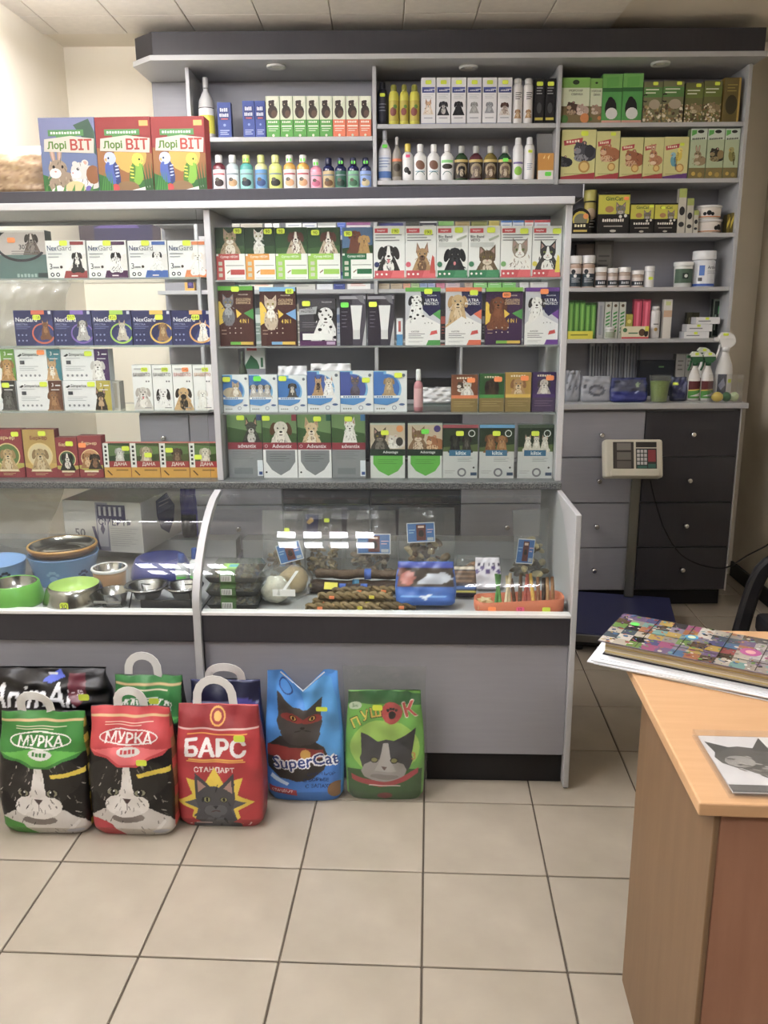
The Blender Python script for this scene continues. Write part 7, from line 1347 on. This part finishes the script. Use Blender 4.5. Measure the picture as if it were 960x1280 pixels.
def d_bars(c):
    c.rect(0, .83, 1, 1, '#8c1820'); c.rect(0, .825, 1, .835, '#d8b8b0'); c.ring(.5, .92, .1, .02, '#d8a03c'); c.circ(.5, .92, .05, '#d8a03c'); c.lines(.14, .86, .8, .78, 1, '#e8a83c', .5); c.text('БАРС', .48, .69, .15, '#f4f2f0', .76, .045); c.rect(.14, .575, .82, .585, '#e0a83c'); c.lines(.16, .8, .6, .57, 1, '#e0a83c', .4); c.text('СТАНДАРТ', .46, .51, .055, '#f0e8e4', .5, .02)
    X, Y = .46 * c.w, .24 * c.h; R0 = .43 * c.w; P = []
    for k in range(16): a = math.pi / 2 + math.pi * k / 8; rr = R0 if k % 2 == 0 else R0 * .62; P.append((X + rr * math.cos(a) * 1.05, Y + rr * math.sin(a)))
    c.pm(P, '#e4c830'); P2 = [(X + (p[0] - X) * .8, Y + (p[1] - Y) * .8) for p in P]; c.pm([(p[0], min(p[1], Y + .01)) for p in P2], '#5a5a60')
    cat(c, .46, .235, .44, '#4c4d52', '#5e5f64', '#4c4d52', eye='#8a8a5c', chest='#5a5b60', nose='#2c2c30'); c.text('5', .12, .045, .045, '#f0e4e0', .1, .02); c.text('3', .86, .04, .045, '#f0e4e0', .1, .02); c.lines(.2, .4, .05, .035, 1, '#e0c8c4', .5)
    c.pm([(X - R0, Y - R0 * .2), (X - R0 * .45, Y - R0 * .62), (X - R0 * .9, Y - R0 * .75)], '#b01c26'); c.pm([(X + R0, Y - R0 * .2), (X + R0 * .45, Y - R0 * .62), (X + R0 * .9, Y - R0 * .75)], '#b01c26')
o, w, h = sackat('litter_bag', 'red litter bag with grey cat in a yellow star', 217, 325, 880, 1037, .12, d_bars, '#b01c26', side='#8c1820', sidefn=lambda q, r: '#941a22', nx=180, ny=230, wr=.004, e0=6, tp=4, seed=6)
handle(o, -.01, .0, h, .105, .075, tilt=.0); sticker(o, .07, -.066, h * .8, .032, .02, 'Y')
def d_super(c):
    c.rect(0, 0, 1, .35, '#2272c8'); c.poly([(.45, 1), (.9, .95), (1, .7), (1, .4), (.8, .3), (.6, .6)], '#3a94d8'); E, Q = _loc(c, .46, .63, .52 * c.w)
    E(-.12, -.95, .8, .62, '#3c3835'); Q([(-.55, .0), (-.62, .75), (-.15, .42)], '#45413e'); Q([(.5, .0), (.58, .62), (.15, .42)], '#45413e'); E(-.02, .0, .58, .48, '#4a4643'); E(0, -.3, .5, .32, '#4a4643')
    Q([(-.9, -.62), (.55, -.72), (.6, -.95), (.0, -1.05), (-.95, -.9)], '#8c2a24'); E(.12, -.86, .13, .13, '#c89a3c'); E(-.2, .12, .3, .12, '#8c2a24'); E(.3, .1, .26, .12, '#8c2a24')
    for q in (-.18, .3): E(q, .12, .1, .085, '#1a1614'); E(q, .12, .075, .065, '#c8a048'); E(q, .12, .03, .06, '#0c0a08')
    E(.06, -.1, .06, .04, '#2a2422'); E(-.06, -.2, .1, .015, '#2a2422', .4); E(.18, -.2, .1, .015, '#2a2422', -.4)
    for dx, dy in ((-.012, 0), (.012, 0), (0, .008), (0, -.008)): c.text('SuperCat', .52 + dx, .315 + dy, .12, '#f4f6fa', .92, .05, rot=.1)
    c.text('SuperCat', .52, .315, .12, '#1c3c84', .9, .015, rot=.1); c.text('СУПЕРГЕРОЙ', .72, .235, .03, '#122a5c', .5, .015); c.text('В БОРЬБЕ', .66, .185, .03, '#122a5c', .36, .015); c.text('С ЗАПАХОМ', .72, .135, .03, '#122a5c', .46, .015); c.poly([(.02, .08), (.4, .05), (.4, .1), (.02, .13)], '#a82830'); c.text('СТАНДАРТ', .21, .09, .026, '#f0dcdc', .32, .01, rot=-.08); c.circ(.92, .1, .12, '#8a6a48'); c.poly([(.08, .22), (.3, .15), (.28, .13), (.06, .19)], '#c8dcf0'); c.ring(.26, .9, .1, .02, '#123a80')
sn = lambda x: 1 - .16 * max(0, 1 - abs(x - .5) / .3)
o, w, h = sackat('litter_bag', 'blue litter bag with open notched top and grey cat in a red scarf', 329, 427, 838, 1004, .095, d_super, '#2a86d8', nx=180, ny=230, wr=.006, e0=3, tp=1.6, seed=8, topfn=sn, topw=.92)
MB().tube([(-w * .28, -.005, h * .992), (0, -.005, h * .842), (w * .28, -.005, h * .992)], .0022, 6, '#e4ecf4').build('seal_edge', 'satin', o); sticker(o, .06, -.045, h * .75, .034, .014, 'Y')
def d_push(c):
    c.rect(0, 0, 1, .3, '#2c5c24'); c.rect(0, .3, 1, 1, '#62b034'); c.circ(.5, .5, .44, '#9ccc48', .36, 24); c.rect(0, .88, 1, 1, '#2c6a34'); E, Q = _loc(c, .52, .37, .62 * c.w)
    Q([(-.5, .1), (-.52, .62), (-.1, .4)], '#33343a'); Q([(.5, .1), (.62, .72), (.12, .42)], '#26272c'); E(0, .05, .54, .42, '#3a3b40'); E(-.05, -.2, .46, .26, '#a4a09c'); Q([(-.06, .4), (.04, .4), (.1, 0), (.2, -.2), (-.24, -.2), (-.14, 0)], '#b8b4b0')
    for q in (-1, 1): E(q * .2 - .04, .04, .085, .07, '#14140f'); E(q * .2 - .04, .04, .06, .05, '#8c8c4c')
    Q([(-.1, -.1), (.02, -.1), (-.04, -.18)], '#6c5450'); E(-.04, -.32, .3, .06, '#8a8682')
    for t_, x, y, hh, cc, rt in (('П', .12, .72, .1, '#e0cc3c', .5), ('У', .24, .78, .1, '#e0cc3c', .3), ('Ш', .38, .81, .1, '#e0b83c', .2)): c.text(t_, x, y, hh, '#2c2c14', .2, .05, rt); c.text(t_, x, y, hh * .92, cc, .18, .02, rt)
    c.circ(.6, .81, .14, '#b8302c'); c.circ(.6, .79, .05, '#231a18')
    for q in range(4): c.circ(.545 + .037 * q, .83 + .012 * (q in (1, 2)), .02, '#231a18')
    c.text('К', .84, .84, .15, '#f0e0d0', .2, .06, .2); c.text('К', .84, .84, .14, '#c8342c', .18, .035, .2); c.circ(.1, .86, .09, '#c8dcc0', .05); c.text('Bio', .1, .86, .03, '#3a7a3c', .13)
    P = [(.08 + .84 * k / 12, .2 - .09 * math.sin(math.pi * k / 12) + .06 * k / 12) for k in range(13)]; c.poly(P + [(x, y + .05) for x, y in reversed(P)], '#a8242c'); c.lines(.3, .7, .155, .135, 1, '#e8d0cc', .5); c.text('3', .86, .42, .07, '#c8842c', .1, .02); c.circ(.5, .05, .1, '#7a2a24', .05)
o, w, h = sackat('litter_bag', 'green litter bag with grey cat inside clear plastic', 431, 530, 863, 1002, .075, d_push, '#62b034', nx=180, ny=230, wr=.005, e0=3, tp=1.8, seed=9, topw=.94)
sticker(o, -.02, -.032, h * .88, .03, .018, 'Y')
V = []; F = []; H2 = FA.at(478, 832, fl(480, 1002)[1] + .04)[1]
for j in range(21):
    q = j / 20; b_ = (.043 * (1 - q ** 1.6) + .003) * min(1, .8 + 2 * q); a_ = (w / 2 + .008) * (1 + .03 * math.sin(6 * q))
    for i in range(28):
        th = 2 * math.pi * i / 28; s_, c_ = math.sin(th), math.cos(th); k = .003 * math.sin(7 * th + 9 * q) + .0025 * math.sin(13 * th - 15 * q); V.append((a_ * math.copysign(abs(s_) ** .66, s_), -b_ * math.copysign(abs(c_) ** .66, c_) + k, H2 * q))
for j in range(20):
    for i in range(28): F.append((j * 28 + i, j * 28 + (i + 1) % 28, (j + 1) * 28 + (i + 1) % 28, (j + 1) * 28 + i))
MB().mesh(V, F, '#fff', True).build('outer_film', 'clear_wrap', o)
# bags behind the front row
def d_anim(c):
    c.rect(0, 0, 1, 1, '#111013'); c.text('AnimAll', .4, .62, .4, '#e4e6ea', .74, .02, rot=.03, sk=.15); c.poly([(.46, .84), (.6, 1), (.66, .9), (.54, .8)], '#2c4ab8'); c.poly([(.7, .96), (.84, .96), (.84, .6), (.77, .44), (.7, .6)], '#5c1c2c'); c.text('+15%', .77, .66, .09, '#e8d8dc', .1, .006); c.rect(.5, .9, .58, .94, '#c8ccd0')
o = softbag('litter_bag', 'black litter bag with silver letters lying behind the front bags', 'litter bag', -1.112, 2.275, .245, .36, .13, .178, d_anim, '#131216', nx=130, ny=60, wr=.007, seed=11, group=GL, tp=4, e0=3)
sticker(o, .125, -.068, .115, .032, .02, 'Y')
softbag('litter_bag', 'plain black litter bag under the silver lettered one', 'litter bag', -1.112, 2.28, .001, .36, .13, .243, lambda c: None, '#121114', nx=30, ny=24, wr=.005, seed=12, group=GL, tp=6, e0=3.5)
softbag('litter_bag', 'black litter bag at the left edge behind the green topped bag', 'litter bag', -1.43, 2.27, .001, .26, .13, .40, lambda c: None, '#17151a', nx=30, ny=30, wr=.006, seed=13, group=GL, tp=4, e0=3.5)
def d_mur2(c): d_murka('#2f7a3c', '#56a84c', '#3f8a2c')(c)
um, vf = fl(190, 1000)
o = softbag('litter_bag', 'green topped litter bag standing behind the red topped one', 'litter bag', -.812, 2.272, .001, .22, .115, .405, d_mur2, '#151312', side='#1c1a18', nx=100, ny=120, wr=.004, e0=5, tp=4, seed=14, group=GL)
handle(o, -.015, .0, .405, .09, .06); sticker(o, .03, -.055, .345, .03, .018, 'Y')
def d_navy(c): c.rect(0, .84, 1, 1, '#141a3a'); c.rect(0, .83, 1, .84, '#8a94b8'); c.circ(.75, .7, .3, '#3a3a8c'); c.circ(.86, .45, .12, '#c8ccdc'); c.circ(.9, .36, .09, '#a8acc4'); c.lines(.1, .8, .8, .7, 2, '#c8a848', .3)
o = softbag('litter_bag', 'dark navy litter bag standing behind the red star bag', 'litter bag', -.583, 2.285, .001, .225, .1, .385, d_navy, '#1c2458', side='#171d48', nx=50, ny=60, wr=.005, e0=4, tp=4, seed=15, group=GL)
handle(o, .0, .0, .385, .1, .045, tilt=.01)
# ================================================================== FLOOR SCALE
t = thing('platform_scale', 'cream headed platform scale with navy plate before the drawers', 'scale', (.93, 3.66, 0), -.2)
MB().bbox(-.24, .24, -.28, .28, .088, .098, r=.004, col='#22264e').build('plate', 'satin', t)
m = MB(); m.bbox(-.235, .235, -.275, .275, .05, .0875, '#6c6c6a', .004); m.build('rim', 'brushed', t)
m = MB(); m.bbox(-.2, .2, -.24, .24, .022, .0495, '#111111', .004); m.build('underframe', 'satin', t)
for sx_ in (-1, 1):
    for sy_ in (-1, 1): MB().lathe([(.02, 0), (.02, .016), (.01, .0215)], 12, '#222222').build('foot', 'rubber', t, (sx_ * .18, sy_ * .22, 0))
MB().bbox(-.022, .022, -.016, .016, .0985, .70, '#8a8a80', .006).build('column', 'brushed', t, (.045, .25, 0)); 
hd = thing('dummy', 'x', 'x', (0, 0, 0)) if 0 else None
hm = MB().bbox(-.135, .135, -.03, .03, -.09, .09, '#d8d4c2', .012).build('display_head', 'satin', t, (.02, .215, .785), rot=(-.3, 0, .2))
c = Cv(.25, .16); c.rect(.12, .2, .5, .98, '#2c2622'); c.rect(.19, .74, .45, .95, '#7c7872'); c.rect(.19, .46, .45, .68, '#6c6862'); c.rect(.19, .22, .45, .42, '#5c5852'); c.rect(.54, .82, .92, .98, '#24201e'); c.rect(.54, .2, .92, .79, '#1f2c2a')
for i in range(3):
    for j in range(4): c.rect(.56 + .065 * i, .66 - .115 * j, .61 + .065 * i, .75 - .115 * j, '#c8c8c8')
c.rect(.76, .4, .9, .75, '#8c2430'); c.rect(.76, .22, .9, .34, '#2c6a5c'); c.rect(.56, .21, .74, .29, '#2c6a5c'); c.rect(.52, .04, .92, .15, '#22201e'); c.lines(.56, .86, .12, .06, 1, '#a8a8a4', .4)
m = MB(); c.put(m, lambda x, y, l: (x - .125, -.0302 - l, y - .08)); m.build('key_panel', 'plastic', hm)
MB().bbox(-.11, .11, -.045, -.031, -.085, -.05, '#dcd8c6', .005).build('front_lip', 'satin', hm)
# cable from the scale along the drawers to the wall
pts = [FA.at(x, y, v) + (v,) for x, y, v in ((813, 600, 3.87), (818, 622, 3.88), (830, 660, 3.9), (848, 690, 3.92), (870, 704, 3.93), (895, 710, 3.93), (912, 708, 3.9), (935, 694, 3.75), (958, 682, 3.55), (985, 664, 3.4))]
P = [(p[0], p[2], p[1]) for p in pts] + [(1.66, 3.32, .52), (1.762, 3.3, .55)]
def smooth(P, n=6):
    out = []
    for i in range(len(P) - 1):
        p0, p1, p2, p3 = (Vector(P[max(i - 1, 0)]), Vector(P[i]), Vector(P[i + 1]), Vector(P[min(i + 2, len(P) - 1)]))
        for k in range(n): s_ = k / n; out.append(tuple(.5 * ((2 * p1) + (-p0 + p2) * s_ + (2 * p0 - 5 * p1 + 4 * p2 - p3) * s_ ** 2 + (-p0 + 3 * p1 - 3 * p2 + p3) * s_ ** 3)))
    out.append(tuple(P[-1])); return out
q = smooth(P); base_ = q[0]
MB().tube([(p[0] - base_[0], p[1] - base_[1], p[2] - base_[2]) for p in q], .0035, 6, '#141414').build('power_cable', 'rubber', None, base_, 0, label='thin black cable sagging from the scale head across dark drawers', category='cable')
# ================================================================== CHAIR
t = thing('armchair', 'black armchair with curved armrests beyond the desk', 'chair', (1.33, 2.47, 0))
for sy_ in (-1, 1):
    y = sy_ * .25
    MB().tube([(p[0], y, p[1]) for p in [(a, c) for a, b, c in smooth([(-.27, 0, .02), (-.255, 0, .2), (-.225, 0, .40), (-.195, 0, .55), (-.165, 0, .615), (-.11, 0, .645), (0, 0, .652), (.14, 0, .645), (.22, 0, .62)], 4)]], .02, 12, '#17171a', flat=(.05, .03, (0, 1, 0))).build('armrest', 'satin', t)
    MB().tube([(p[0], y, p[1]) for p in ((.23, .62), (.24, .3), (.26, .02))], .016, 10, '#17171a').build('rear_leg', 'satin', t)
    MB().lathe([(.02, 0), (.02, .02)], 12, '#101010').build('foot', 'rubber', t, (-.27, y, 0)); MB().lathe([(.02, 0), (.02, .02)], 12, '#101010').build('foot', 'rubber', t, (.26, y, 0))
MB().bbox(-.2, .25, -.22, .22, .40, .47, '#1c1c20', .02).build('seat', 'rubber', t)
m = MB(); m.bbox(-.02, .02, -.21, .21, .0, .42, '#1c1c20', .015); m.build('backrest', 'rubber', t, (.26, 0, .47), rot=(0, .15, 0))
# ================================================================== DESK
DX, DY0, DY1, DZ = .414, 1.105, 1.80, .75
t = thing('desk', 'beech wood desk in the right foreground', 'desk', (DX, DY0, 0), -.03)
MB().bbox(0, 1.2, 0, .70, DZ - .022, DZ, r=.003).build('desktop', 'beech', t)
MB().bbox(.028, .037, .014, .475, .0, DZ - .0225, r=.002).build('side_panel', 'beech_side_shaded', t)
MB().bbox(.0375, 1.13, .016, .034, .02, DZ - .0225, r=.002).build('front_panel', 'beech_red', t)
MB().bbox(1.13, 1.15, .016, .475, .0, DZ - .0225, r=.002).build('side_panel', 'beech_side_shaded', t)
# papers, album, photo block
def slab(P0, P1, depth, z0, z1):
    """corner P0 (front left), direction to P1, depth away"""
    d = (Vector(P1) - Vector(P0)); return math.atan2(d.y, d.x), d.length
a0 = FA.onz(738, 831, .752); a1 = FA.onz(960, 876, .752); ang, _ = slab(a0, a1, 0, 0, 0)
t = thing('paper_stack', 'loose stack of white papers under the picture book', 'papers', (a0[0], a0[1], DZ), ang)
R = random.Random(2)
for k in range(6):
    m = MB(); m.bbox(0, .42, 0, .235, 0, .0024, '#eceff2', .0006); m.build('sheet', 'paper', t, (R.uniform(-.012, .016), R.uniform(-.006, .01), .0003 + .0026 * k), R.uniform(-.03, .03))
zb_ = DZ + .0162
b0 = FA.onz(753, 818, zb_); b1 = FA.onz(958, 861, zb_); ang, _ = slab(b0, b1, 0, 0, 0)
t = thing('picture_book', 'thick picture book with a colourful collage cover on the desk', 'book', (b0[0], b0[1], zb_), ang)
BW, BD, BH = .44, .17, .034
m = MB(); m.box(.004, BW - .004, .004, BD - .002, .0025, BH - .0025, '#c9b99a', dict(left='#b8ae9c'))
for k in range(9): m.box(.003, BW - .003, .0033, .004, .004 + .003 * k, .0052 + .003 * k, ['#a89c88', '#c8b04c', '#d8cdb4', '#b8a88c'][k % 4])
m.build('pages', 'paper', t)
MB().bbox(0, BW, 0, BD, 0, .0024, '#2a2a30', .0006).build('back_cover', 'carton', t)
m = MB(); m.bbox(-.008, BW, -.012, BD, BH - .0024, BH, '#6c6470', .0006); c = Cv(BW + .006, BD + .01); r = random.Random(12)
pal = ['#8c6a9c', '#c8508c', '#e0b83c', '#4a8ac0', '#7ab84c', '#d8783c', '#5c5c9c', '#b0a898', '#5a6a78', '#c84a4c', '#88c8c0', '#e0d8c8', '#6a4c3c', '#9c94a8']
pal = ['#6c587a', '#96466e', '#a88c3c', '#44688c', '#66883f', '#9c6238', '#4c4c78', '#8a847a', '#4a5660', '#8c4040', '#6c948e', '#b0a898', '#54402f', '#7c7686', '#2c2a30', '#c8c0b4']
for i in range(16):
    for j in range(6):
        g = i > 9; x0, y0 = i / 16, j / 6; cc = r.choice(pal) if not g else r.choice(['#8c8486', '#a8a29c', '#6c686c', '#948a80', '#b4b0ac', '#4a484c']); c.rect(x0, y0, x0 + 1 / 16, y0 + 1 / 6, cc)
for k in range(520):
    xx, yy, rr = r.random(), r.random(), r.uniform(.003, .014); g = xx > .62; cc = r.choice(pal) if not g or r.random() < .3 else r.choice(['#d0ccc6', '#6c686c', '#3a383c', '#a49c94', '#8c8486']); c.circ(xx, yy, rr, cc, rr * r.uniform(.3, 1), 7, r.uniform(0, 3))
for k in range(1, 6): c.poly([(k / 6 - .002, 0), (k / 6 + .001, 0), (k / 6 + .012, 1), (k / 6 + .009, 1)], '#2c2a30')
c.rect(0, .49, .6, .5, '#2c2a30'); c.rect(.3, .24, 1, .252, '#2c2a30')
c.circ(.09, .7, .022, '#58e04c'); c.circ(.36, .62, .03, '#3a9cc8'); c.circ(.36, .62, .018, '#d8e4b0'); c.circ(.62, .5, .045, '#b04c8c'); c.circ(.62, .5, .022, '#e0a0a0'); c.rect(.74, .45, .92, .7, '#2c2a30'); c.word(6, .83, .62, .08, '#e8e4dc', .15); c.word(5, .83, .51, .08, '#e8e4dc', .14)
c.put(m, lambda x, y, l: (x - .007, y - .011, BH + l), .0002, .00002); m.build('front_cover', 'liquid', t)
o = None
d0 = FA.onz(908, 987, .7645); 
t = thing('acrylic_photo_block', 'clear acrylic block holding a grey cat photo on the desk', 'photo block', (.461, 1.118, DZ + .0003), -.02)
MB().bbox(0, .26, 0, .185, 0, .004, '#fff', .001).build('acrylic_base', 'acrylic', t)
m = MB(); m.box(.008, .252, .008, .177, .0042, .0062, '#e6e4e2'); c = Cv(.244, .169); c.rect(0, 0, 1, 1, '#e4e2e0'); c.rect(0, .0, 1, .12, '#6c6a66'); E, Q = _loc(c, .34, .45, .12)
E(.3, -.05, .95, .36, '#77746c', -.35); E(-.25, .2, .4, .3, '#5c5a54'); Q([(-.1, .4), (.12, .75), (.16, .36)], '#4a4844'); Q([(-.6, .3), (-.66, .62), (-.36, .46)], '#4a4844'); E(-.35, .1, .2, .15, '#a8a49c')
for k in range(60): x, y = random.uniform(-.5, 1.1), random.uniform(-.35, .3); E(x, y - .25 * x, .02, .07, random.choice(['#4a4844', '#8c8880', '#a8a49a', '#5c5a54']), 1.2 + random.uniform(-.4, .4), 5)
c.rect(.6, .88, 1, 1, '#b4a498'); c.put(m, lambda x, y, l: (x + .008, y + .008, .0062 + l), .0002, .00002); m.build('photo', 'carton', t)
m = MB(); m.bbox(0, .26, 0, .185, .0066, .0145, '#fff', .001); m.build('acrylic_cover', 'acrylic', t)
